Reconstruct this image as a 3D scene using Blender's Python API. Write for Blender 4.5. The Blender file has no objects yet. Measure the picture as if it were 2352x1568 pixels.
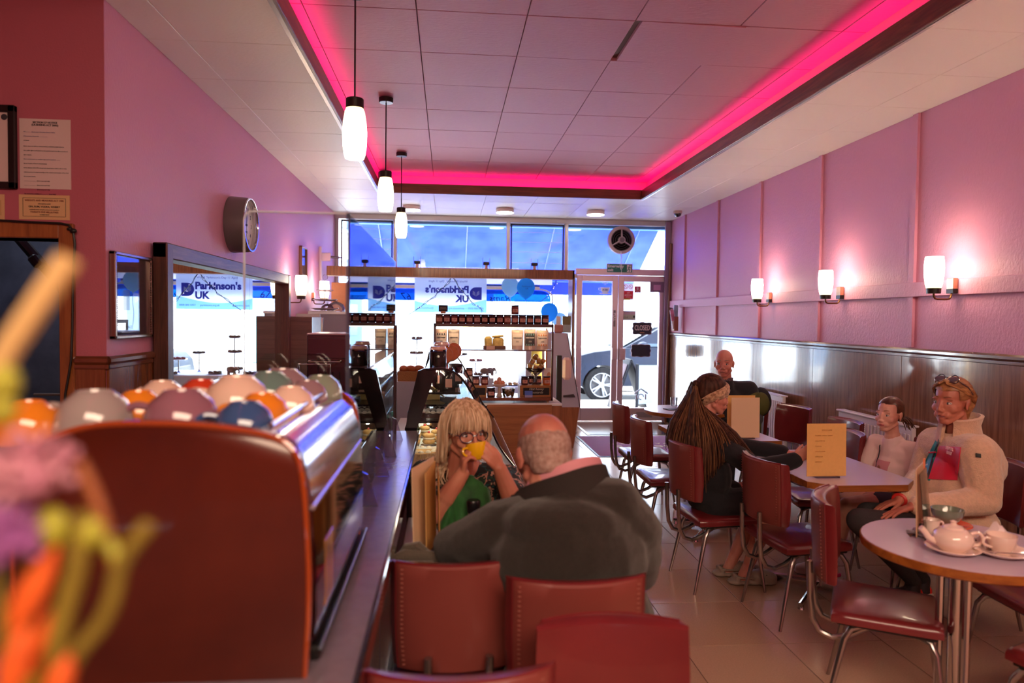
import bpy, bmesh, math, random
from mathutils import Vector as V, Matrix, Euler
random.seed(7)
SC = bpy.context.scene
COL = SC.collection
PI = math.pi
# ---------------------------------------------------------------- camera
FPX, YAW, PITCH, ROLL, CAMZ = 1603.5, .09153, .0328, .01137, 1.5
_f = V((math.sin(YAW)*math.cos(PITCH), math.cos(YAW)*math.cos(PITCH), -math.sin(PITCH)))
_r = V((math.cos(YAW), -math.sin(YAW), 0)); _u = _r.cross(_f)
CR = _r*math.cos(ROLL)+_u*math.sin(ROLL); CU = -_r*math.sin(ROLL)+_u*math.cos(ROLL)
cam = bpy.data.cameras.new('camera'); camo = bpy.data.objects.new('camera', cam); COL.objects.link(camo)
cam.sensor_width = 36; cam.lens = FPX*36/2352; cam.clip_start = .05
m = Matrix((CR, CU, -_f)).transposed().to_4x4(); m.translation = V((0, 0, CAMZ)); camo.matrix_world = m
cam.dof.use_dof = True; cam.dof.focus_distance = 4.9; cam.dof.aperture_fstop = 2.0
SC.camera = camo
SC.view_settings.view_transform = 'Standard'; SC.view_settings.look = 'None'
SC.view_settings.exposure = 1.5; SC.view_settings.gamma = 1.0; SC.view_settings.use_curve_mapping = False
SC.cycles.use_denoising = True
SC.cycles.max_bounces = 10; SC.cycles.transparent_max_bounces = 24; SC.cycles.transmission_bounces = 8
SC.cycles.caustics_reflective = False; SC.cycles.caustics_refractive = False
SC.cycles.sample_clamp_indirect = 4.0
# ---------------------------------------------------------------- sky, sun, big lights
world = bpy.data.worlds.new('sky'); SC.world = world; world.use_nodes = True
bg = world.node_tree.nodes['Background']; bg.inputs[0].default_value = (.84, .92, 1.0, 1); bg.inputs[1].default_value = 9.0
def light(name, kind, loc, energy, color, **k):
    l = bpy.data.lights.new(name, kind); l.energy = energy; l.color = color
    for a, b in k.items():
        if a not in ('rot', 'dir'): setattr(l, a, b)
    o = bpy.data.objects.new(name, l); o.location = loc; COL.objects.link(o)
    if 'dir' in k: o.rotation_euler = V(k['dir']).to_track_quat('-Z', 'Y').to_euler()
    return o
light('sun', 'SUN', (0, 14, 9), 9.0, (1, .95, .86), angle=.01, dir=(.25, -.3, -.92))
# portal that guides sky light through the shopfront
_p = light('window_portal', 'AREA', (.8, 10.16, 1.7), 1, (1, 1, 1), shape='RECTANGLE', size=4.9, size_y=2.6, dir=(0, -1, 0)); _p.data.cycles.is_portal = True
# added warm fill light, out of view behind the camera
light('rear_warm_fill', 'AREA', (.6, -1.2, 2.85), 62, (1, .70, .50), shape='RECTANGLE', size=3.0, size_y=1.2, dir=(0, .25, -1))

# ---------------------------------------------------------------- helpers
def at(px, py, y):
    d = _ray(px, py); t = y/d.y; return V((d.x*t, y, CAMZ+d.z*t))
def _ray(px, py):
    return CR*((px-1176)/FPX)-CU*((py-784)/FPX)+_f
def atz(px, py, z):
    d = _ray(px, py); t = (z-CAMZ)/d.z; return V((d.x*t, d.y*t, z))
def atx(px, py, x):
    d = _ray(px, py); t = x/d.x; return V((x, d.y*t, CAMZ+d.z*t))
def lin(c):
    return tuple(((v/255)/12.92 if v <= 10 else ((v/255+.055)/1.055)**2.4) for v in c)
MATS = {}
CH = {}
def mat(name, rgb, rough=.5, metal=0, emit=0, ecol=None, noise=0, nscale=40, bump=0, bscale=150, coat=0, alpha=1, spec=.5, sheen=0, trans=0, stretch=(1, 1, 1), detail=4, rgb2=None, sub=0):
    if name in MATS: return MATS[name]
    mt = bpy.data.materials.new(name); mt.use_nodes = True; nt = mt.node_tree; N = nt.nodes; L = nt.links
    p = N['Principled BSDF']; c = lin(rgb)+(1,)
    p.inputs['Base Color'].default_value = c; p.inputs['Roughness'].default_value = rough; p.inputs['Metallic'].default_value = metal
    p.inputs['Specular IOR Level'].default_value = spec
    p.inputs['Coat Weight'].default_value = coat; p.inputs['Coat Roughness'].default_value = .06
    p.inputs['Sheen Weight'].default_value = sheen; p.inputs['Transmission Weight'].default_value = trans
    if sub: p.inputs['Subsurface Weight'].default_value = sub; p.inputs['Subsurface Radius'].default_value = (.02, .008, .005)
    if emit:
        p.inputs['Emission Color'].default_value = lin(ecol or rgb)+(1,); p.inputs['Emission Strength'].default_value = emit
    if noise or bump or rgb2:
        tc = N.new('ShaderNodeTexCoord'); mp = N.new('ShaderNodeMapping'); mp.inputs['Scale'].default_value = stretch
        L.new(tc.outputs['Object'], mp.inputs[0])
        if noise or rgb2:
            t = N.new('ShaderNodeTexNoise'); t.inputs['Scale'].default_value = nscale; t.inputs['Detail'].default_value = detail
            L.new(mp.outputs[0], t.inputs['Vector'])
            r = N.new('ShaderNodeValToRGB'); r.color_ramp.elements[0].position = .35; r.color_ramp.elements[1].position = .65
            c2 = lin(rgb2)+(1,) if rgb2 else tuple(v*(1-noise) for v in c[:3])+(1,)
            r.color_ramp.elements[0].color = c2; r.color_ramp.elements[1].color = c
            L.new(t.outputs['Fac'], r.inputs[0]); L.new(r.outputs[0], p.inputs['Base Color'])
        if bump:
            t = N.new('ShaderNodeTexNoise'); t.inputs['Scale'].default_value = bscale; t.inputs['Detail'].default_value = 3
            L.new(mp.outputs[0], t.inputs['Vector'])
            b = N.new('ShaderNodeBump'); b.inputs['Strength'].default_value = bump; b.inputs['Distance'].default_value = .01
            L.new(t.outputs['Fac'], b.inputs['Height']); L.new(b.outputs[0], p.inputs['Normal'])
    MATS[name] = mt; return mt
def wood(name, c1, c2, axis='z', scale=1.0, rough=.4, coat=0, bump=.05):
    if name in MATS: return MATS[name]
    mt = mat(name, c1, rough, coat=coat); nt = mt.node_tree; N = nt.nodes; L = nt.links; p = N['Principled BSDF']
    tc = N.new('ShaderNodeTexCoord'); mp = N.new('ShaderNodeMapping')
    s = {'x': (1.2, 18, 18), 'y': (18, 1.2, 18), 'z': (18, 18, 1.2)}[axis]
    mp.inputs['Scale'].default_value = tuple(v*scale for v in s)
    L.new(tc.outputs['Object'], mp.inputs[0])
    t = N.new('ShaderNodeTexNoise'); t.inputs['Scale'].default_value = 1.6; t.inputs['Detail'].default_value = 9; t.inputs['Roughness'].default_value = .68; t.inputs['Distortion'].default_value = .8
    L.new(mp.outputs[0], t.inputs['Vector'])
    r = N.new('ShaderNodeValToRGB'); r.color_ramp.elements[0].position = .36; r.color_ramp.elements[1].position = .64
    r.color_ramp.elements[0].color = lin(c2)+(1,); r.color_ramp.elements[1].color = lin(c1)+(1,)
    L.new(t.outputs['Fac'], r.inputs[0]); L.new(r.outputs[0], p.inputs['Base Color'])
    b = N.new('ShaderNodeBump'); b.inputs['Strength'].default_value = bump; b.inputs['Distance'].default_value = .004
    L.new(t.outputs['Fac'], b.inputs['Height']); L.new(b.outputs[0], p.inputs['Normal'])
    return mt
def glass(name, tint=(255, 255, 255), refl=.9, haze=0, rough=0.0, ior=1.5):
    """thin clear sheet: passes light straight through and reflects by Fresnel"""
    if name in MATS: return MATS[name]
    mt = bpy.data.materials.new(name); mt.use_nodes = True; nt = mt.node_tree; N = nt.nodes; L = nt.links
    for n in list(N): N.remove(n)
    o = N.new('ShaderNodeOutputMaterial'); tr = N.new('ShaderNodeBsdfTransparent'); gl = N.new('ShaderNodeBsdfGlossy'); mx = N.new('ShaderNodeMixShader'); fr = N.new('ShaderNodeFresnel'); mu = N.new('ShaderNodeMath')
    tr.inputs[0].default_value = lin(tint)+(1,); gl.inputs['Roughness'].default_value = rough; fr.inputs['IOR'].default_value = ior
    mu.operation = 'MULTIPLY'; mu.inputs[1].default_value = refl; L.new(fr.outputs[0], mu.inputs[0]); L.new(mu.outputs[0], mx.inputs[0])
    src = tr
    if haze:
        df = N.new('ShaderNodeBsdfTranslucent'); df.inputs[0].default_value = lin(tint)+(1,)
        m2 = N.new('ShaderNodeMixShader'); m2.inputs[0].default_value = haze; L.new(tr.outputs[0], m2.inputs[1]); L.new(df.outputs[0], m2.inputs[2]); src = m2
    L.new(src.outputs[0], mx.inputs[1]); L.new(gl.outputs[0], mx.inputs[2]); L.new(mx.outputs[0], o.inputs[0])
    MATS[name] = mt; return mt
def cloth_light(name, rgb, mixf=.55, alpha=0, spots=None):
    """thin fabric or paper that lets light through"""
    if name in MATS: return MATS[name]
    mt = bpy.data.materials.new(name); mt.use_nodes = True; nt = mt.node_tree; N = nt.nodes; L = nt.links
    for n in list(N): N.remove(n)
    o = N.new('ShaderNodeOutputMaterial'); d = N.new('ShaderNodeBsdfDiffuse'); t = N.new('ShaderNodeBsdfTranslucent'); mx = N.new('ShaderNodeMixShader')
    d.inputs[0].default_value = t.inputs[0].default_value = lin(rgb)+(1,); mx.inputs[0].default_value = mixf
    if spots:
        tc = N.new('ShaderNodeTexCoord'); n = N.new('ShaderNodeTexNoise'); n.inputs['Scale'].default_value = 3; n.inputs['Detail'].default_value = 6
        r = N.new('ShaderNodeValToRGB'); r.color_ramp.elements[0].position = .3; r.color_ramp.elements[1].position = .6
        r.color_ramp.elements[0].color = lin(spots)+(1,); r.color_ramp.elements[1].color = lin(rgb)+(1,)
        L.new(tc.outputs['Object'], n.inputs['Vector']); L.new(n.outputs['Fac'], r.inputs[0]); L.new(r.outputs[0], d.inputs[0]); L.new(r.outputs[0], t.inputs[0])
    L.new(d.outputs[0], mx.inputs[1]); L.new(t.outputs[0], mx.inputs[2]); last = mx
    if alpha:
        tr = N.new('ShaderNodeBsdfTransparent'); m2 = N.new('ShaderNodeMixShader'); m2.inputs[0].default_value = alpha
        L.new(mx.outputs[0], m2.inputs[1]); L.new(tr.outputs[0], m2.inputs[2]); last = m2
    L.new(last.outputs[0], o.inputs[0]); MATS[name] = mt; return mt
def basis(z):
    z = V(z).normalized(); a = V((1, 0, 0)) if abs(z.x) < .9 else V((0, 1, 0))
    x = a.cross(z).normalized(); return x, z.cross(x), z
class B:
    """collects simple shapes into one mesh"""
    def __init__(s): s.v = []; s.f = []; s.mi = []; s.cur = 0
    def add(s, vs, fs):
        n = len(s.v); s.v += [tuple(v) for v in vs]; s.f += [tuple(i+n for i in f) for f in fs]; s.mi += [s.cur]*len(fs); return s
    def box(s, c, d, rot=None, bev=0):
        c = V(c); x, y, z = d[0]/2, d[1]/2, d[2]/2
        R = rot if isinstance(rot, Matrix) else (Euler(rot).to_matrix() if rot else None)
        if bev:
            bev = min(bev, x*.95, y*.95, z*.95)
            vs = []; idx = {}
            for sx in (-1, 1):
                for sy in (-1, 1):
                    for sz in (-1, 1):
                        for k in range(3):
                            p = [sx*(x-bev), sy*(y-bev), sz*(z-bev)]; p[k] = (sx*x, sy*y, sz*z)[k]
                            idx[sx, sy, sz, k] = len(vs); vs.append(V(p))
            I = lambda sx, sy, sz, k: idx[sx, sy, sz, k]
            fs = []
            for g in (-1, 1):
                fs.append([I(g, -1, -1, 0), I(g, 1, -1, 0), I(g, 1, 1, 0), I(g, -1, 1, 0)][::g])
                fs.append([I(-1, g, -1, 1), I(-1, g, 1, 1), I(1, g, 1, 1), I(1, g, -1, 1)][::g])
                fs.append([I(-1, -1, g, 2), I(1, -1, g, 2), I(1, 1, g, 2), I(-1, 1, g, 2)][::g])
            for a in (-1, 1):
                for b in (-1, 1):
                    fs.append([I(a, b, -1, 0), I(a, b, -1, 1), I(a, b, 1, 1), I(a, b, 1, 0)][::a*b])
                    fs.append([I(a, -1, b, 0), I(a, 1, b, 0), I(a, 1, b, 2), I(a, -1, b, 2)][::a*b])
                    fs.append([I(-1, a, b, 1), I(-1, a, b, 2), I(1, a, b, 2), I(1, a, b, 1)][::a*b])
                    for e in (-1, 1): fs.append([I(a, b, e, 0), I(a, b, e, 1), I(a, b, e, 2)][::a*b*e])
        else:
            vs = [V((a, b, e)) for a in (-x, x) for b in (-y, y) for e in (-z, z)]
            fs = [(0, 1, 3, 2), (4, 6, 7, 5), (0, 4, 5, 1), (2, 3, 7, 6), (0, 2, 6, 4), (1, 5, 7, 3)]
        if R: vs = [R @ v for v in vs]
        return s.add([c+v for v in vs], fs)
    def span(s, a, b, bev=0):
        a, b = V(a), V(b); return s.box((a+b)/2, [abs(q) for q in (b-a)], None, bev)
    def tube(s, pts, r, n=10, cap=True, flat=1.0):
        pts = [V(p) for p in pts]; k = len(pts); rr = r if isinstance(r, (list, tuple)) else [r]*k
        vs = []; fs = []; x = None
        for i, p in enumerate(pts):
            d = (pts[min(i+1, k-1)]-pts[max(i-1, 0)]).normalized()
            if x is None: x, y, _ = basis(d)
            else:
                x = (x-d*x.dot(d)); x = x.normalized() if x.length > 1e-6 else basis(d)[0]; y = d.cross(x)
            for j in range(n):
                a = 2*PI*j/n; vs.append(p+x*(rr[i]*math.cos(a))+y*(rr[i]*flat*math.sin(a)))
        for i in range(k-1):
            for j in range(n): fs.append((i*n+j, i*n+(j+1) % n, (i+1)*n+(j+1) % n, (i+1)*n+j))
        if cap: fs.append(tuple(range(n))[::-1]); fs.append(tuple((k-1)*n+j for j in range(n)))
        return s.add(vs, fs)
    def cyl(s, a, b, r, r2=None, n=16): return s.tube([a, b], [r, r if r2 is None else r2], n)
    def lathe(s, c, prof, n=20, axis=(0, 0, 1), cap=True, sx=1.0):
        c = V(c); x, y, z = basis(axis) if tuple(axis) != (0, 0, 1) else (V((1, 0, 0)), V((0, 1, 0)), V((0, 0, 1)))
        vs = []; fs = []; k = len(prof)
        for r, h in prof:
            for j in range(n):
                a = 2*PI*j/n; vs.append(c+x*(r*sx*math.cos(a))+y*(r*math.sin(a))+z*h)
        for i in range(k-1):
            for j in range(n): fs.append((i*n+j, i*n+(j+1) % n, (i+1)*n+(j+1) % n, (i+1)*n+j))
        if cap:
            if prof[0][0] > 1e-5: fs.append(tuple(range(n))[::-1])
            if prof[-1][0] > 1e-5: fs.append(tuple((k-1)*n+j for j in range(n)))
        return s.add(vs, fs)
    def ell(s, c, r, rot=None, nu=14, nv=9):
        c = V(c); r = (r, r, r) if not isinstance(r, (tuple, list)) else r
        R = rot if isinstance(rot, Matrix) else (Euler(rot).to_matrix() if rot else Matrix.Identity(3))
        vs = [c+R @ V((0, 0, -r[2]))]; fs = []
        for i in range(1, nv):
            t = PI*i/nv-PI/2
            for j in range(nu):
                a = 2*PI*j/nu; vs.append(c+R @ V((r[0]*math.cos(t)*math.cos(a), r[1]*math.cos(t)*math.sin(a), r[2]*math.sin(t))))
        vs.append(c+R @ V((0, 0, r[2])))
        for j in range(nu): fs.append((0, 1+(j+1) % nu, 1+j)); fs.append((len(vs)-1, len(vs)-1-nu+j, len(vs)-1-nu+(j+1) % nu))
        for i in range(nv-2):
            for j in range(nu): fs.append((1+i*nu+j, 1+i*nu+(j+1) % nu, 1+(i+1)*nu+(j+1) % nu, 1+(i+1)*nu+j))
        return s.add(vs, fs)
    def cap(s, a, b, r1, r2=None, n=12):
        a, b = V(a), V(b); r2 = r1 if r2 is None else r2; x, y, z = basis(b-a); L = (b-a).length
        prof = [(r1*math.cos(t), -r1*math.sin(t)) for t in [PI/2*.999-i*PI/8*.999 for i in range(4)]]+[(r1, 0), (r2, L)]+[(r2*math.cos(t), L+r2*math.sin(t)) for t in [PI/8*(i+1)*.999 for i in range(4)]]
        return s.lathe(a, prof, n, z)
    def prism(s, poly, z0, z1, M=None):
        n = len(poly); vs = [V((p[0], p[1], z0)) for p in poly]+[V((p[0], p[1], z1)) for p in poly]
        if M is not None: vs = [M @ v for v in vs]
        return s.add(vs, [tuple(range(n))[::-1], tuple(range(n, 2*n))]+[(i, (i+1) % n, n+(i+1) % n, n+i) for i in range(n)])
    def sheet(s, rows, thick=0):
        """grid of points; thick gives it a back face along its normals"""
        nr, nc = len(rows), len(rows[0]); P = [[V(p) for p in r] for r in rows]; vs = [p for r in P for p in r]; fs = []
        for i in range(nr-1):
            for j in range(nc-1): fs.append((i*nc+j, i*nc+j+1, (i+1)*nc+j+1, (i+1)*nc+j))
        if thick:
            nn = []
            for i in range(nr):
                for j in range(nc):
                    a = P[min(i+1, nr-1)][j]-P[max(i-1, 0)][j]; b = P[i][min(j+1, nc-1)]-P[i][max(j-1, 0)]
                    n = b.cross(a); nn.append(n.normalized() if n.length > 1e-9 else V((0, 0, 1)))
            k = len(vs); vs += [v-n*thick for v, n in zip(vs, nn)]
            fs += [tuple(i+k for i in f[::-1]) for f in fs]
            ring = [j for j in range(nc)]+[i*nc+nc-1 for i in range(1, nr)]+[(nr-1)*nc+j for j in range(nc-2, -1, -1)]+[i*nc for i in range(nr-2, 0, -1)]
            for a, b in zip(ring, ring[1:]+ring[:1]): fs.append((b, a, a+k, b+k))
        return s.add(vs, fs)
    def mesh(s, name, mats, smooth=35):
        me = bpy.data.meshes.new(name); me.from_pydata(s.v, [], s.f); me.validate()
        for mm in (mats if isinstance(mats, (list, tuple)) else [mats]): me.materials.append(mm)
        if any(s.mi) and len(me.polygons) == len(s.mi): me.polygons.foreach_set('material_index', s.mi)
        bm = bmesh.new(); bm.from_mesh(me); bmesh.ops.recalc_face_normals(bm, faces=bm.faces); bm.to_mesh(me); bm.free()
        if smooth:
            me.polygons.foreach_set('use_smooth', [True]*len(me.polygons)); me.set_sharp_from_angle(angle=math.radians(smooth))
        return me
    def out(s, name, mats, parent=None, smooth=35, **k):
        o = bpy.data.objects.new(name, s.mesh(name, mats, smooth)); COL.objects.link(o)
        if parent: o.parent = parent; CH.setdefault(parent.name, []).append(o)
        for a, b in k.items(): o[a] = b
        return o
def thing(name, label, cat, loc=(0, 0, 0), rotz=0, group=None):
    o = bpy.data.objects.new(name, None); COL.objects.link(o); o.empty_display_size = .05
    o.location = loc; o.rotation_euler = (0, 0, rotz); o['label'] = label; o['category'] = cat
    if group: o['group'] = group
    return o
def tag(o, label, cat, group=None):
    o['label'] = label; o['category'] = cat
    if group: o['group'] = group
    return o
def struct(name, b, m, parent=None, smooth=35):
    o = b.out(name, m, parent, smooth)
    if not parent: o['kind'] = 'structure'
    return o
def dup(root, loc, rotz=None, label=None, group=None, scale=None):
    def cp(o, par):
        c = o.copy(); COL.objects.link(c)
        if par: c.parent = par
        for ch in list(CH.get(o.name, [])): cp(ch, c)
        return c
    r = cp(root, None); r.location = loc
    if rotz is not None: r.rotation_euler = (0, 0, rotz)
    if scale: r.scale = (scale,)*3 if not isinstance(scale, tuple) else scale
    if label: r['label'] = label
    if group: r['group'] = group
    return r
def text(body, size, m, parent=None, loc=(0, 0, 0), rot=(PI/2, 0, 0), align='CENTER', ext=.0006, bold=0, sx=1.0, name='lettering', shear=0, space=1.0):
    c = bpy.data.curves.new(name, 'FONT'); c.body = body; c.size = size; c.align_x = align; c.align_y = 'CENTER'; c.extrude = ext; c.offset = bold; c.shear = shear; c.space_character = space
    c.resolution_u = 3
    c.materials.append(m); o = bpy.data.objects.new(name, c); COL.objects.link(o); o.location = loc; o.rotation_euler = rot; o.scale = (sx, 1, 1)
    if parent: o.parent = parent; CH.setdefault(parent.name, []).append(o)
    return o
# ================================================================ the setting
XL, XR, YW, ZL, ZU = -1.6, 3.25, 10.1, 2.955, 3.17      # side walls, shopfront, lower and upper ceiling
YB, XA, YA = -2.6, -3.3, 3.44                             # rear wall, far side of the alcove, alcove return wall
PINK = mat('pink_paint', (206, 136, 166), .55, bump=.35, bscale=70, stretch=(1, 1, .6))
PINK_DIM = mat('pink_paint_dim', (190, 104, 122), .6, bump=.12, bscale=120)  # same wall pink, with its dim warm light mixed into the colour
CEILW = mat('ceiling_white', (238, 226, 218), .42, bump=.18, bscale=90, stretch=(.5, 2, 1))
CEIL_PINKLIT = mat('ceiling_upper_pinklit', (192, 124, 146), .6, bump=.25, bscale=70, stretch=(.4, 2, 1))  # pink wash of the strip lights tinted into this ceiling colour
JOINT = mat('joint_brown', (120, 88, 84), .8)
TRIMW = wood('trim_wood', (120, 66, 44), (78, 38, 28), 'x', 1, .35)
TRIMWY = wood('trim_wood_y', (128, 76, 50), (84, 44, 30), 'y', 1, .35)
PANEL = wood('wall_panel_wood', (150, 104, 78), (112, 70, 52), 'z', 1.1, .16, coat=.7)
PANELD = wood('alcove_panel_wood', (142, 82, 46), (102, 54, 30), 'z', 1.0, .2, coat=.5)
DADO = wood('dado_wood', (128, 70, 44), (92, 46, 30), 'y', 1, .22, coat=.8)
ALU = mat('aluminium', (176, 168, 166), .32, .85, bump=.05, bscale=30)
ALUP = mat('door_aluminium', (205, 178, 186), .36, .55)
BLACK = mat('black_rubber', (18, 17, 18), .45)
CHROME = mat('chrome', (214, 212, 214), .14, 1.0)
PANE = glass('window_glass', (250, 253, 255), .8)
# floor: a slab with separate polished tiles
TILE = mat('floor_tile', (190, 158, 134), .2, spec=.35, noise=.13, nscale=160, bump=.02, bscale=14, detail=8)
fl = struct('floor', B().span((XA, YB, -.1), (XR, YW+.1, -.003)), mat('floor_joint', (96, 72, 62), .8))
T = .485
tl = B().box((0, 0, -.0015), (T-.004, T-.004, .003), None, .0008).mesh('floor_tile', TILE)
tl2 = B().box((0, 0, -.0015), (T-.004, T-.004, .003), None, .0008).mesh('floor_tile', mat('floor_tile_b', (184, 151, 127), .22, spec=.35, noise=.15, nscale=150, bump=.03, bscale=10, detail=8))
def piece(name, me, parent, loc):
    o = bpy.data.objects.new(name, me); COL.objects.link(o); o.parent = parent; CH.setdefault(parent.name, []).append(o); o.location = loc; return o
for i in range(-6, 5):
    for j in range(-7, 15):
        x, y = 1.085+T*(i+.5), 3.08+T*(j+.5)
        if x-T/2 > XR-.05: continue
        piece('floor_tile', tl if (i*7+j*3) % 5 else tl2, fl, (min(x, XR), y, 0))
# ceilings
CVX0, CVX1, CVY1 = -.90, 2.40, 8.42
cl = struct('ceiling', B().span((XA, YB, ZU+.03), (XR, YW+.1, ZU+.13)), JOINT)
U = .61
up = B().box((0, 0, ZU+.02), (U-.005, U-.005, .024), None, .002).mesh('ceiling_tile', CEIL_PINKLIT)
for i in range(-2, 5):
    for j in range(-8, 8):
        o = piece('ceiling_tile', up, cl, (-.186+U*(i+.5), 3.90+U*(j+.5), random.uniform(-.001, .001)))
        if (i, j) == (2, 0): o.rotation_euler = (0, .012, 0); o.location.z -= .003
def lowtile(x0, x1, y0, y1):
    b = B().span((x0+.0015, y0+.0015, ZL), (x1-.0015, y1-.0015, ZL+.02), .002); b.out('ceiling_tile', CEILW, lc)
lc = struct('ceiling_2', B().span((XL-.02, YB, ZL+.012), (CVX0-.0, YW, ZL+.05)).span((CVX1, YB, ZL+.012), (XR, YW, ZL+.05)).span((CVX0, CVY1, ZL+.012), (CVX1, YW, ZL+.05)).span((XA, YB, ZL+.012), (XL, YA, ZL+.05)), mat('ceiling_joint', (196, 170, 158), .8))
ys = [3.90+U*j for j in range(-8, 11)]
for y in ys:
    y1 = min(y+U, YW)
    if y1-y < .05: continue
    lowtile(XL, XL+.2, y, y1); lowtile(XL+.2, -.80, y, y1); lowtile(2.30, 2.86, y, y1); lowtile(2.86, XR, y, y1)
    if y < YA-.3: lowtile(XL-U*1, XL, y, min(y1, YA)); lowtile(XL-U*2, XL-U, y, min(y1, YA)); lowtile(XA, XL-U*2, y, min(y1, YA))
    if y > 7.9:
        for k in range(5):
            a, b2 = -.80+.62*k, -.80+.62*(k+1)
            y0 = max(y, 8.24)
            if y1-y0 > .05: lowtile(a, b2, y0, y1)
# cove: side faces, upstand boards, hidden pink strip lights
COVE = mat('cove_paint', (214, 150, 170), .6)
cw = struct('trim_1', B().span((CVX0-.02, YB, ZL+.05), (CVX0, CVY1, ZU+.03)).span((CVX1, YB, ZL+.05), (CVX1+.02, CVY1, ZU+.03)).span((CVX0, CVY1, ZL+.05), (CVX1, CVY1+.02, ZU+.03)), COVE)
struct('trim_2', B().span((-.815, YB, ZL-.012), (-.795, 8.26, ZL+.1), .003), TRIMWY)
struct('trim_3', B().span((2.295, YB, ZL-.012), (2.315, 8.26, ZL+.1), .003), TRIMWY)
struct('trim_4', B().span((-.795, 8.24, ZL-.012), (2.295, 8.26, ZL+.1), .003), TRIMW)
struct('trim_5', B().span((-.835, YB, ZL-.016), (-.812, 8.27, ZL-.004)).span((2.312, YB, ZL-.016), (2.33, 8.27, ZL-.004)), ALU)
LED = mat('pink_strip_light', (255, 30, 140), .5, emit=7, ecol=(255, 0, 140))
t = thing('strip_light', 'pink strip light hidden along the window end of the ceiling recess', 'strip light', (0, 0, ZL+.055), 0, None)
B().span((-.78, 8.31, 0), (2.28, 8.335, .012)).out('diffuser', LED, t)
t = thing('strip_light', 'pink strip light hidden behind the recess board above the counter side', 'strip light', (0, 0, ZL+.055))
B().span((-.868, YB, 0), (-.85, 8.28, .012)).out('diffuser', LED, t)
t = thing('strip_light', 'pink strip light hidden behind the recess board above the tables', 'strip light', (0, 0, ZL+.055))
B().span((2.345, YB, 0), (2.365, 8.28, .012)).out('diffuser', LED, t)
# right wall: plaster above, battens and rail, glossy wood below
wr = struct('wall_right', B().span((XR, YB, 0), (XR+.15, YW+.1, ZU+.1)), PINK)
for y in (-.27, .95, 2.17, 3.40, 4.634, 5.885, 7.07, 8.235, 9.42):
    B().span((XR-.022, y-.028, 1.78), (XR, y+.028, ZL), .002).out('batten', PINK, wr)
    B().span((XR-.022, y-.028, 1.33), (XR, y+.028, 1.685), .002).out('batten', PINK, wr)
B().span((XR-.03, YB, 1.683), (XR, YW-.05, 1.783), .003).out('rail', PINK, wr)
y = YB
for k in range(11):
    y1 = min(YB+1.22*(k+1), YW-.06); B().span((XR-.012, y+.0015, .1), (XR, y1-.0015, 1.29), .001).out('panel', PANEL, wr); y = y1
struct('trim_6', B().span((XR-.03, YB, 1.285), (XR, YW-.06, 1.325), .012).span((XR-.018, YB, 1.262), (XR, YW-.06, 1.287), .004), DADO)
struct('baseboard_right', B().span((XR-.02, YB, 0), (XR, YW-.06, .1), .004), mat('baseboard_grey', (70, 66, 72), .4))
# left wall
wl = struct('wall_left', B().span((XL-.15, YA+.004, 0), (XL, YW+.1, ZU+.1)), PINK)
y = YA
for k in range(6):
    y1 = min(y+1.22, YW); B().span((XL, y+.0015, 0), (XL+.012, y1-.0015, 1.25), .001).out('panel', PANELD, wl); y = y1
struct('trim_7', B().span((XL, YA-.03, 1.262), (XL+.03, 3.93, 1.302), .012).span((XL, YA-.02, 1.24), (XL+.018, 3.93, 1.264), .004), DADO)
struct('trim_12', B().span((XL, 6.9, 1.262), (XL+.03, YW-.06, 1.302), .012).span((XL, 6.9, 1.24), (XL+.018, YW-.06, 1.264), .004), DADO)
# alcove return wall with the dark doorway
DX, DZ = at(140, 700, YA).x, at(80, 546, YA-.02).z
wb = struct('wall_alcove', B().span((DX, YA, 0), (XL-.001, YA+.15, ZU+.1)).span((XA, YA, DZ), (DX, YA+.15, ZU+.1)).span((XA, YA, 0), (-2.82, YA+.15, DZ)), PINK_DIM)
B().span((DX+.06, YA-.012, 0), (XL-.0015, YA, 1.25), .001).out('panel', PANELD, wb)
struct('trim_8', B().span((DX+.06, YA-.03, 1.262), (XL+.03, YA, 1.302), .012).span((DX+.06, YA-.018, 1.24), (XL+.018, YA, 1.264), .004), wood('dado_wood_x', (128, 70, 44), (92, 46, 30), 'x', 1, .22, coat=.8))
DF = wood('door_frame_wood', (170, 104, 54), (128, 72, 36), 'z', 1, .3, coat=.4)
d1 = struct('door_1', B().span((DX, YA-.02, 0), (DX+.066, YA+.16, DZ+.07), .004).span((-2.9, YA-.02, DZ), (DX, YA+.16, DZ+.07), .004).span((-2.9, YA-.02, 0), (-2.83, YA+.16, DZ), .004), DF)
# dark store room behind the doorway
struct('wall_storeroom', B().span((XA, 5.2, 0), (XL-.15, 5.3, 2.6)).span((XA-.1, YA+.15, 0), (XA, 5.3, 2.6)).span((XA, YA+.15, 2.5), (XL-.15, 5.3, 2.6)), mat('store_paint', (92, 96, 112), .8, noise=.35, nscale=6))
light('store_room_fill', 'POINT', (-2.4, 4.4, 2.35), 5, (.8, .88, 1), shadow_soft_size=.06)  # added unseen fill light, lifts the otherwise black store room
t = thing('cupboard_door', 'dark brown wooden door standing open inside the dim doorway', 'door', (-2.36, YA+.35, 0))
B().box((-.2, 0, .97), (.5, .04, 1.86), None, .003).out('panel', wood('dark_door_wood', (74, 52, 40), (48, 32, 26), 'z', 1, .4), t)
B().ell((.02, -.035, 1.0), (.018, .02, .018)).out('knob', mat('old_brass', (110, 84, 46), .3, 1), t)
t = thing('door_closer', 'black diagonal stair rail seen through the dim doorway', 'handrail', (-2.0, YA+.6, 0))
B().tube([(-.42, 0, 2.02), (.12, .1, 1.3)], .028, 10).out('rail', BLACK, t)
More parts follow.
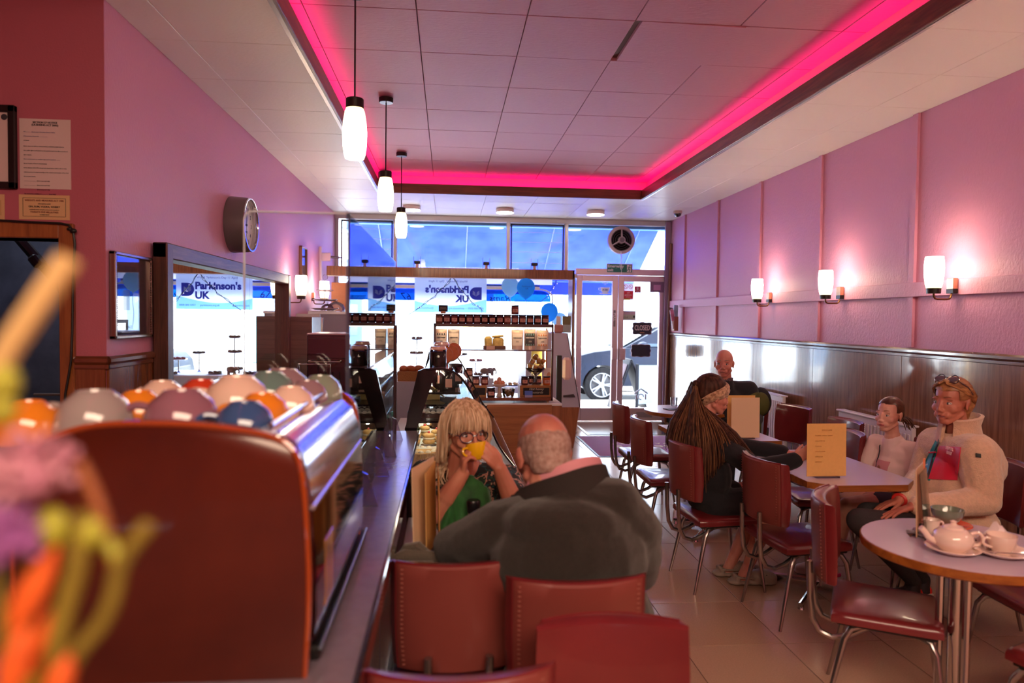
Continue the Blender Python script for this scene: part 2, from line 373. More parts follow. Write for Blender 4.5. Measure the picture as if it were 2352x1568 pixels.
B().box((-.22, -.03, 1.78), (.07, .06, .05), (0, .9, 0), .01).out('bracket', BLACK, t)
t = thing('pipe_run', 'black cable and thin grey pipe bent over inside the doorway', 'pipe', (-2.06, YA+.5, 0))
B().tube([(-.16, 0, .98), (-.08, 0, 1.0), (-.03, 0, .96), (-.01, 0, .88), (-.01, 0, .2)], .016, 8).out('cable', BLACK, t)
B().tube([(-.17, .05, 1.06), (.03, .05, 1.06), (.05, .05, 1.04), (.05, .05, .2)], .008, 8).out('pipe', mat('pipe_grey', (96, 92, 92), .5), t)
# rear wall and alcove side wall (behind and beside the camera)
struct('wall_back', B().span((XA, YB-.15, 0), (XR, YB, ZU+.1)), PINK_DIM)
struct('wall_side', B().span((XA-.15, YB, 0), (XA, YA, ZU+.1)), PINK_DIM)

# ---------------------------------------------------------------- shopfront
sf = struct('wall_front', B().span((XL-.2, YW, ZL-.0), (XR+.2, YW+.15, ZU+.1)).span((XL-.2, YW+.0, 0), (1.88, YW+.12, .5)), mat('front_render', (226, 222, 224), .7))
def post(x, z0, z1, w=.06, d=.08, m=ALU, name='mullion', par=None, y=YW): return B().box((x, y, (z0+z1)/2), (w, d, z1-z0), None, .006).out(name, m, par)
w1 = struct('window_1', B().span((XL, YW-.05, ZL-.075), (XR, YW+.05, ZL), .004), ALU)
for px in (908, 1167, 1300): post(at(px, 560, YW).x, 2.14, ZL-.07, .055, .09, ALU, 'mullion', w1)
post(XL+.03, .5, ZL-.07, .05, .09, ALU, 'jamb', w1); post(XR-.035, 0, ZL-.07, .06, .1, ALU, 'jamb', w1)
B().span((XL+.05, YW-.04, 2.10), (1.86, YW+.04, 2.16), .004).out('transom', ALU, w1)
xs = [XL+.05, at(908, 560, YW).x, at(1167, 560, YW).x, at(1300, 560, YW).x, XR-.06]
for k, (a, b2) in enumerate(zip(xs, xs[1:])):
    B().span((a+.025, YW-.006, 2.16), (b2-.025, YW+.006, ZL-.08)).out('pane', PANE, w1)
    if k in (0, 2):
        f = B(); z0, z1 = 2.165, ZL-.085; a2, b3 = a+.035, b2-.035
        f.span((a2, YW-.03, z1-.022), (b3, YW-.005, z1)).span((a2, YW-.03, z0), (a2+.02, YW-.005, z1)).span((b3-.02, YW-.03, z0), (b3, YW-.005, z1))
        f.out('sash', BLACK, w1)
        for q in (.2, .42, .62, .82):
            B().span((a2+.02, YW-.024, z0+(z1-z0)*q), (b3-.02, YW-.018, z0+(z1-z0)*q+.006)).out('louvre_edge', mat('louvre_edge', (214, 228, 255), .2, .3), w1)
w2 = struct('window_2', B().span((XL+.05, YW-.04, .5), (1.86, YW+.04, .56), .004), ALU)
B().span((XL+.05, YW-.006, .56), (1.86, YW+.006, 2.10)).out('pane', PANE, w2)
post(at(1318, 700, YW).x-.02, 0, 2.14, .06, .1, ALU, 'mullion', w2)
# double door
DXA, DXB = at(1322, 800, YW).x, XR-.065
DT = at(1416, 632, YW).z
d2 = struct('door_2', B().span((DXA-.02, YW-.05, DT), (DXB+.02, YW+.05, DT+.09), .004), ALUP)
xm = at(1417, 800, YW).x; zt = DT-.006
def leaf(x0, x1, par, nm):
    w = .082; f = B()
    f.span((x0, YW-.03, .012), (x0+w, YW+.03, zt), .004).span((x1-w, YW-.03, .012), (x1, YW+.03, zt), .004)
    f.span((x0+w, YW-.03, zt-.085), (x1-w, YW+.03, zt), .004).span((x0+w, YW-.03, .012), (x1-w, YW+.03, .2), .004)
    o = f.out(nm, ALUP, par)
    B().span((x0+w, YW-.005, .2), (x1-w, YW+.005, zt-.085)).out('pane', PANE, o)
    return o
la = leaf(DXA, xm-.004, d2, 'leaf'); lb = leaf(xm+.004, DXB, d2, 'leaf')
B().box((xm-.05, YW-.05, 1.0), (.08, .05, .17), None, .006).out('pull_handle', ALUP, la)
B().box((xm+.065, YW-.055, 1.0), (.085, .06, .17), None, .006).out('pull_handle', ALUP, lb)
B().box((xm-.052, YW-.034, 1.52), (.03, .012, .24), None, .002).out('lock_plate', mat('grey_metal', (120, 104, 112), .4, .5), la)
text('PULL', .055, mat('plate_letters', (226, 210, 214), .4), la, (xm-.052, YW-.042, 1.54), (PI/2, PI/2, 0), bold=.001)
B().box((xm+.42, YW-.034, .1), (.24, .008, .075), None, .002).out('letterbox', mat('letterbox_grey', (150, 136, 144), .4, .6), lb)
struct('trim_9', B().cyl((XR-.055, YW-.12, 0), (XR-.02, YW-.12, 2.62), .022), wood('pole_wood', (128, 76, 56), (92, 50, 40), 'z', 1, .35))
struct('trim_10', B().span((XR-.09, YW-.09, 0), (XR-.015, YW-.06, ZL-.01)), mat('mauve_jamb', (150, 120, 150), .5))
# ================================================================ lamps
def opal(name, axis_flip, strength=7, z0=-.02, z1=.1):
    """white glass lit from inside, warmer and dimmer towards the collar"""
    if name in MATS: return MATS[name]
    mt = mat(name, (250, 240, 222), .25); nt = mt.node_tree; N = nt.nodes; L = nt.links; p = N['Principled BSDF']
    tc = N.new('ShaderNodeTexCoord'); sp = N.new('ShaderNodeSeparateXYZ'); mr = N.new('ShaderNodeMapRange'); r = N.new('ShaderNodeValToRGB'); r2 = N.new('ShaderNodeValToRGB')
    L.new(tc.outputs['Object'], sp.inputs[0]); L.new(sp.outputs[2], mr.inputs['Value'])
    mr.inputs['From Min'].default_value, mr.inputs['From Max'].default_value = z0, z1
    L.new(mr.outputs[0], r.inputs[0]); r.color_ramp.elements[0].color = lin((255, 206, 130))+(1,); r.color_ramp.elements[1].color = lin((255, 238, 208))+(1,)
    L.new(mr.outputs[0], r2.inputs[0]); r2.color_ramp.elements[0].color = (.16,)*3+(1,); r2.color_ramp.elements[1].color = (1, 1, 1, 1)
    mu = N.new('ShaderNodeMath'); mu.operation = 'MULTIPLY'; mu.inputs[1].default_value = strength; L.new(r2.outputs[0], mu.inputs[0])
    L.new(r.outputs[0], p.inputs['Emission Color']); L.new(mu.outputs[0], p.inputs['Emission Strength'])
    return mt
LAMPBLK = mat('lamp_black', (30, 26, 25), .35, .3)
OP1 = opal('opal_pendant', 1, 7, .0, -.12); OP2 = opal('opal_sconce', 0, 10, .0, .09)
# three pendants over the counter
def pendant(y, lab):
    t = thing('pendant_lamp', lab, 'pendant lamp', (-.486, y, ZU), 0, 'pendant lamps in a row over the counter')
    B().lathe((0, 0, -.035), [(.05, 0), (.055, .004), (.055, .035)], 24).out('ceiling_rose', LAMPBLK, t)
    B().tube([(0, 0, -.03), (0, 0, -.56)], .0045, 8).out('cord', LAMPBLK, t)
    B().lathe((0, 0, -.575), [(.044, -.028), (.046, -.026), (.046, .018), (.043, .022), (.01, .024)], 24).out('collar', LAMPBLK, t)
    o = B().lathe((0, 0, 0), [(.043, 0), (.05, -.02), (.058, -.07), (.062, -.13), (.06, -.19), (.054, -.235), (.047, -.258), (.03, -.252), (.0, -.25)], 28).out('shade', OP1, t); o.location = (0, 0, -.6)
    return t
pl = pendant(3.68, 'nearest and largest white glass pendant lamp hanging over the counter')
dup(pl, (-.486, 5.46, ZU), label='middle one of three white glass pendant lamps, black rose visible above')
dup(pl, (-.486, 7.24, ZU), label='farthest white glass pendant lamp hanging before the shop window')
# wall lights
def sconce(loc, rz, lab):
    t = thing('wall_light', lab, 'wall light', loc, rz, 'white glass wall lights')   # local -x points into the room
    b = B().box((-.017, 0, .01), (.032, .062, .07), None, .002); b.out('wall_box', mat('brass_plate', (196, 158, 120), .22, .9), t)
    B().box((-.018, 0, -.038), (.034, .064, .03), None, .002).out('box_foot', LAMPBLK, t)
    B().tube([(-.02, 0, -.05), (-.024, 0, -.075), (-.036, 0, -.088), (-.05, 0, -.09), (-.115, 0, -.09), (-.13, 0, -.087), (-.14, 0, -.075), (-.143, 0, -.05)], .0065, 10).out('arm', mat('arm_bronze', (120, 84, 58), .3, .9), t)
    B().cyl((-.143, 0, -.055), (-.143, 0, -.022), .041, .043, 24).out('collar', LAMPBLK, t)
    o = B().lathe((0, 0, 0), [(.043, 0), (.05, .03), (.056, .08), (.058, .13), (.056, .17), (.052, .2), (.049, .2), (.05, .17), (.0, .02)], 28).out('shade', OP2, t); o.location = (-.143, 0, -.022)
    return t
s0 = sconce((XR-.03, 4.192, 1.745), 0, 'largest white glass wall light, right of the thick batten on the pink wall')
dup(s0, (XR-.03, 5.474, 1.745), 0, 'middle white glass wall light of the three above the tables')
dup(s0, (XR-.03, 6.747, 1.745), 0, 'smallest white glass wall light above the tables, towards the door')
dup(s0, (XR-.03, 2.9, 1.745), 0, 'white glass wall light on the pink wall beyond the picture edge')
dup(s0, (XR-.03, 1.62, 1.745), 0, 'white glass wall light on the pink wall nearest the rear room')
dup(s0, (XL, 7.117, 1.725), PI, 'white glass wall light beside the big framed mirror')
dup(s0, (XL, 8.42, 1.735), PI, 'white glass wall light in front of the brown board by the window')
# flat ceiling lights along the window
dl = thing('ceiling_light', 'round flat ceiling light behind the far pendant lamp', 'ceiling light', (-.491, 9.285, ZL), 0, 'round flat ceiling lights along the window')
B().lathe((0, 0, 0), [(.11, 0), (.118, -.004), (.12, -.03), (.117, -.05)], 32).out('housing', mat('light_housing', (236, 218, 216), .3), dl)
B().lathe((0, 0, -.05), [(.115, .003), (.112, -.004), (.0, -.007)], 32).out('diffuser', mat('light_diffuser', (255, 252, 244), .4, emit=9), dl)
dup(dl, (.741, 9.305, ZL), label='round flat ceiling light in the middle of the window end')
dup(dl, (1.961, 9.293, ZL), label='round flat ceiling light nearest the round fan above the door')
# dome camera and loudspeaker
t = thing('security_camera', 'small dome security camera on the ceiling in the door corner', 'security camera', (3.03, 9.1, ZL))
B().lathe((0, 0, 0), [(.058, 0), (.06, -.02), (.058, -.034), (.052, -.036)], 24).out('base', mat('cam_cream', (206, 180, 172), .4), t)
B().ell((0, 0, -.036), (.048, .048, .046), None, 20, 12).out('dome', mat('cam_dome', (24, 24, 34), .08, coat=1), t)
t = thing('speaker', 'small black loudspeaker in the corner of the pink ceiling recess', 'loudspeaker', (-.74, 8.12, 3.06), .5)
B().box((0, 0, .02), (.11, .1, .16), None, .008).out('case', BLACK, t)
B().lathe((.0, -.052, .02), [(.038, 0), (.03, -.004), (.0, -.006)], 16, (0, 1, 0)).out('cone', mat('cone_grey', (50, 46, 46), .7), t)
B().box((-.02, .06, -.05), (.03, .05, .05), None, .004).out('bracket', BLACK, t)
# ================================================================ on the walls
# clock
t = thing('wall_clock', 'round deep grey wall clock with a silver rim above the mirror', 'clock', (XL, 5.36, 2.17), 0)
cxa = (1, 0, 0)
B().lathe((0, 0, 0), [(.205, 0), (.207, .01), (.2, .11), (.196, .135)], 48, cxa, cap=False).out('case', mat('clock_grey', (104, 98, 98), .35, coat=.3), t)
B().lathe((0, 0, 0), [(.196, .133), (.2, .138), (.196, .145), (.186, .145), (.182, .13), (.184, .1)], 48, cxa, cap=False).out('rim', CHROME, t)
B().lathe((0, 0, 0), [(.186, .1), (.0, .1)], 48, cxa, cap=False).out('dial', mat('clock_dial', (232, 226, 232), .5), t)
CK = mat('clock_ink', (60, 76, 120), .5)
for k in range(1, 13):
    a = PI/2-k*PI/6; text(str(k), .042, CK, t, (.102, .135*math.cos(a), .135*math.sin(a)), (PI/2, 0, PI/2), bold=.0006, name='numeral')
hb = mat('clock_hand', (24, 20, 26), .4)
for nm, ang, ln, w in (('hour_hand', 92, .085, .008), ('minute_hand', 84, .13, .006), ('second_hand', 270, .12, .002)):
    a = math.radians(ang); B().box((.108, math.cos(a)*ln/2.4, math.sin(a)*ln/2.4), (.003, w, ln*1.1), (a-PI/2, 0, 0)).out(nm, hb, t)
B().cyl((.1, 0, 0), (.112, 0, 0), .008, None, 12).out('hub', hb, t)
text('QUARTZ', .02, CK, t, (.102, 0, -.05), (PI/2, 0, PI/2), name='dial_print')
# big framed mirror
MW = wood('mirror_frame_wood', (112, 74, 56), (66, 38, 28), 'y', 1.2, .5); MWZ = wood('mirror_frame_wood_z', (100, 58, 44), (58, 30, 24), 'z', 1.2, .5)
y0, y1, z0, z1 = 3.93, 6.9, .78, 1.89
t = thing('mirror', 'large wall mirror in a deep brown wooden frame, reflecting the shop window', 'mirror', (XL+.012, (y0+y1)/2, z0))
h = (y1-y0)/2; H = z1-z0
B().span((0, -h, H-.085), (.075, h, H), .006).out('frame', MW, t)
B().span((0, -h, 0), (.075, h, .085), .006).out('frame', MW, t)
B().span((0, -h, 0), (.078, -h+.085, H), .006).out('frame', MWZ, t)
B().span((0, h-.085, 0), (.078, h, H), .006).out('frame', MWZ, t)
MIR = mat('mirror_silver', (236, 242, 240), .0, 1.0)
for a, b2 in ((-h+.08, .32), (.323, h-.08)): B().span((.0, a, .08), (.012, b2, H-.08)).out('mirror_glass', MIR, t)
# small pictures
def picture(loc, ry, w, h, fm, art, lab, bead=False):
    t = thing('picture', lab, 'picture', loc, ry)      # local +x looks into the room
    f = B(); k = .018
    f.span((0, -w/2, h/2-k), (.03, w/2, h/2), .004).span((0, -w/2, -h/2), (.03, w/2, -h/2+k), .004).span((0, -w/2, -h/2), (.03, -w/2+k, h/2), .004).span((0, w/2-k, -h/2), (.03, w/2, h/2), .004); f.out('frame', fm, t)
    if bead:
        bb = B()
        for i in range(int((h-.04)/.009)):
            for sy in (-1, 1): bb.ell((.028, sy*(w/2-k-.002), -h/2+k+.004+i*.009), .0036, None, 6, 4)
        o = bb.out('bead_border', mat('bead_dark', (84, 60, 52), .3, .6), t); o['kind'] = 'stuff'
    B().span((.004, -w/2+k, -h/2+k), (.012, w/2-k, h/2-k)).out('print', art, t)
    B().span((.014, -w/2+k, -h/2+k), (.016, w/2-k, h/2-k)).out('pane', PANE, t)
    return t
p = picture((XL, 3.68, 1.59), 0, .42, .42, mat('silver_frame', (150, 128, 116), .25, .9), mat('mount_mauve', (150, 96, 110), .5, coat=.6), 'silver beaded picture frame on the pink wall beside the big mirror', True)
B().box((.0128, -.04, .03), (.0012, .2, .24)).out('photograph', mat('photo_grey', (96, 86, 104), .3, coat=.8, noise=.4, nscale=14), p)
B().box((.0136, -.06, -.02), (.0012, .07, .1)).out('photograph_figure', mat('photo_dark', (52, 40, 44), .3, coat=.8), p)
text('CAFE', .022, mat('mount_ink', (70, 50, 54), .5), p, (.014, -.03, -.155), (PI/2, 0, PI/2), space=1.5)
B().ell((.012, .22, -.02), (.004, .008, .012)).out('hanger', BLACK, p)
picture((XL, 7.86, 2.1), 0, .3, .32, mat('oak_frame', (140, 92, 66), .4), mat('sea_print', (120, 130, 180), .4, coat=.6, rgb2=(190, 190, 200), nscale=6), 'small oak framed blue picture behind the left wall light')
# white service post and lamp bracket near the window corner
t = thing('wall_bracket', 'pale slim upright with a short arm on the wall by the shop window', 'bracket', (XL, 8.9, 1.75))
B().span((0, -.02, 0), (.03, .02, .62), .004).out('upright', mat('mauve_white', (216, 188, 214), .5), t)
B().span((.03, -.03, .44), (.14, .03, .54), .004).out('arm_block', mat('mauve_white', (216, 188, 214), .5), t)
B().cyl((.14, 0, .49), (.26, 0, .485), .016, .012, 12).out('spot_head', mat('spot_grey', (96, 84, 110), .4, .5), t)
# notices on the alcove wall
PAPER = mat('paper', (226, 208, 204), .7); INK = mat('print_ink', (48, 38, 42), .7); INKB = mat('pen_ink', (104, 92, 140), .7)
CARD = mat('cream_card', (226, 192, 142), .28, coat=.7); INKR = mat('red_ink', (130, 62, 48), .6)
a, b2 = at(45, 432, YA-.006), at(161, 275, YA-.006)
c = (a+b2)/2; w, h = abs(b2.x-a.x), abs(b2.z-a.z)
t = thing('notice', 'white printed licensing notice sheet pinned to the dim pink wall', 'notice', (c.x, YA-.0005, c.z), 0)
B().box((0, -.0012, 0), (w, .0024, h)).out('sheet', PAPER, t)
text('SECTION 57 NOTICE\n(LICENSING ACT 2003)', .0115, INK, t, (0, -.003, h*.43), bold=.0003)
rows = ['We ................. (insert name of premises licence holder)', 'of the premises licence for  ..........................', 'LICENCE', '(insert name and address of the premises) certify the people below to', 'have public right to sell alcohol on the premises and to be able to produce it', 'upon request.', 'Part A of the licence or certified copy can be located in  ............', '(insert location of Part A of the licence)', 'In the absence of the DPS, the persons named below shall be able to make', 'relevant persons in using knowledge of the contents and location of Part A of', 'the premises licence', '.......................................  (insert name and role)', '.......................................  (insert name and role)', '.......................................  (insert name and role)', 'This document is certified as a ....................  (insert date)']
for i, rw in enumerate(rows):
    text(rw, .0062, INKB if i in (0, 1, 6) else INK, t, (-w*.42, -.003, h*.31-i*.0198-(.006 if i > 2 else 0)), align='LEFT')
a, b2 = at(43, 503, YA-.006), at(159, 449, YA-.006); c = (a+b2)/2; w, h = abs(b2.x-a.x), abs(b2.z-a.z)
t = thing('measures_card', 'laminated cream weights and measures card above the doorway', 'notice', (c.x, YA-.0005, c.z), .0)
B().box((0, -.0015, 0), (w, .003, h)).out('card', CARD, t)
bd = B()
for s in (-1, 1): bd.box((0, -.0034, s*h*.37), (w*.84, .0008, .0016)).box((s*w*.42, -.0034, 0), (.0016, .0008, h*.74))
bd.out('border_print', INK, t)
for bd2, sz, z, mm in (('WEIGHTS AND MEASURES ACT 1985', .0105, .27, INKR), ('unless supplied pre-packed', .005, .14, INK), ('GIN, RUM, VODKA, WHISKY', .011, .02, INK), ('are offered for sale for consumption on these premises in quantities of', .0045, -.1, INK), ('TWENTY-FIVE MILLILITRES', .0105, -.2, INKR), ('or multiples thereof', .005, -.3, INK)):
    text(bd2, sz, mm, t, (0, -.0036, h*z), bold=.0002)
a, b2 = at(-95, 505, YA-.006), at(9, 446, YA-.006); c = (a+b2)/2
t = thing('notice_card', 'corner of a second cream card at the picture edge above the doorway', 'notice', (c.x, YA-.0005, c.z)); B().box((0, -.0015, 0), (abs(b2.x-a.x), .003, abs(a.z-b2.z))).out('card', CARD, t)
B().box((0, -.0034, 0), (.17, .0008, .07)).out('print_panel', mat('cream_card_b', (206, 170, 122), .4), t)
a, b2 = at(-130, 430, YA-.01), at(37, 243, YA-.01); c = (a+b2)/2; w, h = abs(b2.x-a.x), abs(b2.z-a.z)
t = thing('certificate', 'framed certificate in a wide black frame on the dim pink wall', 'picture', (c.x, YA, c.z))
f = B(); k = .032
f.span((-w/2, -.025, h/2-k), (w/2, 0, h/2), .004).span((-w/2, -.025, -h/2), (w/2, 0, -h/2+k), .004).span((-w/2, -.025, -h/2), (-w/2+k, 0, h/2), .004).span((w/2-k, -.025, -h/2), (w/2, 0, h/2), .004)
f.out('frame', mat('black_frame', (22, 18, 20), .35), t)
B().span((-w/2+k, -.012, -h/2+k), (w/2-k, -.004, h/2-k)).out('sheet', PAPER, t)
B().ell((w*.34, -.013, h*.36), (.014, .001, .014)).out('seal', mat('seal_blue', (60, 60, 70), .6), t)
text('CERTIFICATE', .02, INK, t, (-.02, -.0135, .1))
# cable draped over the door frame
p = [at(x, y, YA-.03) for x, y in ((-60, 503), (0, 506), (70, 510), (140, 513), (158, 517), (168, 530), (172, 560), (168, 640), (166, 760), (163, 830), (158, 860), (150, 905), (146, 960))]
t = B().tube(p, .0055, 8).ell(p[5], (.016, .012, .012)).ell(p[5]+V((-.015, 0, .008)), (.014, .01, .008)).out('cable', BLACK)
tag(t, 'black cable draped over the door frame with a knot at the corner', 'cable')
# ================================================================ outside
STONE = mat('paving_stone', (214, 210, 206), .8, noise=.15, nscale=5)
pv = struct('pavement', B().span((-6, YW+.15, -.12), (9, 12.75, -.03)), mat('paving_bed', (140, 136, 132), .9))
sl = B().box((0, 0, -.015), (.595, .595, .03), None, .003).mesh('paving_slab', STONE)
for i in range(14):
    for j in range(4): piece('paving_slab', sl, pv, (-3.3+.6*i+(.3 if j % 2 else 0), YW+.5+.6*j, -.002))
struct('trim_11', B().span((-12, 12.75, -.2), (14, 12.9, -.01), .01), mat('kerb_stone', (180, 176, 172), .8, noise=.2, nscale=8))
struct('road', B().span((-20, 12.9, -.25), (24, 21, -.13)), mat('asphalt', (150, 150, 152), .9, noise=.25, nscale=30))
struct('ground', B().span((-30, 21, -.25), (34, 40, -.02)).span((-20, YW+.15, -.3), (24, 12.9, -.1)), mat('pavement_far', (200, 198, 194), .9))
# shop buildings across the street
RW = mat('render_pale', (236, 232, 226), .8, noise=.06, nscale=2); RB = mat('brick_pale', (214, 196, 182), .85, noise=.2, nscale=8); WIN = mat('far_window', (120, 138, 160), .1, .2); FRW = mat('far_frame', (240, 240, 240), .6)
def building(x0, x1, h, m, fas, fcol, lab, lettering, door_at):
    t = thing('street_building', lab, 'building', ((x0+x1)/2, 23, 0)); w = x1-x0
    B().span((-w/2, 0, 0), (w/2, 6, h)).out('wall', m, t)
    B().span((-w/2, -.12, 2.75), (w/2, 0, 3.3), .02).out('fascia', fcol, t)
    B().span((-w/2, -.3, 3.3), (w/2, 0, 3.42), .02).out('cornice', FRW, t)
    B().span((-w/2, -.02, 0), (w/2, .0, .55)).out('stall_riser', FRW, t)
    n = max(2, int(w/1.6))
    for k in range(n):
        cx = -w/2+w*(k+.5)/n
        if k == door_at:
            d = B().span((cx-.45, -.05, 0), (cx+.45, 0, 2.1), .01).out('door', mat('far_door', (90, 120, 150), .5), t); B().span((cx-.3, -.07, .9), (cx+.3, -.05, 1.9)).out('door_pane', WIN, d)
        else:
            f = B().span((cx-w/n*.44, -.05, .55), (cx+w/n*.44, 0, 2.7), .01).out('shop_window', FRW, t); B().span((cx-w/n*.4, -.07, .65), (cx+w/n*.4, -.05, 2.6)).out('pane', WIN, f)
    for fl in range(int((h-3.6)/2.7)):
        for k in range(max(2, int(w/2.2))):
            cx = -w/2+w*(k+.5)/max(2, int(w/2.2)); z = 4.2+2.7*fl
            f = B().span((cx-.55, -.06, z), (cx+.55, 0, z+1.5), .01).out('window', FRW, t); B().span((cx-.48, -.08, z+.07), (cx+.48, -.06, z+1.43)).out('pane', WIN, f)
    if lettering: text(lettering, .34, mat('far_letter', (140, 150, 168), .6), t, (0, -.135, 3.02), (PI/2, 0, 0), sx=-1)
    return t
building(-9, -2.2, 8, RB, 0, mat('fascia_grey', (170, 176, 186), .6), 'pale brick building across the street, far left of the shop window', '', 1)
building(-2.2, 3.6, 9, RW, 0, mat('fascia_white', (226, 228, 232), .6), 'white rendered shop building straight across the street', '', 2)
building(3.6, 10.5, 8, RW, 0, mat('fascia_pale', (206, 214, 226), .6), 'pale shop with faded sign letters across the street, seen through the right door', 'ACAUCI', 2)
building(10.5, 20, 9, RB, 0, mat('fascia_blue', (120, 140, 180), .6), 'pale brick building across the street beyond the sign shop', '', 1)
# blue awning over the shopfront
AWN = cloth_light('awning_blue', (92, 110, 196), .75, spots=(78, 96, 188)); AWD = cloth_light('awning_dark', (46, 72, 176), .45)
t = thing('awning', 'blue canvas awning sloping out above the shopfront', 'awning', (0, YW+.12, 0))
xa, xb = -1.32, 3.16
rows = [[(xa+(xb-xa)*i/16, .02+1.5*k/6, 2.93-.78*k/6-.012*math.sin(PI*k/6)) for i in range(17)] for k in range(7)]
B().sheet(rows, .004).out('canopy_cloth', AWN, t)
rows = [[(xa+(xb-xa)*i/16, 1.52+.006*math.sin(i*2.1), 2.15-.24*k/2) for i in range(17)] for k in range(3)]
B().sheet(rows, .004).out('valance', AWD, t)
for i in range(4):
    x = xa+.3+(xb-xa-.6)*i/3; B().cyl((x, .03, 2.9), (x, 1.5, 2.13), .012, None, 8).out('rib', mat('awning_rib', (40, 80, 190), .4), t)
B().cyl((xa, 1.51, 2.14), (xb, 1.51, 2.14), .018, None, 10).out('front_bar', mat('awning_rib', (40, 80, 190), .4), t)
B().span((xa-.1, -.03, 2.84), (xb+.1, .1, 2.97), .01).out('head_box', mat('headbox_blue', (70, 130, 200), .5), t)
text('Rams  67', .17, mat('valance_white', (240, 244, 255), .6), t, (.6, 1.535, 2.03), (PI/2, 0, PI), shear=.25, ext=.001)
# parked car
CARP = mat('car_paint', (16, 22, 38), .5, .0, coat=.0, noise=.3, nscale=3, spec=.12); TYRE = mat('tyre', (18, 18, 20), .9, spec=.1); ALLOY = mat('alloy', (120, 122, 130), .4, .7); CGL = mat('car_glass', (30, 46, 62), .2, spec=.2)
wc = at(1383, 888, 13.4); gz = -.13
t = thing('car', 'dark grey car parked at the kerb outside the glass door', 'car', (wc.x, 13.4, gz))
R = .35; Lc = 2.7
def arch(cx, n=12): return [(cx+.42*math.cos(PI-PI*i/n), R-.02+.42*math.sin(PI-PI*i/n)) for i in range(n+1)]
prof = [(-.86, .3), (-.9, .5), (-.86, .72), (-.74, .86), (-.2, 1.0), (.45, 1.08), (1.2, 1.1), (2.4, 1.12), (3.3, 1.1), (3.55, .95), (3.58, .4), (3.2, .28)]+arch(Lc)[::-1]+arch(0)[::-1]
Mx = Matrix(((1, 0, 0, 0), (0, 0, 1, 0), (0, 1, 0, 0), (0, 0, 0, 1)))
b = B(); n = len(prof)
for yy, sc, zs in ((0, .985, .99), (.06, 1, 1), (1.7, 1, 1), (1.76, .985, .99)): b.v += [((p0[0]-1.35)*sc+1.35, yy, p0[1]*zs) for p0 in prof]
for k in range(3):
    for i in range(n): b.f.append((k*n+i, k*n+(i+1) % n, (k+1)*n+(i+1) % n, (k+1)*n+i)); b.mi.append(0)
b.f.append(tuple(range(n))); b.f.append(tuple(range(3*n, 4*n))[::-1]); b.mi += [0, 0]
b.out('body', CARP, t)
gp = [(.42, 1.06), (1.25, 1.52), (1.6, 1.6), (2.6, 1.58), (3.3, 1.36), (3.42, 1.08)]
g = B(); n = len(gp)
for yy, sh in ((.08, 0), (.26, 1), (1.5, 1), (1.68, 0)): g.v += [(p0[0], yy if p0[1] > 1.2 else (.05 if yy < .5 else 1.71), p0[1]) for p0 in gp]
for k in range(3):
    for i in range(n): g.f.append((k*n+i, k*n+(i+1) % n, (k+1)*n+(i+1) % n, (k+1)*n+i)); g.mi.append(0)
g.f.append(tuple(range(n))); g.f.append(tuple(range(3*n, 4*n))[::-1]); g.mi += [0, 0]
g.out('cabin', CARP, t)
for q in ([(.72, 1.11), (1.32, 1.46), (1.95, 1.5), (1.95, 1.11)], [(2.03, 1.11), (2.03, 1.5), (2.6, 1.48), (3.15, 1.3), (3.22, 1.11)]):
    B().add([V((a, .055+.13*(z-1.1)/.4, z)) for a, z in q]+[V((a, .035+.13*(z-1.1)/.4, z)) for a, z in q], [tuple(range(len(q))), tuple(range(len(q), 2*len(q)))[::-1]]+[(i, (i+1) % len(q), len(q)+(i+1) % len(q), len(q)+i) for i in range(len(q))]).out('side_window', CGL, t)
B().add([(.46, .16, 1.09), (.46, 1.6, 1.09), (1.22, 1.45, 1.52), (1.22, .31, 1.52), (.44, .16, 1.11), (.44, 1.6, 1.11), (1.2, 1.45, 1.54), (1.2, .31, 1.54)], [(0, 1, 2, 3), (4, 7, 6, 5)]).out('windscreen', CGL, t)
B().ell((-.74, .1, .78), (.17, .09, .07), (0, -.35, 0)).out('headlight', mat('headlamp', (226, 232, 236), .1, .3, coat=1), t)
B().ell((-.62, .02, .83), (.09, .03, .025), (0, -.3, 0)).out('indicator', mat('indicator_orange', (220, 110, 70), .2), t)
B().box((-.9, .88, .5), (.03, 1.1, .22), None, .01).out('grille', BLACK, t)
B().ell((.78, -.08, 1.14), (.11, .08, .07)).out('mirror', CARP, t)
B().box((1.3, -.002, .92), (.16, .02, .025), None, .006).out('door_handle', ALLOY, t)
for cx in (0, Lc):
    for sy, yy in ((-1, .1), (1, 1.66)):
        w = B().lathe((cx, yy-.11*sy*0, R), [(.24, -.1), (.33, -.1), (.35, -.07), (.35, .07), (.33, .1), (.24, .1)], 28, (0, 1, 0), cap=False).out('wheel', TYRE, t)
        r = B().lathe((cx, yy, R), [(.245, -.09), (.225, -.085), (.22, .08)], 28, (0, 1, 0), cap=False).lathe((cx, yy, R), [(.06, -.075), (.06, .0)], 14, (0, 1, 0))
        for k in range(5):
            for dd in (-.09, .09):
                a = 2*PI*k/5+dd; r.tube([(cx+.05*math.cos(a), yy-.07, R+.05*math.sin(a)), (cx+.23*math.cos(a+dd*.6), yy-.08, R+.23*math.sin(a+dd*.6))], [.022, .016], 6)
        r.out('rim', ALLOY, w)
        B().cyl((cx, yy-.02, R), (cx, yy+.06, R), .215, None, 20).out('brake', mat('brake_dark', (52, 52, 58), .6), w)
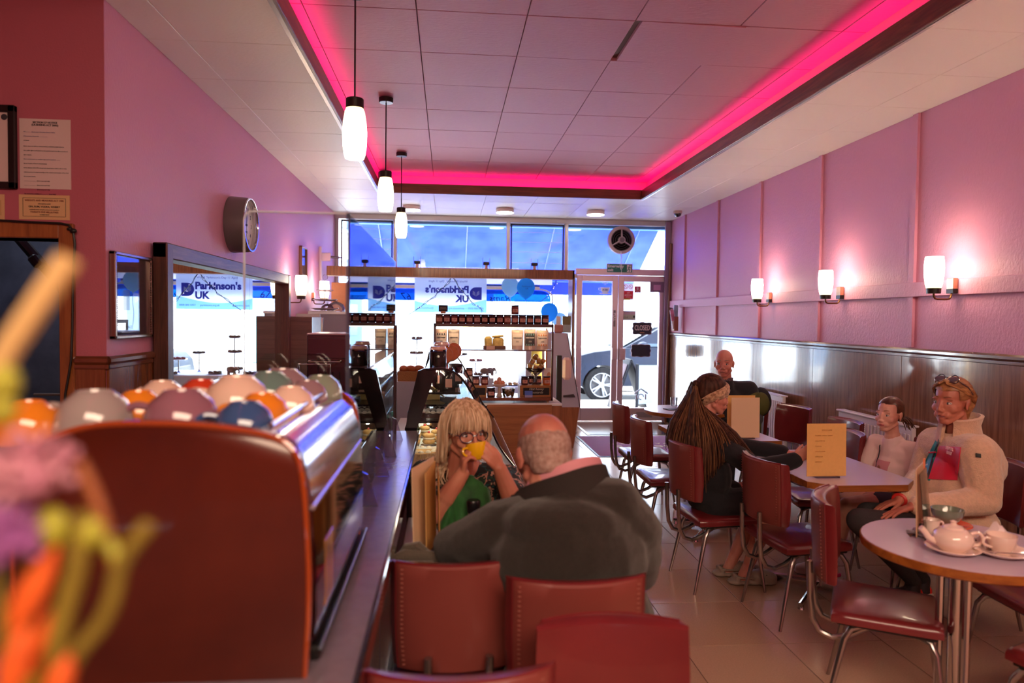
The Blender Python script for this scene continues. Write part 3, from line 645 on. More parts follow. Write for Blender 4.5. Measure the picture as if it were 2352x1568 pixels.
# A-board and cloth barrier on the pavement
p = at(1440, 940, 11.5)
t = thing('a_board', 'dark folding pavement sign board seen edge-on outside the door', 'sign', (p.x, 11.5, 0))
FRD = mat('board_frame', (14, 15, 22), .7, spec=.15)
for s, nm in ((-1, 'front_panel'), (1, 'back_panel')):
    f = B().box((s*.14, 0, .43), (.03, .5, .88), (0, -s*.32, 0), .005).out(nm, FRD, t); B().box((s*.14+.02*s, 0, .45), (.012, .42, .66), (0, -s*.32, 0)).out('poster', mat('board_poster', (56, 40, 50), .6, spec=.15, noise=.4, nscale=7), f)
B().box((0, 0, .3), (.2, .02, .02)).out('stay', FRD, t)
p = at(1462, 940, 11.2); q = at(1535, 940, 11.2)
t = thing('barrier', 'pale blue cloth cafe barrier between dark posts outside the door', 'barrier', (p.x, 11.2, 0))
B().box((0, 0, .39), (.045, .045, .78), None, .004).out('post', FRD, t); B().box((.9, 0, .39), (.045, .045, .78), None, .004).out('post', FRD, t)
B().box((0, 0, .012), (.06, .35, .024), None, .004).out('foot', FRD, t); B().box((.9, 0, .012), (.06, .35, .024), None, .004).out('foot', FRD, t)
B().sheet([[(.03+.84*i/14, .02*math.sin(i*.9)*(.3+k/5), .76-.64*k/5) for i in range(15)] for k in range(6)], .003).out('cloth', cloth_light('barrier_cloth', (140, 156, 168), .5), t)
# ================================================================ counters
CTOP = mat('counter_stone', (118, 106, 118), .25, coat=.2, noise=.12, nscale=30)
CDARK = mat('counter_dark', (34, 27, 28), .25, coat=.5)
t = thing('counter', 'stone topped service counter under the espresso machine', 'counter', (-.5, 2.0, 0))
B().box((0, 0, .83), (.68, 4.0, .05), None, .004).out('worktop', CTOP, t)
B().box((.343, 0, .83), (.012, 4.0, .058), None, .003).out('edge_strip', mat('black_edge', (18, 15, 16), .15, coat=1), t)
B().box((-.02, 0, .455), (.56, 3.96, .7)).out('carcass', CDARK, t)
for k in range(5): B().box((.266, -1.58+.79*k, .46), (.018, .775, .66), None, .003).out('front_panel', mat('front_lilac', (128, 112, 124), .25, coat=.4), t)
B().box((.0, 0, .05), (.5, 3.9, .1)).out('plinth', mat('plinth_alu', (196, 198, 214), .22, .85), t)
B().box((.275, 0, .008), (.06, 3.9, .016), None, .003).out('kick_strip', mat('plinth_alu', (196, 198, 214), .22, .85), t)
# acrylic sneeze guard: short return plus long pane with a post
ACR = glass('acrylic', (252, 253, 255), 1.0, 0, .02, 1.5); ACE = mat('acrylic_edge', (226, 232, 240), .1, 0, trans=.0, coat=1)
t = thing('sneeze_guard', 'clear acrylic screen standing on the counter beyond the coffee machine', 'screen', (-.293, 2.09, .856))
zt = .945
pts = [(-.296, 0)]+[(-.296+.025-.025*math.cos(a), zt-.025+.025*math.sin(a)) for a in [PI/2*i/5 for i in range(6)]]+[(0, zt), (0, 0)]
B().prism(pts, -.003, .003, Matrix(((1, 0, 0, 0), (0, 0, 1, 0), (0, 1, 0, 0), (0, 0, 0, 1)))).out('return_pane', ACR, t)
ed = B().tube([(p[0], 0, p[1]) for p in pts[:9]][:8], .003, 6); ed.out('return_edge', ACE, t)
B().span((-.003, .01, .0), (.003, 1.8, zt)).out('long_pane', ACR, t)
B().span((-.006, -.008, 0), (.006, .008, zt)).out('corner_edge', glass('acrylic_edge_clear', (232, 238, 246), 1, .35), t)
B().span((-.003, 1.799, .0), (.003, 1.804, zt)).span((-.003, .01, zt), (.003, 1.802, zt+.003)).out('pane_edge', ACE, t)
B().span((-.012, 1.806, -.0), (.012, 1.83, .6), .003).out('post', mat('post_brown', (66, 46, 46), .3, .4, coat=.4), t)
for yy in (.3, .75, 1.15, 1.6):
    f = B()
    for s in (-1, 1): f.prism([(0, 0), (.055, 0), (.02, .11), (0, .12)], -.008, .008, Matrix.Translation((s*.006, yy, 0)) @ Matrix(((s, 0, 0, 0), (0, 0, 1, 0), (0, 1, 0, 0), (0, 0, 0, 1))))
    f.out('foot', glass('acrylic_foot', (236, 226, 232), 1.0, .25, .03), t)
# ---------------------------------------------------------------- espresso machine
EMX, EMY = -.495, 1.25
t = thing('espresso_machine', 'large espresso machine with a glossy rust brown end panel and chrome top', 'coffee machine', (EMX, EMY, .856))
RUST = mat('rust_lacquer', (84, 28, 9), .28, coat=.4, nscale=3, rgb2=(62, 17, 5))
RUSTE = mat('rust_edge', (150, 62, 20), .14, coat=1)
w = .235
out = [(-w-.005, 0), (-w-.012, .2), (-w+.0, .36), (-w+.03, .42), (-w+.075, .443), (-.1, .458), (.03, .458), (.13, .448), (.2, .432), (.227, .412), (.241, .38), (.25, .28), (.255, .15), (.247, 0)]
def smoothpoly(p, n=3):
    for _ in range(n):
        q = [p[0]]
        for a, b2 in zip(p, p[1:]): q += [(a[0]*.75+b2[0]*.25, a[1]*.75+b2[1]*.25), (a[0]*.25+b2[0]*.75, a[1]*.25+b2[1]*.75)]
        p = q+[p[-1]]
    return p
so = smoothpoly(out, 2)
YZ = Matrix(((1, 0, 0, 0), (0, 0, 1, 0), (0, 1, 0, 0), (0, 0, 0, 1)))
for nm, yy in (('end_panel', 0), ('far_end_panel', .74)):
    b = B(); n = len(so)
    for y0, sc in ((-.0, .975), (.012, 1), (.04, 1)): b.v += [(p[0]*sc, yy+y0, p[1]*(sc+.004 if sc < 1 else 1)) for p in so]
    b.f += [tuple(range(n))]+[tuple(range(2*n, 3*n))[::-1]]
    for k in range(2): b.f += [(k*n+i, k*n+(i+1) % n, (k+1)*n+(i+1) % n, (k+1)*n+i) for i in range(n)]
    b.mi = [0]*len(b.f); b.out(nm, RUST, t, 50)
    B().tube([(p[0]*.99, yy+.006, p[1]*.995) for p in so], .006, 6, False).out('panel_edge', RUSTE, t)
MCH = mat('polished_steel', (206, 198, 208), .14, 1.0)
B().sheet([[(x, y, z) for x, z in ((.165, .427), (.2, .42), (.228, .392), (.242, .345), (.248, .3))] for y in (.04, .25, .5, .74)], -.004).out('top_panel', MCH, t)
B().span((-.21, .04, .385), (.165, .74, .405), .004).out('cup_deck', MCH, t)
B().sheet([[(x, y, z) for x, z in ((.248, .29), (.254, .2), (.255, .1), (.251, .05))] for y in (.04, .4, .74)], -.004).out('side_panel', mat('dark_mirror', (132, 84, 84), .07, 1.0), t)
B().span((.245, .04, .289), (.255, .74, .301), .003).out('trim_line', mat('trim_lilac', (214, 206, 226), .2, .6), t)
B().span((-.23, .03, .0), (.22, .75, .385)).out('body', CDARK, t)
B().span((-.24, .06, -.0), (.262, .79, .028), .006).out('base_tray', BLACK, t)
B().tube([(.264, .05, .03), (.264, .79, .03)], .003, 8).out('base_line', mat('base_line', (150, 170, 180), .25, .8), t)
B().tube([(.175, .05, .445), (.17, .73, .445)], .005, 8).out('cup_rail', MCH, t)
B().box((.258, .18, .14), (.003, .09, .13), None, .001).out('badge_panel', mat('badge_amber', (196, 140, 80), .3, coat=1, noise=.4, nscale=9), t)
# cups drying on the warm deck
def cup_proto(name, lab, m, r=.052, h=.066, body=None):
    t = thing(name, lab, 'cup')
    o = B().lathe((0, 0, 0), [(r, 0), (r*1.0, .004), (r*.985, h*.28), (r*.92, h*.56), (r*.78, h*.8), (r*.56, h*.94), (r*.46, h*1.02), (r*.42, h*1.03), (r*.4, h*.97), (0, h*.97)], 28, cap=False).lathe((0, 0, 0), [(r, 0), (r*.95, .002), (r*.9, h*.3), (0, h*.85)], 28, cap=False).out('bowl', m, t)
    a = [(-r*.86, 0, h*.66), (-r*1.2, 0, h*.72), (-r*1.52, 0, h*.55), (-r*1.5, 0, h*.28), (-r*1.22, 0, h*.12), (-r*.94, 0, h*.16)]
    B().tube(smoothpoly3(a), .0055, 8).out('handle', m, t)
    return t
def smoothpoly3(p, n=2):
    p = [V(q) for q in p]
    for _ in range(n):
        q = [p[0]]
        for a, b2 in zip(p, p[1:]): q += [a*.75+b2*.25, a*.25+b2*.75]
        p = q+[p[-1]]
    return p
def glaze(n, rgb): return mat('glaze_'+n, rgb, .12, coat=.8)
CUPS = [  # colour, px of the centre, depth, size, label
 ('grey', (158, 148, 146), 217, 1.40, 1.36, 'upturned grey cup, large at the left end of the coffee machine top'),
 ('lilac', (140, 96, 112), 418, 1.40, 1.38, 'upturned dusky lilac cup with its loop handle towards the mirror'),
 ('amber', (226, 134, 30), 66, 1.38, 1.1, 'amber orange cup at the far left of the coffee machine top'),
 ('amber', (226, 134, 30), 318, 1.56, 1.1, 'amber orange cup tucked between the grey and lilac cups'),
 ('blue', (50, 82, 132), 562, 1.37, 1.1, 'deep blue cup beside the chrome edge of the coffee machine'),
 ('amber', (226, 134, 30), 602, 1.50, 1.12, 'amber orange cup behind the deep blue cup'),
 ('cream', (230, 200, 182), 545, 1.66, 1.46, 'large cream cup with its handle to the left among the drying cups'),
 ('cream', (230, 200, 182), 668, 1.66, 1.1, 'cream cup close to the chrome edge in the middle of the row'),
 ('red', (206, 66, 34), 462, 1.80, 1.15, 'orange red cup peeping out left of the large cream cup'),
 ('teal', (104, 134, 130), 618, 1.86, 1.38, 'sage teal cup behind the large cream cup'),
 ('mauve', (150, 122, 130), 650, 1.93, 1.42, 'mauve cup at the back left of the coffee machine top'),
 ('mauve', (150, 122, 130), 706, 1.86, 1.05, 'mauve cup between the cream cup and the grey green cup'),
 ('greengrey', (132, 148, 132), 736, 1.94, 1.15, 'grey green cup last in the row beside the screen'),
 ('cream', (230, 200, 182), 372, 1.80, 1.1, 'cream cup behind the lilac cup handle'),
]
pro = {}
for i, (cn, rgb, px, y, sz, lab) in enumerate(CUPS):
    x = at(px, 940, y).x
    z = .856+.405
    if cn not in pro: pro[cn] = t = cup_proto('cup', lab, glaze(cn, rgb)); t['group'] = 'coloured cups on the coffee machine'; t.location = (x, y, z); t.scale = (sz,)*3
    else: t = dup(pro[cn], (x, y, z), label=lab, group='coloured cups on the coffee machine', scale=sz)
    t.rotation_euler = (0, 0, random.uniform(-.5, .3))
# ---------------------------------------------------------------- back counter along the left wall
WDK = wood('dark_cabinet_wood', (110, 78, 68), (78, 54, 50), 'x', .9, .4, coat=.3)
t = thing('back_counter', 'back counter along the wall under the mirror', 'counter', (-1.28, 5.2, 0))
B().box((0, 0, .43), (.58, 3.3, .86)).out('carcass', WDK, t); B().box((.01, 0, .875), (.62, 3.34, .03), None, .004).out('worktop', wood('back_worktop', (150, 100, 66), (110, 70, 44), 'y', 1, .3), t)
for k in range(4):
    d = B().box((.298, -1.22+.81*k, .45), (.018, .79, .74), None, .003).out('door', WDK, t); B().box((.315, -.9+.81*k, .62), (.02, .015, .14), None, .004).out('handle', CHROME, d)
a, b2 = at(656, 890, 6.9), at(716, 727, 6.9)
t = thing('wooden_cabinet', 'tall dark wooden cabinet standing at the end of the mirror', 'cabinet', ((a.x+b2.x)/2, 7.16, .0))
w, h = b2.x-a.x, b2.z
B().box((0, 0, h/2), (w, .5, h), None, .006).out('body', WDK, t)
B().box((0, -.253, h*.75), (w*.94, .01, h*.46), None, .002).out('door', WDK, t); B().box((0, -.253, h*.26), (w*.94, .01, h*.46), None, .002).out('door', WDK, t)
t = thing('napkin_dispenser', 'chrome upright napkin dispenser beside the dark cabinet', 'dispenser', (at(734, 770, 7.5).x, 7.5, .89))
B().box((0, 0, -.44), (.12, .12, .88)).out('stand', WDK, t); 
B().box((0, 0, .3), (.075, .1, .6), None, .01).out('case', CHROME, t); B().box((.0, -.052, .36), (.02, .006, .3), None, .002).out('slot', mat('napkin_white', (236, 232, 236), .6), t)
a, b2 = at(705, 892, 4.95), at(803, 770, 4.95)
t = thing('oven', 'black glass fronted oven on the back counter', 'oven', ((a.x+b2.x)/2, 5.2, .89)); w, h = b2.x-a.x, b2.z-.89
B().box((0, 0, h/2), (w, .5, h), None, .006).out('body', mat('oven_black', (22, 18, 26), .12, coat=1), t)
B().box((0, -.254, h*.5), (w*.96, .012, h*.92), None, .003).out('door', mat('oven_glass', (14, 12, 20), .04, coat=1), t)
B().tube([(-w*.44, -.262, h*.62), (-w*.44, -.3, h*.62), (w*.3, -.3, h*.62), (w*.3, -.262, h*.62)], .008, 8).out('handle', CHROME, t)
B().box((0, -.002, h+.006), (w*1.01, .51, .012), None, .003).out('top_plate', mat('oven_top', (206, 190, 196), .2, .6), t)
t = thing('wire_rack', 'thin chrome wire rack in front of the black oven', 'rack', (at(715, 850, 4.6).x, 4.6, .89))
B().tube([(-.08, 0, 0), (-.08, 0, .3), (.12, 0, .3), (.12, 0, .22)], .006, 8).out('frame', CHROME, t)
for k in range(3): B().tube([(-.02+.05*k, .02, .0), (-.02+.05*k, .02, .2)], .004, 6).out('wire', CHROME, t)
a = at(683, 720, 7.45)
t = thing('menu_board', 'grey slanted board behind the dark cabinet', 'board', (-1.575, 7.46, 0))
B().prism([(.0, .0), (.31, .0), (.24, a.z), (.0, a.z)], -.02, .02, YZ).out('board', mat('board_grey', (150, 138, 144), .5), t)
bx_ = at(784, 716, 8.35)
t = thing('storage_shelf', 'white topped grey shelf unit holding the glass domes', 'shelf', (-1.33, 8.3, 0))
B().box((0, 0, (bx_.z-.03)/2), (.5, .34, bx_.z-.03)).out('body', mat('box_grey', (128, 122, 140), .5), t); B().box((0, 0, bx_.z-.015), (.52, .37, .03), None, .004).out('top', mat('shelf_white', (236, 234, 240), .4), t)
# three-tier plate stand and glass domes
PLATE = mat('plate_glass', (206, 190, 206), .1, coat=1, trans=.3); GL = glass('clear_glass', (244, 246, 250), 1.0, .06)
sx = -1.42
t = thing('cake_stand', 'three tier plate stand with a ring handle by the wall light', 'cake stand', (sx, 8.25, bx_.z+.009))
B().cyl((0, 0, .0), (0, 0, .36), .005, None, 8).out('stem', CHROME, t)
B().tube([(.03*math.cos(a), 0, .388+.03*math.sin(a)) for a in [2*PI*i/16 for i in range(17)]], .003, 6).out('ring_handle', CHROME, t)
for z, r in ((.01, .16), (.11, .14), (.22, .1)): B().lathe((0, 0, z), [(.0, 0), (r*.7, 0), (r, .018), (r, .022), (r*.7, .005), (0, .005)], 28).out('plate', PLATE, t)
B().box((0, 0, -.004), (.3, .3, .008)).out('tray', MATS['shelf_white'], t)
for k, (px, y, s, lab) in enumerate(((752, 8.2, .6, 'small clear glass cake dome behind the plate stand'), (772, 8.28, .8, 'larger clear glass cake dome on the white shelf'))):
    t = thing('cake_dome', lab, 'cake dome', (at(px, 716, y).x, y, bx_.z), 0, 'glass cake domes')
    B().lathe((0, 0, 0), [(.13*s, 0), (.128*s, .05*s), (.1*s, .11*s), (.05*s, .14*s), (.012*s, .15*s)], 28, cap=False).out('dome', GL, t); B().ell((0, 0, .165*s), .02*s, None, 12, 8).out('knob', GL, t)
t = thing('folder_board', 'brown cork board standing by the left end of the window', 'board', (at(785, 690, 8.7).x, 8.8, 1.3))
B().box((0, 0, .31), (.28, .03, .62), (0, 0, .15), .004).out('board', mat('cork_brown', (168, 104, 70), .7, noise=.1, nscale=60), t); B().box((.11, -.02, .31), (.02, .008, .6), (0, 0, .15)).out('strip', mat('cork_dark', (130, 78, 54), .6), t)
B().box((0, .0, -.65), (.3, .28, 1.3)).out('stand', mat('stand_lilac', (180, 170, 190), .6), t)
# ---------------------------------------------------------------- curved glass pastry case
CX, CY0, CY1 = .02, 4.05, 6.3
def cs(px, py, y=CY0): p = at(px, py, y); return (p.x, p.z)
t = thing('pastry_case', 'curved glass pastry case with a black end frame and lit shelves', 'display case', (0, 0, 0))
CBLK = mat('case_black', (20, 16, 22), .2, coat=.6); CWH = mat('case_white', (236, 240, 236), .4); CGLASS = glass('case_glass', (250, 253, 252), .9)
deck = .6; xb = .42
sec = [cs(985, 848), cs(1010, 846), cs(1040, 852), cs(1062, 868), cs(1085, 905), cs(1105, 945)]+[cs(1128, 985), cs(1148, 1030), (xb, deck)]
B().span((-.42, CY0, .1), (xb, CY1, deck-.06)).out('base', CBLK, t)
B().span((-.42, CY0+.04, 0), (xb-.03, CY1, .1)).out('plinth', mat('plinth_alu', (196, 198, 214), .22, .85), t)
B().span((-.42, CY0-.004, deck-.06), (xb+.005, CY1, deck), .004).out('deck', CWH, t)
B().span((-.42, CY0-.012, deck-.012), (xb+.01, CY0+.0, deck+.008), .003).out('deck_trim', CBLK, t)
tx, tz = sec[0]
Lp = [cs(960, 852), cs(975, 846), cs(1003, 849), cs(984, 905), cs(953, 1000), cs(940, 1012), cs(930, 1000), cs(936, 950)]
B().prism(Lp, CY0, CY0+.03, YZ).out('end_frame', CBLK, t); B().prism(Lp, CY1-.03, CY1, YZ).out('end_frame', CBLK, t)
ss = smoothpoly(sec, 2)
B().sheet([[(x, y, z) for x, z in ss] for y in (CY0+.004, CY0+.75, CY0+1.5, CY1)], .005).out('curved_glass', CGLASS, t)
B().tube([(x, CY0, z) for x, z in ss], .0065, 6).out('glass_edge', CBLK, t); B().tube([(x, CY1, z) for x, z in ss], .0065, 6).out('glass_edge', CBLK, t)
B().prism(ss+[(-.26, deck)], CY0+.002, CY0+.006, YZ).out('end_glass', CGLASS, t)
B().span((tx-.02, CY0, tz-.006), (sec[1][0]+.05, CY1, tz+.006), .002).out('top_rail', mat('case_top', (226, 222, 230), .1, .7), t)
B().prism([(tx-.02, tz-.02), (tx+.0, tz-.02), (-.25, deck), (-.275, deck)], CY0+.03, CY1-.03, YZ).out('rear_door', glass('rear_glass', (226, 236, 238), .9, .1), t)
SZ = [at(1000, py, CY0+.05).z for py in (903, 931, 969)]
for k, (z, x0, x1) in enumerate(((SZ[0], cs(966, 0)[0], cs(1064, 0)[0]), (SZ[1], cs(962, 0)[0], cs(1092, 0)[0]), (SZ[2], cs(952, 0)[0], cs(1112, 0)[0]))):
    s = B().span((x0, CY0+.05, z-.004), (x1, CY1-.05, z+.004)).out('shelf', GL, t); B().span((x0-.008, CY0+.045, z-.006), (x1+.004, CY0+.055, z+.007), .002).span((x1-.004, CY0+.05, z-.006), (x1+.006, CY1-.05, z+.006), .002).out('shelf_edge', CBLK, s)
o = B().span((tx+.03, CY0+.1, tz-.022), (tx+.045, CY1-.1, tz-.014)).out('light_strip', mat('case_light', (255, 244, 226), .4, emit=9, ecol=(255, 236, 206)), t)
o = B().span((-.12, CY0+.1, SZ[2]-.02), (-.105, CY1-.1, SZ[2]-.012)).out('light_strip', MATS['case_light'], t)
# ---------------------------------------------------------------- till counter facing the room
WOAK = wood('oak_panel_x', (176, 112, 66), (140, 84, 48), 'x', .8, .35, coat=.2); WOAZ = wood('oak_panel_z', (168, 104, 64), (132, 78, 46), 'z', .8, .35, coat=.2)
a, b2 = at(1100, 1085, 6.5), at(1268, 930, 6.5)
t = thing('till_counter', 'wood fronted counter across the room behind the seated couple', 'counter', (0, 6.5, 0))
B().span((.37, 0, .09), (b2.x, .02, b2.z), .003).out('front_panel', WOAK, t)
B().span((.37, .02, .09), (b2.x-.02, .6, b2.z-.01)).out('carcass', WOAZ, t); B().span((b2.x, .03, .09), (b2.x+.1, .6, b2.z), .003).out('side_panel', WOAZ, t)
B().span((.37, 0, .0), (b2.x-.1, .02, .085)).out('kick_board', mat('kick_white', (206, 200, 204), .5), t)
B().span((-.1, .02, b2.z-.01), (b2.x+.1, .62, b2.z+.012), .003).out('worktop', mat('till_top', (230, 226, 228), .3), t); B().span((-.1, .3, .0), (.37, .6, b2.z-.01)).out('carcass', WOAZ, t)
# glass shelf unit standing on it
a, b2 = at(995, 920, 6.55), at(1272, 745, 6.55); UX0, UX1, UZ0, UZ1 = a.x, b2.x, a.z, b2.z; UY = 6.55
BRN = mat('unit_brown', (74, 40, 44), .3, coat=.3)
t = thing('display_unit', 'brown framed glass shelf unit with jam jars lined up on top', 'display unit', (0, UY, 0)); D = .42
UZs = at(1100, 804, UY).z
B().span((UX0, 0, UZ1-.03), (UX1, D, UZ1), .003).out('top_board', BRN, t); B().span((UX0, 0, UZ0), (UX1, D, UZ0+.028), .003).out('bottom_board', wood('unit_base_wood', (128, 66, 44), (96, 46, 32), 'x', 1, .3), t)
for x in (UX0, UX1-.018):
    for y in (0, D-.018): B().span((x, y, UZ0), (x+.018, y+.018, UZ1), .002).out('upright', BRN, t)
s = B().span((UX0+.018, .01, UZs-.005), (UX1-.018, D-.01, UZs+.004)).out('shelf', GL, t); B().span((UX0+.018, .0, UZs-.006), (UX1-.018, .012, UZs+.006)).out('shelf_edge', mat('shelf_edge_brown', (116, 86, 90), .3), s)
for x in (UX0+.03, UX1-.05): 
    B().span((x, .05, UZ0-.05), (x+.02, .07, UZ0)).out('foot', mat('foot_oak', (180, 140, 100), .5), t); B().span((x, D-.07, UZ0-.05), (x+.02, D-.05, UZ0)).out('foot', MATS['foot_oak'], t)
LEDW = mat('warm_strip', (255, 236, 190), .4, emit=7, ecol=(255, 226, 168))
B().span((UX0+.03, .03, UZ1-.036), (UX1-.03, .045, UZ1-.031)).out('light_strip', LEDW, t); B().span((UX1-.028, D-.03, UZ0+.04), (UX1-.02, D-.02, UZ1-.04)).out('light_strip', LEDW, t); B().span((UX1-.2, D-.03, UZs+.02), (UX1-.192, D-.02, UZ1-.04)).out('light_strip', LEDW, t)
B().span((UX1-.16, D+.01, UZ0+.16), (UX1-.05, D+.02, UZs-.02)).out('yellow_panel', mat('yellow_panel', (250, 236, 150), .5), t)
# grey sloping end cabinet towards the door
t = thing('end_cabinet', 'pale grey sloping cabinet on a wooden base near the glass doors', 'cabinet', (0, 8.0, 0))
ax, bx, cx_, dx_ = at(1268, 765, 8).x, at(1302, 765, 8).x, at(1331, 935, 8).x, at(1317, 1036, 8).x; z1, z0 = at(1290, 765, 8).z, at(1300, 935, 8).z
B().prism([(ax-.3, z0), (cx_, z0), (bx, z1), (ax-.3, z1)], 0, .9, YZ).out('hood', mat('cab_grey', (184, 182, 204), .45), t)
B().prism([(ax-.3, 0), (dx_, 0), (cx_, z0), (ax-.3, z0)], 0, .9, YZ).out('base', WOAZ, t); B().prism([(cx_+.001, z0), (cx_+.008, z0), (bx+.008, z1), (bx+.001, z1)], -.004, .904, YZ).out('edge', BLACK, t)
B().prism([(ax+.14, z0+.12), (ax+.28, z0+.12), (ax+.26, z0+.155), (ax+.14, z0+.14)], -.03, .0, YZ).out('pull', mat('pull_dark', (54, 44, 54), .4), t)
# hand gel stand
p = at(1283, 950, 7.0); t = thing('gel_stand', 'hand gel dispenser on a black pole before the sloping cabinet', 'dispenser', (p.x, 7.0, 0))
z1 = at(1283, 816, 7).z; B().box((0, 0, z1/2), (.055, .03, z1), None, .006).out('pole', BLACK, t); B().box((0, 0, .012), (.3, .3, .024), None, .006).out('base', BLACK, t)
z = at(1300, 846, 7).z; B().box((.075, -.01, z), (.09, .09, .225), None, .025).out('dispenser', mat('gel_white', (236, 206, 200), .3, coat=.4), t)
# ================================================================ goods
LIDM = mat('jar_lid', (50, 34, 40), .3, .6); LAB = mat('jar_label', (206, 150, 140), .7); JINK = mat('label_ink', (84, 50, 56), .7)
def jar(lab, jam, loc, r=.036, h=.088, word='JAM'):
    t = thing('jam_jar', lab, 'jar', loc, 0)
    B().lathe((0, 0, 0), [(r*.9, 0), (r, .006), (r, h*.78), (r*.86, h*.86), (0, h*.86)], 18).out('glass', mat('jam_'+jam[0], jam[1], .1, coat=1, noise=.2, nscale=60), t)
    B().lathe((0, 0, h*.85), [(r*.98, 0), (r, .003), (r*.98, h*.15), (0, h*.155)], 18).out('lid', LIDM, t)
    n = 7; B().sheet([[(r*1.012*math.sin(-.75+1.5*i/n), -r*1.012*math.cos(-.75+1.5*i/n), z) for i in range(n+1)] for z in (h*.22, h*.6)]).out('label', LAB, t)
    text(word, .011, JINK, t, (.003, -r*1.03, h*.46), bold=.0004); text('pots of', .006, JINK, t, (.003, -r*1.03, h*.32))
    return t
JAMS = [('plum', (92, 44, 52)), ('berry', (70, 24, 34)), ('dark', (48, 26, 34)), ('red', (110, 32, 36)), ('amber', (128, 74, 60)), ('orange', (200, 92, 40))]
n = 15; xs = [at(1009+ (1253-1009)*i/14, 730, UY+.03).x for i in range(n)]
jp = {}
def put_jar(kind, loc, lab, sc=1, grp='jam jars on the brown display unit', word='JAM'):
    if kind not in jp: jp[kind] = t = jar(lab, JAMS[kind], loc, word=word); t['group'] = grp; t.scale = (sc,)*3; return t
    return dup(jp[kind], loc, None, lab, grp, sc)
words = ['fig', 'plum', 'Fruit', 'Apple', 'Lemon', 'Spiced', 'Pear', 'Onion', 'Jelly', 'Beet', 'Rhubarb', 'Mixed', 'Date', 'Berry', 'Damson']
ordl = ['first jam jar at the left end of the top row', 'second jam jar from the left of the top row, under the small chalkboard', 'third jam jar from the left of the top row', 'fourth jam jar from the left of the top row', 'fifth jam jar from the left of the top row', 'sixth jam jar from the left of the top row', 'seventh jam jar from the left of the top row', 'middle jam jar of the fifteen in the top row', 'ninth jam jar from the left of the top row', 'tenth jam jar from the left of the top row', 'jam jar in the top row that carries another jar on its lid', 'fourth jam jar from the right end of the top row', 'third jam jar from the right end of the top row', 'second jam jar from the right end of the top row', 'last jam jar at the right end of the top row']
kinds = [4, 0, 3, 1, 0, 0, 2, 2, 1, 4, 0, 1, 2, 2, 2]
for i, x in enumerate(xs): put_jar(kinds[i], (x, UY+.06, UZ1), ordl[i], 1.0, word='JAM')
put_jar(3, (xs[10], UY+.06, UZ1+.09), 'jam jar standing alone on top of the top row')
# lower tray: boxes with slates, jars, bowls
zb = UZ0+.028
def slate_box(px0, px1, lab, words_):
    a, b2 = at(px0, 915, UY+.05), at(px1, 885, UY+.05); w = b2.x-a.x; h = at(px1, 885, UY+.05).z-zb
    t = thing('wooden_box', lab, 'box', ((a.x+b2.x)/2, UY+.16, zb)); OK = wood('box_oak', (176, 116, 62), (144, 88, 44), 'x', 1.4, .45)
    B().span((-w/2, -.11, 0), (w/2, .1, h), .003).out('box', OK, t); B().span((-w*.4, -.114, h*.2), (w*.4, -.109, h*.8)).out('slate', mat('slate', (38, 30, 34), .8), t)
    if words_: text(words_, .032, mat('chalk', (200, 190, 180), .8), t, (.0, -.116, h*.55), shear=.3, rot=(PI/2, 0, 0))
    return (a.x, b2.x, zb+h)
x0, x1, zr = slate_box(1194, 1269, 'oak box with a chalk lettered slate at the right of the display unit', 'Hot honey\n mustards')
x2, x3, zq = slate_box(1086, 1118, 'small oak box with a blank slate at the left of the display unit', '')
t = thing('blue_card', 'small blue card leaning on the chalk lettered oak box', 'card', (x0+.08, UY+.02, zb)); B().box((0, 0, .035), (.075, .004, .06), (-.15, 0, .06)).out('card', mat('card_blue', (40, 84, 190), .4), t); B().box((0, -.005, .012), (.07, .003, .022), (-.15, 0, .06)).out('strip', mat('card_lilac', (150, 140, 190), .5), t)
put_jar(0, (x2+.03, UY+.12, zq), 'left one of two jam jars on the small oak box', .98); put_jar(3, (x2+.115, UY+.12, zq), 'right one of two jam jars on the small oak box', .98)
put_jar(4, (x2-.03, UY+.2, zq+.075), 'jam jar raised on a stand above the small oak box', .95); B0 = thing('jar_stand', 'little white stand lifting one jam jar above the small oak box', 'stand', (x2-.03, UY+.2, zb)); B().box((0, 0, (zq+.075-zb)/2), (.07, .07, zq+.075-zb), None, .004).out('block', mat('shelf_white', (236, 234, 240), .4), B0)
put_jar(2, (at(1128, 900, UY+.05).x, UY+.05, zb), 'jam jar on the tray beside the small oak box', 1.05)
put_jar(1, (x0+.05, UY+.1, zr), 'plum jam jar at the left on the chalk lettered oak box', .95); put_jar(5, (x1-.05, UY+.1, zr), 'bright orange jam jar on the chalk lettered oak box', .98); put_jar(2, (x1-.12, UY+.2, zr), 'deep jam jar behind the glass bowl foot', .9); put_jar(2, (x0+.13, UY+.22, zr), 'deep jam jar behind the plum jar on the oak box', .9)
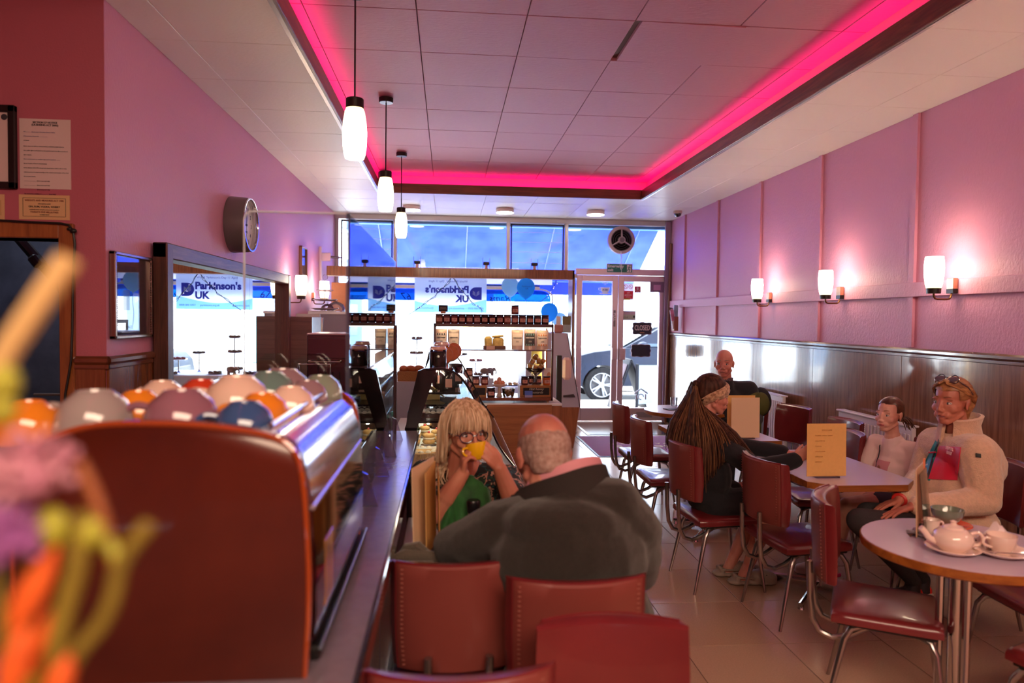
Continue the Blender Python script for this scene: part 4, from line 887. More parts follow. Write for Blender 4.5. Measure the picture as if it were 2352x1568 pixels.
# footed glass bowl of wrapped sweets
GB = glass('cut_glass', (240, 236, 238), 1.0, .12)
t = thing('glass_bowl', 'footed cut glass bowl heaped with small wrapped jars', 'bowl', ((x0+x1)/2+.0, UY+.14, zr)); bz = .1
B().lathe((0, 0, 0), [(.05, 0), (.045, .006), (.02, .02), (.018, bz-.02), (.04, bz), (.075, bz+.03), (.098, bz+.06), (.095, bz+.062), (.07, bz+.034), (0, bz+.01)], 20, cap=False).out('bowl', GB, t)
HON = mat('honey_jar', (190, 128, 62), .15, coat=1, noise=.4, nscale=40); GOLD = mat('gold_lid', (214, 186, 140), .35, .4)
k = 0
hp = None
for dx, dz, rr in ((-.055, .07, -.5), (0, .065, .2), (.05, .07, .6), (-.03, .12, .5), (.03, .125, -.4), (.0, .165, 1.0), (.068, .12, .9)):
    labs = ['mini honey jar low at the left of the glass bowl', 'mini honey jar low in the middle of the glass bowl', 'mini honey jar low at the right of the glass bowl', 'mini honey jar in the second layer, left side', 'mini honey jar in the second layer, right side', 'mini honey jar on the very top of the heap', 'mini honey jar slipping over the right bowl rim']
    loc = ((x0+x1)/2+dx, UY+.14, zr+bz+dz)
    if hp is None:
        hp = thing('honey_jar', labs[k], 'jar', loc, 0, 'mini honey jars in the glass bowl'); B().cyl((0, 0, -.02), (0, 0, .014), .024, .024, 14).out('glass', HON, hp); B().cyl((0, 0, .014), (0, 0, .026), .025, .024, 14).out('lid', GOLD, hp); hh = hp
    else: hh = dup(hp, loc, None, labs[k], 'mini honey jars in the glass bowl')
    hh.rotation_euler = (rr*.8, rr, rr*2); k += 1
# dish of eggs and bowl of dried fruit
t = thing('egg_stand', 'cream footed dish holding brown eggs on the tray', 'dish', (at(1147, 905, UY+.1).x, UY+.12, zb)); B().lathe((0, 0, 0), [(.03, 0), (.022, .02), (.014, .05), (.016, .085), (.06, .1), (.068, .12), (.06, .122), (0, .105)], 20, cap=False).out('dish', mat('dish_cream', (226, 200, 190), .3, coat=.5), t)
e0 = None
for i, (dx, dy, dz, lab) in enumerate(((-.032, 0, .128, 'brown egg at the left of the footed dish'), (.03, -.01, .128, 'brown egg at the right of the footed dish'), (0, -.035, .13, 'brown egg at the front of the footed dish'), (0, .01, .158, 'brown egg topping the footed dish'))):
    loc = tuple(t.location+V((dx, dy, dz)))
    if e0 is None: e0 = B().ell((0, 0, 0), (.024, .024, .029), None, 14, 9).out('egg', mat('egg_brown', (206, 134, 108), .4)); tag(e0, lab, 'egg', 'brown eggs in the dish'); e0.location = loc
    else: dup(e0, loc, None, lab, 'brown eggs in the dish')
t = thing('fruit_bowl', 'clear bowl of dried fruit slices on the tray', 'bowl', (at(1168, 905, UY+.06).x, UY+.08, zb)); B().lathe((0, 0, 0), [(.045, 0), (.05, .01), (.058, .045), (.062, .085), (.058, .085), (.05, .04), (0, .008)], 22, cap=False).out('bowl', GB, t)
b = B(); random.seed(3)
for i in range(60):
    a = random.random()*6.28; r = .05*random.random()**.5; z = .01+.06*random.random(); b.ell((r*math.cos(a), r*math.sin(a), z), (.013, .011, .004), (random.random()*3, random.random()*3, 0), 7, 4)
o = b.out('dried_fruit', mat('dried_fruit', (196, 134, 70), .5, noise=.6, nscale=30), t); o['kind'] = 'stuff'
t = thing('paper_card', 'small white card with a tan drawing at the right of the unit', 'card', (x1-.005, UY+.3, zr)); B().box((0, 0, .075), (.09, .004, .15), (-.1, 0, 0)).out('card', mat('card_white', (236, 226, 222), .6), t); B().ell((.005, -.006, .07), (.022, .002, .04)).out('drawing', mat('card_tan', (206, 160, 126), .6), t)
# pouches on the middle shelf
def pouch(px0, px1, top, pack, label_m, lab, stripe=None):
    a, b2 = at(px0, 804, UY+.12), at(px1, top, UY+.12); w = b2.x-a.x; h = b2.z-UZs-.004
    t = thing('pouch', lab, 'pouch', ((a.x+b2.x)/2, UY+.12, UZs+.004), 0, 'coffee pouches on the glass shelf')
    rows = []
    for s in (-1, 1):
        rows.append([[(w/2*u*(1-.07*(1-v)), s*(.028*(1-v)**.6*(1-u*u)+.002), h*v) for u in (-1, -.6, -.2, .2, .6, 1)] for v in (0, .15, .4, .7, .9, 1)])
    B().sheet(rows[0]).sheet(rows[1]).out('bag', pack, t)
    yy = -.026
    B().sheet([[(w*.4*u, -(.028*(1-v)**.6*(1-(u*.85)**2)+.005), h*v) for u in (-1, -.5, 0, .5, 1)] for v in (.2, .45, .8)]).out('label', label_m[0], t)
    text('DEBONAIRE', w*.13, label_m[1], t, (0, -.022, h*.58), bold=.0006); text('drinking\nchocolate', w*.07, label_m[1], t, (0, -.026, h*.4))
    if stripe:
        st = B()
        for i in range(4):
            for zz in ((.74,) if stripe[1] else (.74, .24)): st.box((-w*.29+w*.19*i, -(.02 if zz > .5 else .03), h*zz), (w*.09, .003, h*.09))
        st.out('stripes', stripe[0], t)
FOIL = mat('pouch_foil', (196, 166, 158), .35, .3); FOILG = mat('pouch_grey', (150, 132, 132), .3, .4)
LW = (mat('pouch_label', (222, 204, 202), .6), mat('pouch_ink', (50, 46, 66), .6)); LD = (mat('pouch_label_dark', (62, 54, 66), .6), mat('pouch_ink_light', (226, 210, 210), .6))
pouch(999, 1027, 755, FOIL, LW, 'pale pouch with navy stripes at the left end of the shelf', (mat('stripe_navy', (40, 40, 64), .6), 1))
pouch(1028, 1056, 756, FOILG, LW, 'plain labelled pouch second from the left on the shelf')
pouch(1174, 1202, 757, FOIL, LW, 'pale pouch left of the dark labelled pouch')
pouch(1203, 1231, 756, FOIL, LD, 'pouch with a dark label and teal stripes', (mat('stripe_teal', (110, 150, 156), .6), 0))
pouch(1231, 1260, 758, FOIL, LW, 'pouch with orange stripes at the right end of the shelf', (mat('stripe_orange', (214, 124, 66), .6), 0))
t = thing('biscuit_box', 'tray of clear bagged biscuits in the middle of the glass shelf', 'box', (at(1136, 800, UY+.1).x, UY+.14, UZs+.004))
B().span((-.105, -.07, 0), (.105, .07, .035), .002).out('tray', mat('tray_brown', (104, 66, 58), .6), t); BIS = mat('biscuit_bag', (206, 176, 110), .25, coat=.8, noise=.35, nscale=25)
for i, (x, z, ww, hh) in enumerate(((-.06, .07, .075, .11), (.035, .065, .11, .1), (.03, .125, .12, .022))): B().box((x, 0, z), (ww, .08, hh), (0, random.uniform(-.08, .08), 0), .02).out('biscuit_bag', BIS, t)
B().box((-.04, -.074, .01), (.08, .003, .05)).out('price_card', mat('price_card', (214, 176, 168), .6), t)
t = thing('chalkboard', 'tiny chalkboard on an easel above the jam jars', 'chalkboard', (at(1018, 705, UY+.06).x, UY+.06, UZ1+.09)); B().box((0, 0, .05), (.085, .006, .06), (-.12, 0, 0)).out('board', mat('slate', (38, 30, 34), .8), t); text('Homemade\njams & chutney', .011, mat('chalk', (200, 190, 180), .8), t, (0, -.01, .05)); B().box((0, .0, .012), (.05, .03, .024), None, .003).out('easel', mat('easel_oak', (180, 120, 90), .5), t)
t = thing('receipt_pot', 'wooden pot with a white receipt on the sloping cabinet', 'pot', (at(1284, 760, 8.1).x, 8.15, at(1290, 765, 8).z)); B().box((0, 0, .05), (.1, .08, .1), None, .015).out('pot', mat('pot_wood', (176, 120, 104), .5), t); B().box((-.005, -.03, .12), (.05, .004, .15)).out('receipt', mat('receipt', (236, 222, 220), .6), t)
t = thing('tea_box', 'small olive box behind the wooden receipt pot', 'box', (at(1302, 745, 8.4).x, 8.45, at(1290, 765, 8).z)); B().box((0, 0, .1), (.1, .08, .2), None, .003).out('box', mat('tea_olive', (112, 108, 66), .5), t); B().box((0, -.043, .05), (.1, .006, .09)).out('label', mat('tea_label', (170, 190, 180), .6), t)
# big jars on the case
def bigjar(px, py0, py1, y, rw, fill, lab):
    p = at(px, py1, y); h = at(px, py0, y).z-tz-.006; t = thing('storage_jar', lab, 'jar', (p.x, y, tz+.006))
    B().lathe((0, 0, 0), [(rw, 0), (rw, .02), (rw, h*.78), (rw*.9, h*.84)], 24).out('glass', glass('jar_glass', (240, 240, 244), 1, .05), t); B().lathe((0, 0, .006), [(rw*.93, 0), (rw*.93, h*.66), (rw*.6, h*.7), (0, h*.68)], 20).out('beans', fill, t)
    B().lathe((0, 0, h*.84), [(rw*1.08, 0), (rw*1.1, h*.03), (rw*.95, h*.06), (rw*.9, h*.16), (0, h*.17)], 24).out('lid', mat('jar_lid_clear', (224, 186, 176), .15, coat=1), t)
COF = mat('coffee_beans', (48, 28, 26), .6, noise=.5, nscale=120); COR = mat('cookie_fill', (176, 98, 56), .6, noise=.3, nscale=40)
bigjar(1006, 795, 848, 4.2, .05, COF, 'square topped glass jar of coffee beans on the pastry case')
bigjar(1014, 785, 830, 4.5, .048, COR, 'glass jar of biscuits behind the coffee bean jar')
c0 = None
for i, (px, py, y, lab) in enumerate(((1022, 788, 4.45, 'round orange biscuit tin lid standing behind the bean jar'), (1036, 810, 4.7, 'first round ginger biscuit leaning in the row on the case'), (1040, 808, 4.85, 'middle round ginger biscuit leaning in the row on the case'), (1043, 806, 5.0, 'last round ginger biscuit leaning in the row on the case'))):
    p = at(px, py, y); z = tz+.0635
    if c0 is None: c0 = thing('biscuit', lab, 'biscuit', (p.x, y, z), 0, 'round biscuits on the pastry case'); B().lathe((0, 0, 0), [(0, -.008), (.05, -.008), (.057, 0), (.05, .008), (0, .009)], 22, (.35, -1, .1)).out('disc', mat('ginger', (186, 100, 56), .5, noise=.2, nscale=30), c0)
    else: dup(c0, (p.x, y, z), None, lab, 'round biscuits on the pastry case')
# in the case: jars, cakes, bottles
def incase(px, py, y, z): p = at(px, py, y); return (p.x, y, z)
t = thing('black_jar', 'dark labelled preserve jar on the top shelf of the pastry case', 'jar', incase(1026, 890, 4.25, SZ[0]+.005)); B().lathe((0, 0, 0), [(.04, 0), (.043, .01), (.043, .11), (.036, .12), (0, .12)], 22).out('glass', mat('jar_dark', (30, 20, 22), .08, coat=1), t); B().lathe((0, 0, .118), [(.042, 0), (.042, .014), (0, .015)], 22).out('lid', LIDM, t); B().box((.012, -.044, .045), (.04, .002, .05)).out('label', LAB, t)
dup(t, incase(1008, 885, 4.5, SZ[0]+.005), None, 'second dark jar on the top case shelf, left of the labelled one', 'dark jars on the top case shelf'); t['group'] = 'dark jars on the top case shelf'
dup(t, incase(1048, 885, 4.65, SZ[0]+.005), None, 'dark jar on the top case shelf towards the curved glass', 'dark jars on the top case shelf')
CHOC = mat('chocolate', (66, 40, 34), .4, noise=.3, nscale=40); ICING = mat('icing', (236, 220, 206), .4); SPONGE = mat('sponge', (222, 176, 110), .7, noise=.25, nscale=60); CREAM = mat('cream', (250, 236, 214), .4); CHERRY = mat('cherry', (206, 40, 44), .15, coat=1); BISC = mat('cake_wafer', (206, 168, 130), .6, noise=.2, nscale=80)
def cake(loc, r, h, m, lab, top=ICING, stand=0, wafers=False):
    t = thing('cake', lab, 'cake', loc)
    if stand: B().lathe((0, 0, 0), [(.05, 0), (.02, .01), (.015, stand-.02), (.05, stand-.008), (r*1.15, stand-.004), (r*1.15, stand), (0, stand)], 24).out('cake_plate', GB, t)
    z = stand; B().lathe((0, 0, z), [(r, 0), (r, h*.9), (r*.95, h), (0, h)], 30).out('sponge', m, t)
    if wafers:
        for i in range(22): a = 2*PI*i/22; B().box((r*1.03*math.cos(a), r*1.03*math.sin(a), z+h*.48), (.006, r*.26, h*1.0), (0, 0, a), .002).out('wafer', BISC, t)
    b = B()
    for i in range(12): a = 2*PI*i/12; b.ell((r*.78*math.cos(a), r*.78*math.sin(a), z+h), (.018, .018, .014), None, 10, 6)
    b.out('topping', top, t); return t
cake(incase(995, 965, 4.3, SZ[2]+.005), .085, .03, CHOC, 'flat chocolate cake with white swirls on the middle case shelf')
cake(incase(1022, 960, 4.6, SZ[2]+.005), .07, .03, CHOC, 'second swirled cake behind the flat chocolate cake')
cake(incase(968, 1060, 4.3, deck), .11, .085, SPONGE, 'wafer sided gateau on the case floor next to the woman', CREAM, 0, True)
cake(incase(1025, 1000, 4.75, deck), .1, .05, CHOC, 'chocolate torte on a glass stand in the case', CREAM, .16)
t = thing('bottle', 'green glass wine bottle standing in the pastry case', 'bottle', incase(953, 1030, 4.75, deck)); B().lathe((0, 0, 0), [(.03, 0), (.032, .01), (.032, .15), (.012, .2), (.011, .25), (.013, .252), (.013, .262), (0, .263)], 18).out('glass', mat('bottle_green', (34, 52, 40), .06, coat=1), t); B().lathe((0, 0, .06), [(.0325, 0), (.0325, .06)], 18, cap=False).out('label', mat('bottle_label', (226, 214, 150), .6), t); B().cyl((0, 0, .235), (0, 0, .265), .0135, None, 12).out('cap', mat('cap_teal', (90, 170, 160), .3, .5), t)
dup(t, incase(940, 1035, 4.75, deck), None, 'wine bottle behind the green one in the pastry case')
def bun(loc, lab, s=1.0):
    t = thing('cream_bun', lab, 'cake', loc, 0, 'cream buns in the pastry case'); B().lathe((0, 0, 0), [(.05, 0), (.052, .004), (.03, .006), (0, .004)], 20).out('plate', GB, t); B().ell((0, 0, .025), (.042, .036, .022)).out('base', SPONGE, t); B().ell((0, 0, .044), (.04, .034, .012)).out('cream', CREAM, t); B().ell((0, 0, .06), (.04, .034, .018)).out('top', SPONGE, t); B().ell((0, 0, .08), .009).out('cherry', CHERRY, t); return t
bn = bun(incase(985, 1030, 4.45, deck+.09), 'cream bun with a cherry, nearest on the lit case step'); bstep = thing('case_step', 'white step inside the pastry case under the cream buns', 'step', (0, 5.0, deck)); B().span((-.22, -.65, 0), (.1, .9, .088), .004).out('step', CWH, bstep)
for px, py, y, lab in ((1003, 1022, 4.4, 'cream bun second in the lit row'), (975, 1015, 4.55, 'cream bun on the left of the lit row'), (1012, 1010, 4.8, 'cream bun third back in the lit row'), (985, 1005, 5.0, 'cream bun at the back left of the lit row'), (1008, 1000, 5.25, 'farthest cream bun in the lit row')): dup(bn, incase(px, py, y+.2, deck+.09), random.random()*3, lab, 'cream buns in the pastry case')
b = thing('cake_boxes', 'opened cardboard cake box on the second case shelf', 'box', incase(985, 912, 4.4, SZ[1]+.005)); B().box((0, 0, .02), (.14, .12, .04), None, .003).out('box', mat('kraft', (206, 176, 110), .7), b); B().box((.05, -.02, .05), (.1, .1, .003), (0, .7, .3)).out('lid_flap', mat('kraft', (206, 176, 110), .7), b)
t = thing('basket', 'wicker basket of croissants beside the black case end', 'basket', (at(944, 880, 6.7).x, 6.7, .9)); B().prism([(-.12, -.1), (.12, -.1), (.12, .1), (-.12, .1)], 0, .09).out('basket', mat('wicker', (160, 104, 58), .7, bump=.6, bscale=90), t)
for i in range(3): B().ell((-.07+.07*i, 0, .11), (.045, .06, .035), (0, .2*i, i)).out('croissant', mat('croissant', (176, 92, 50), .5, noise=.3, nscale=30), t)
B().box((0, 0, -.45), (.34, .3, .9)).out('plinth', mat('stand_lilac', (180, 170, 190), .6), t)
# ---------------------------------------------------------------- window display and its wooden canopy
PLW = mat('platform_white', (226, 228, 232), .5)
t = thing('window_platform', 'white stepped window display platform inside the shopfront glass', 'platform', (0, 9.45, 0)); B().span((XL+.05, -.35, 0), (.55, .55, .74), .004).out('platform', PLW, t); B().span((.56, -.35, 0), (1.72, .55, .6), .004).out('lower_platform', PLW, t)
for k in range(3): B().span((XL+.06+.72*k, -.356, .02), (XL+.76+.72*k, -.35, .72)).out('panel', mat('panel_greywhite', (206, 210, 214), .5), t)
FAS = wood('canopy_oak', (158, 98, 56), (116, 66, 38), 'z', 1.3, .4, coat=.2)
FY = 9.0; a, b2 = at(750, 640, FY), at(1320, 622, FY); fz0, fz1 = at(1200, 639.5, FY).z, at(1200, 618, FY).z
t = thing('display_canopy', 'long wooden canopy board over the window display with an end post', 'canopy', (0, FY, 0))
B().span((a.x, 0, fz0), (b2.x, .025, fz1), .002).out('fascia', FAS, t); B().span((a.x, .025, fz1-.03), (b2.x, .5, fz1-.012)).out('top_board', FAS, t); B().span((b2.x-.025, 0, 0), (b2.x, .34, fz1), .003).out('end_post', FAS, t)
B().span((a.x, .01, fz0-.01), (b2.x-.03, .016, fz0)).out('light_line', mat('canopy_line', (240, 246, 255), .4), t)
B().span((a.x, .02, fz1-.05), (a.x+.04, .5, fz1-.02), .003).out('side_rail', FAS, t)
for i, px in enumerate((958, 1117, 1228)):
    p = at(px, 612, FY+.1); s = thing('spotlight', ['small spotlight on the canopy beside the far pendant', 'small spotlight in the middle of the canopy top', 'small spotlight at the right of the canopy top'][i], 'spotlight', (p.x, FY+.12, fz1-.012), 0, 'small spotlights on the canopy')
    B().tube([(-.045, 0, 0), (-.045, 0, .16)], .003, 6).tube([(.045, 0, 0), (.045, 0, .16)], .003, 6).out('yoke', mat('spot_wire', (150, 150, 170), .3, .8), s); B().box((0, 0, .085), (.08, .05, .045), None, .008).out('head', BLACK, s); B().cyl((0, -.02, .0), (0, -.01, .06), .022, .02, 12).out('lamp', mat('spot_lamp', (226, 200, 190), .3), s)
# banner hung behind the window, read from the street
BAN = cloth_light('banner_sky', (224, 238, 252), .85); BANW = cloth_light('banner_wave', (150, 204, 246), .85); BINK = cloth_light('banner_ink', (92, 100, 196), .6)
a, b2 = at(952, 716, 9.9), at(1118, 634, 9.9); w, h = b2.x-a.x, b2.z-a.z
t = thing('banner', 'pale blue charity awareness banner hung in the shop window, lettering reversed', 'banner', ((a.x+b2.x)/2, 9.9, (a.z+b2.z)/2))
rows = [[(w/2*u, .006*math.sin(u*9+v*2), h/2*v) for u in [-1+i/12 for i in range(25)]] for v in [-1+i/4 for i in range(9)]]
B().sheet([[(x, y*.3, z) for x, y, z in rr] for rr in rows]).out('cloth', BAN, t)
wv = [[(w/2*u, -.004+.0015*math.sin(u*9+(-1+.0)*2), -h/2+h*f*(.3-.13*math.sin((u+1)*1.8))) for u in [-1+i/12 for i in range(25)]] for f in (0, .5, 1)]
B().sheet(wv).out('wave_print', BANW, t)
RX = (PI/2, 0, PI)
def btext(s, size, x, z, al='LEFT', bold=0.0): return text(s, size, BINK, t, (x, -.007, z), RX, al, .0008, bold)
btext("Parkinson's", .135, w/2-.25, .06, 'LEFT', .006); btext('UK', .135, w/2-.25, -.07, 'LEFT', .006); btext("World Parkinson's Day 11 April", .042, w/2-.27, h*.34, 'LEFT')
btext('0808 800 0303', 0.036, w/2-.04, -h*.39); btext('parkinsons.org.uk', 0.036, .06, -h*.39, 'CENTER'); btext('@parkinsonsuk', 0.036, -w/2+.04, -h*.39, 'RIGHT')
b = B(); cxl = w/2-.15
ring = [(cxl+.08, -.08), (cxl+.08, .1), (cxl, .1)]+[(cxl-.0+.09*math.cos(q), .01+.09*math.sin(q)) for q in [PI/2+PI*i/10 for i in range(11)]]+[(cxl+.03, -.08)]
b.prism([(x, z) for x, z in ring], -.0065, -.005, YZ); b.out('emblem', BINK, t)
lf = B()
for sg in (-1, 1): lf.prism([(cxl+sg*.002, -.03), (cxl+sg*.05, .0), (cxl+sg*.045, .05), (cxl+sg*.012, .03)], -.0085, -.0068, YZ)
lf.out('emblem_leaf', BAN, t)
for sx_ in (-1, 1): B().tube([(sx_*w*.49, 0, h/2-.01), (sx_*w*.5, .12, 2.13-t.location.z)], .003, 5).out('cord', mat('cord_white', (236, 236, 244), .5), t)
# balloons
BAL = cloth_light('balloon_blue', (90, 190, 250), .75); BALP = cloth_light('balloon_pale', (190, 228, 250), .8)
def balloon(px, py, y, r, m, lab, word=None):
    p = at(px, py, y); t = thing('balloon', lab, 'balloon', tuple(p), 0, 'blue balloons in the window'); B().lathe((0, 0, 0), [(0, -r*1.28), (r*.12, -r*1.22), (r*.5, -r*.95), (r*.86, -r*.5), (r, 0), (r*.9, r*.52), (r*.62, r*.87), (r*.3, r*1.02), (0, r*1.06)], 26).out('skin', m, t); B().lathe((0, 0, -r*1.28), [(.0, .01), (.012, -.012), (0, -.012)], 10).out('knot', m, t)
    rb = [V((0.01*math.sin(i*1.3), .01*math.cos(i), -r*1.3-.07*i)) for i in range(7)]; B().tube(rb, .0035, 5).out('ribbon', mat('ribbon', (220, 232, 244), .3), t)
    if word: text(word, r*.24, mat('balloon_ink', (60, 110, 190), .6), t, (0, -r*1.0, .0))
balloon(1208, 661, 8.95, .118, BAL, 'bright blue printed balloon hanging below the canopy', "Parkinson's\nUK"); balloon(1172, 658, 9.3, .118, BALP, 'pale blue balloon partly behind the bright printed one')
balloon(1262, 716, 9.3, .115, BAL, 'blue balloon low behind the right end of the jam jars'); balloon(1285, 735, 9.5, .1, BALP, 'pale balloon lowest by the wooden end post'); balloon(815, 660, 9.5, .12, BALP, 'pale balloon at the left end of the window display')
# fairy lights draped in two swags
WIRE = mat('wire_green', (24, 60, 100), .5); BULB = mat('fairy_bulb', (214, 206, 250), .3, emit=.5)
def swag(p0, p1, lab, nb):
    a, b2 = at(*p0, 9.35), at(*p1, 9.35); t = thing('fairy_lights', lab, 'fairy lights', tuple(a)); d = b2-a
    pts = [d*(i/10)+V((0, 0, -.05*math.sin(PI*i/10)))+V((0, 0, random.uniform(-.012, .012))) for i in range(11)]; pt2 = [p+V((.02*math.sin(i*1.7), .01, .015*math.cos(i*2.2))) for i, p in enumerate(pts)]
    B().tube(pts, .004, 5).tube(pt2, .0035, 5).out('wire', WIRE, t)
    for i in range(nb): B().ell(pts[1+i % 9]+V((random.uniform(-.03, .03), 0, random.uniform(-.035, .03))), (.0055, .0055, .008), None, 8, 5).out('bulb', BULB, t)
swag((1038, 636), (940, 722), 'fairy light string from the canopy down to the left across the banner', 12); swag((1039, 636), (1110, 714), 'fairy light string from the canopy down to the right across the banner', 9); swag((1278, 642), (1245, 690), 'short fairy light string by the right canopy end', 7); swag((820, 650), (850, 690), 'short fairy light string at the left end of the window', 6)
# window lettering band
VW = glass('vinyl_white', (255, 255, 255), .3, .55); VB = glass('vinyl_blue', (60, 130, 200), .5, .25)
z0, z1, z2 = at(1000, 690, 10.06).z, at(1000, 664, 10.06).z, at(1000, 655, 10.06).z; xa_, xb_ = at(830, 675, 10.06).x, at(1265, 675, 10.06).x
t = thing('window_lettering', 'blue lettering band with a rounded pale end on the shop window', 'window sign', (0, 10.07, 0))
rp = [(xa_, z0), (xb_, z0), (xb_-.0, z0+.06)]+[(xb_-.18+.18*math.sin(q), z1-.1+.1*math.cos(q)) for q in [PI/2-PI/2*i/6 for i in range(7)]]+[(xa_, z1)]
B().prism(rp, -.001, .001, YZ).out('band', VB, t); B().span((xa_, -.001, z1+.008), (xb_-.16, .001, z2)).out('cream_line', mat('vinyl_cream', (226, 220, 206), .5), t); B().span((xa_, -.0015, z2+.004), (xb_-.16, .001, z2+.022)).out('dark_line', mat('vinyl_dark', (20, 60, 90), .5), t)
B().span((xa_, -.001, z2+.03), (xb_+.02, .001, at(1000, 636, 10.06).z)).out('frosted_strip', cloth_light('frosted_vinyl', (246, 248, 255), .7), t)
B().tube([(xb_+.03, 0, z0-.35), (xb_+.03, 0, z0+.05)]+[(xb_-.17+.2*math.sin(q), 0, z1-.1+.12*math.cos(q)) for q in [PI/2-PI/2*i/6 for i in range(7)]], .012, 6).out('pale_outline', mat('vinyl_pale', (206, 210, 226), .5), t)
VT = mat('vinyl_letters', (244, 248, 255), .5); text('67', .14, VT, t, (at(935, 680, 10.06).x, .004, z0+.05), RX, shear=.3); text('Rams', .14, VT, t, (at(1150, 682, 10.06).x, .004, z0+.04), RX, shear=.3); text('Rams', .12, VT, t, (at(866, 682, 10.06).x, .004, z0+.04), RX, shear=.3)
# goods in the window: tier stand, cake stands, plates
def bakes(t, r, z, n, m, s=.02):
    for i in range(n): a = 2*PI*i/n; B().ell((r*.6*math.cos(a), r*.6*math.sin(a), z+s*.6), (s*1.1, s, s*.75), None, 9, 6).out('bake', m, t)
def stand(px, y, zb_, tiers, m, lab):
    p = at(px, 800, y); t = thing('cake_stand', lab, 'cake stand', (p.x, y, zb_), 0, 'cake stands in the window'); B().cyl((0, 0, 0), (0, 0, tiers[-1][0]), .008, None, 8).lathe((0, 0, 0), [(.06, 0), (.02, .012), (.008, .03)], 14).out('stem', CHROME, t)
    for z, r in tiers: B().lathe((0, 0, z), [(0, -.004), (r*.8, -.004), (r, .008), (r, .012), (0, .002)], 24).out('plate', PLATE, t); bakes(t, r, z+.004, max(5, int(r*60)), m, .024)
SCN = mat('scone', (118, 86, 66), .7, noise=.3, nscale=30); DKB = mat('dark_bake', (70, 50, 46), .6)
stand(957, 9.3, .74, [(.06, .13), (.28, .11), (.47, .085)], SCN, 'three tier cake stand beside the banner in the window')
stand(1093, 9.55, .74, [(.17, .11)], mat('pink_bake', (170, 110, 110), .6), 'one tier glass cake stand with iced rounds in the window')
stand(1060, 9.75, .74, [(.24, .1)], DKB, 'cake stand of chocolate bakes in the window behind the shelf')
stand(880, 9.5, .74, [(.2, .15)], DKB, 'wide cake stand left of the three tier stand'); stand(840, 9.7, .74, [(.08, .13), (.28, .1)], SCN, 'two tier cake stand at the left of the window display')
def plate(px, y, zb_, lab, m): p = at(px, 870, y); t = thing('plate', lab, 'plate', (p.x, y, zb_), 0, 'plates of bakes in the window'); B().lathe((0, 0, 0), [(0, 0), (.07, 0), (.1, .012), (.1, .016), (.06, .005), (0, .005)], 24).out('dish', PLATE, t); bakes(t, .1, .006, 5, m, .026)
plate(1000, 9.3, .74, 'plate of scones right of the three tier stand', SCN); plate(1150, 9.3, .6, 'plate with a split loaf on the lower window step', mat('loaf', (196, 150, 120), .7)); plate(1180, 9.35, .6, 'plate with a golden loaf on the lower window step', mat('loaf_gold', (206, 160, 90), .7)); plate(1090, 9.2, .74, 'plate of small cakes in front of the iced rounds', SCN); plate(920, 9.25, .74, 'plate of dark bakes at the window left', DKB); plate(860, 9.3, .74, 'plate of bakes nearest the left window end', SCN)
t = thing('wooden_elephant', 'small carved wooden animal figure on the window platform', 'figurine', (at(1095, 828, 9.2).x+.1, 9.14, .74)); B().ell((0, 0, .07), (.06, .03, .042)).ell((.06, 0, .085), (.026, .024, .026)).tube([(.08, 0, .08), (.095, 0, .05), (.09, 0, .02)], .009, 6).out('body', mat('carved_wood', (150, 124, 112), .6), t)
for sx_ in (-.035, .035):
    for sy_ in (-.015, .015): B().cyl((sx_, sy_, 0), (sx_, sy_, .05), .012, .012, 8).out('leg', MATS['carved_wood'], t)
dup(t, (at(935, 828, 9.2).x+.12, 9.16, .74), PI, 'carved wooden animal figure below the three tier stand'); t2 = dup(t, (at(1125, 826, 9.25).x, 9.2, .74), .4, 'carved wooden animal figure at the right end of the white platform')
t = thing('wicker_tray', 'shallow wicker tray leaning below the window platform', 'basket', (-1.15, 8.85, 0)); B().span((-.2, -.15, 0), (.2, .15, .16), .01).out('tray', mat('wicker', (160, 104, 58), .7, bump=.6, bscale=90), t)
# ================================================================ door and entrance
# round window fan
p = at(1426, 552, YW); t = thing('window_fan', 'round grey extractor fan set in the pane above the door', 'fan', (p.x, YW-.0, p.z)); FG = mat('fan_grey', (176, 150, 154), .4)
B().lathe((0, 0, 0), [(.205, .0), (.205, -.03), (.2, -.05), (.158, -.055), (.155, -.03)], 40, (0, 1, 0), cap=False).out('rim', FG, t); B().lathe((0, -.0, 0), [(.16, -.012), (0, -.012)], 32, (0, 1, 0)).out('well', mat('fan_dark', (26, 20, 24), .6), t)
for r in (.06, .09, .12, .145): B().tube([(r*math.cos(q), -.035, r*math.sin(q)) for q in [2*PI*i/28 for i in range(29)]], .003, 5, False).out('grille_ring', mat('fan_ring', (96, 78, 84), .5), t)
for k in range(3): a = PI/2+2*PI*k/3; B().tube([(.035*math.cos(a), -.055, .035*math.sin(a)), (.162*math.cos(a), -.045, .162*math.sin(a))], [.014, .008], 8).out('spoke', FG, t)
B().lathe((0, 0, 0), [(.05, -.03), (.05, -.075), (.044, -.08), (0, -.08)], 24, (0, 1, 0)).out('hub', FG, t); B().lathe((0, 0, 0), [(.038, -.081), (0, -.083)], 20, (0, 1, 0)).out('hub_disc', mat('fan_disc', (116, 98, 108), .4, .3), t)
B().tube([(-.01, -.06, -.17), (-.005, -.065, -.3), (-.02, -.065, -.36), (-.012, -.065, -.43)], .004, 6).tube([(.0, -.06, -.2), (.002, -.065, -.5)], .003, 6).out('pull_cord', mat('cord_white', (236, 236, 244), .5), t)
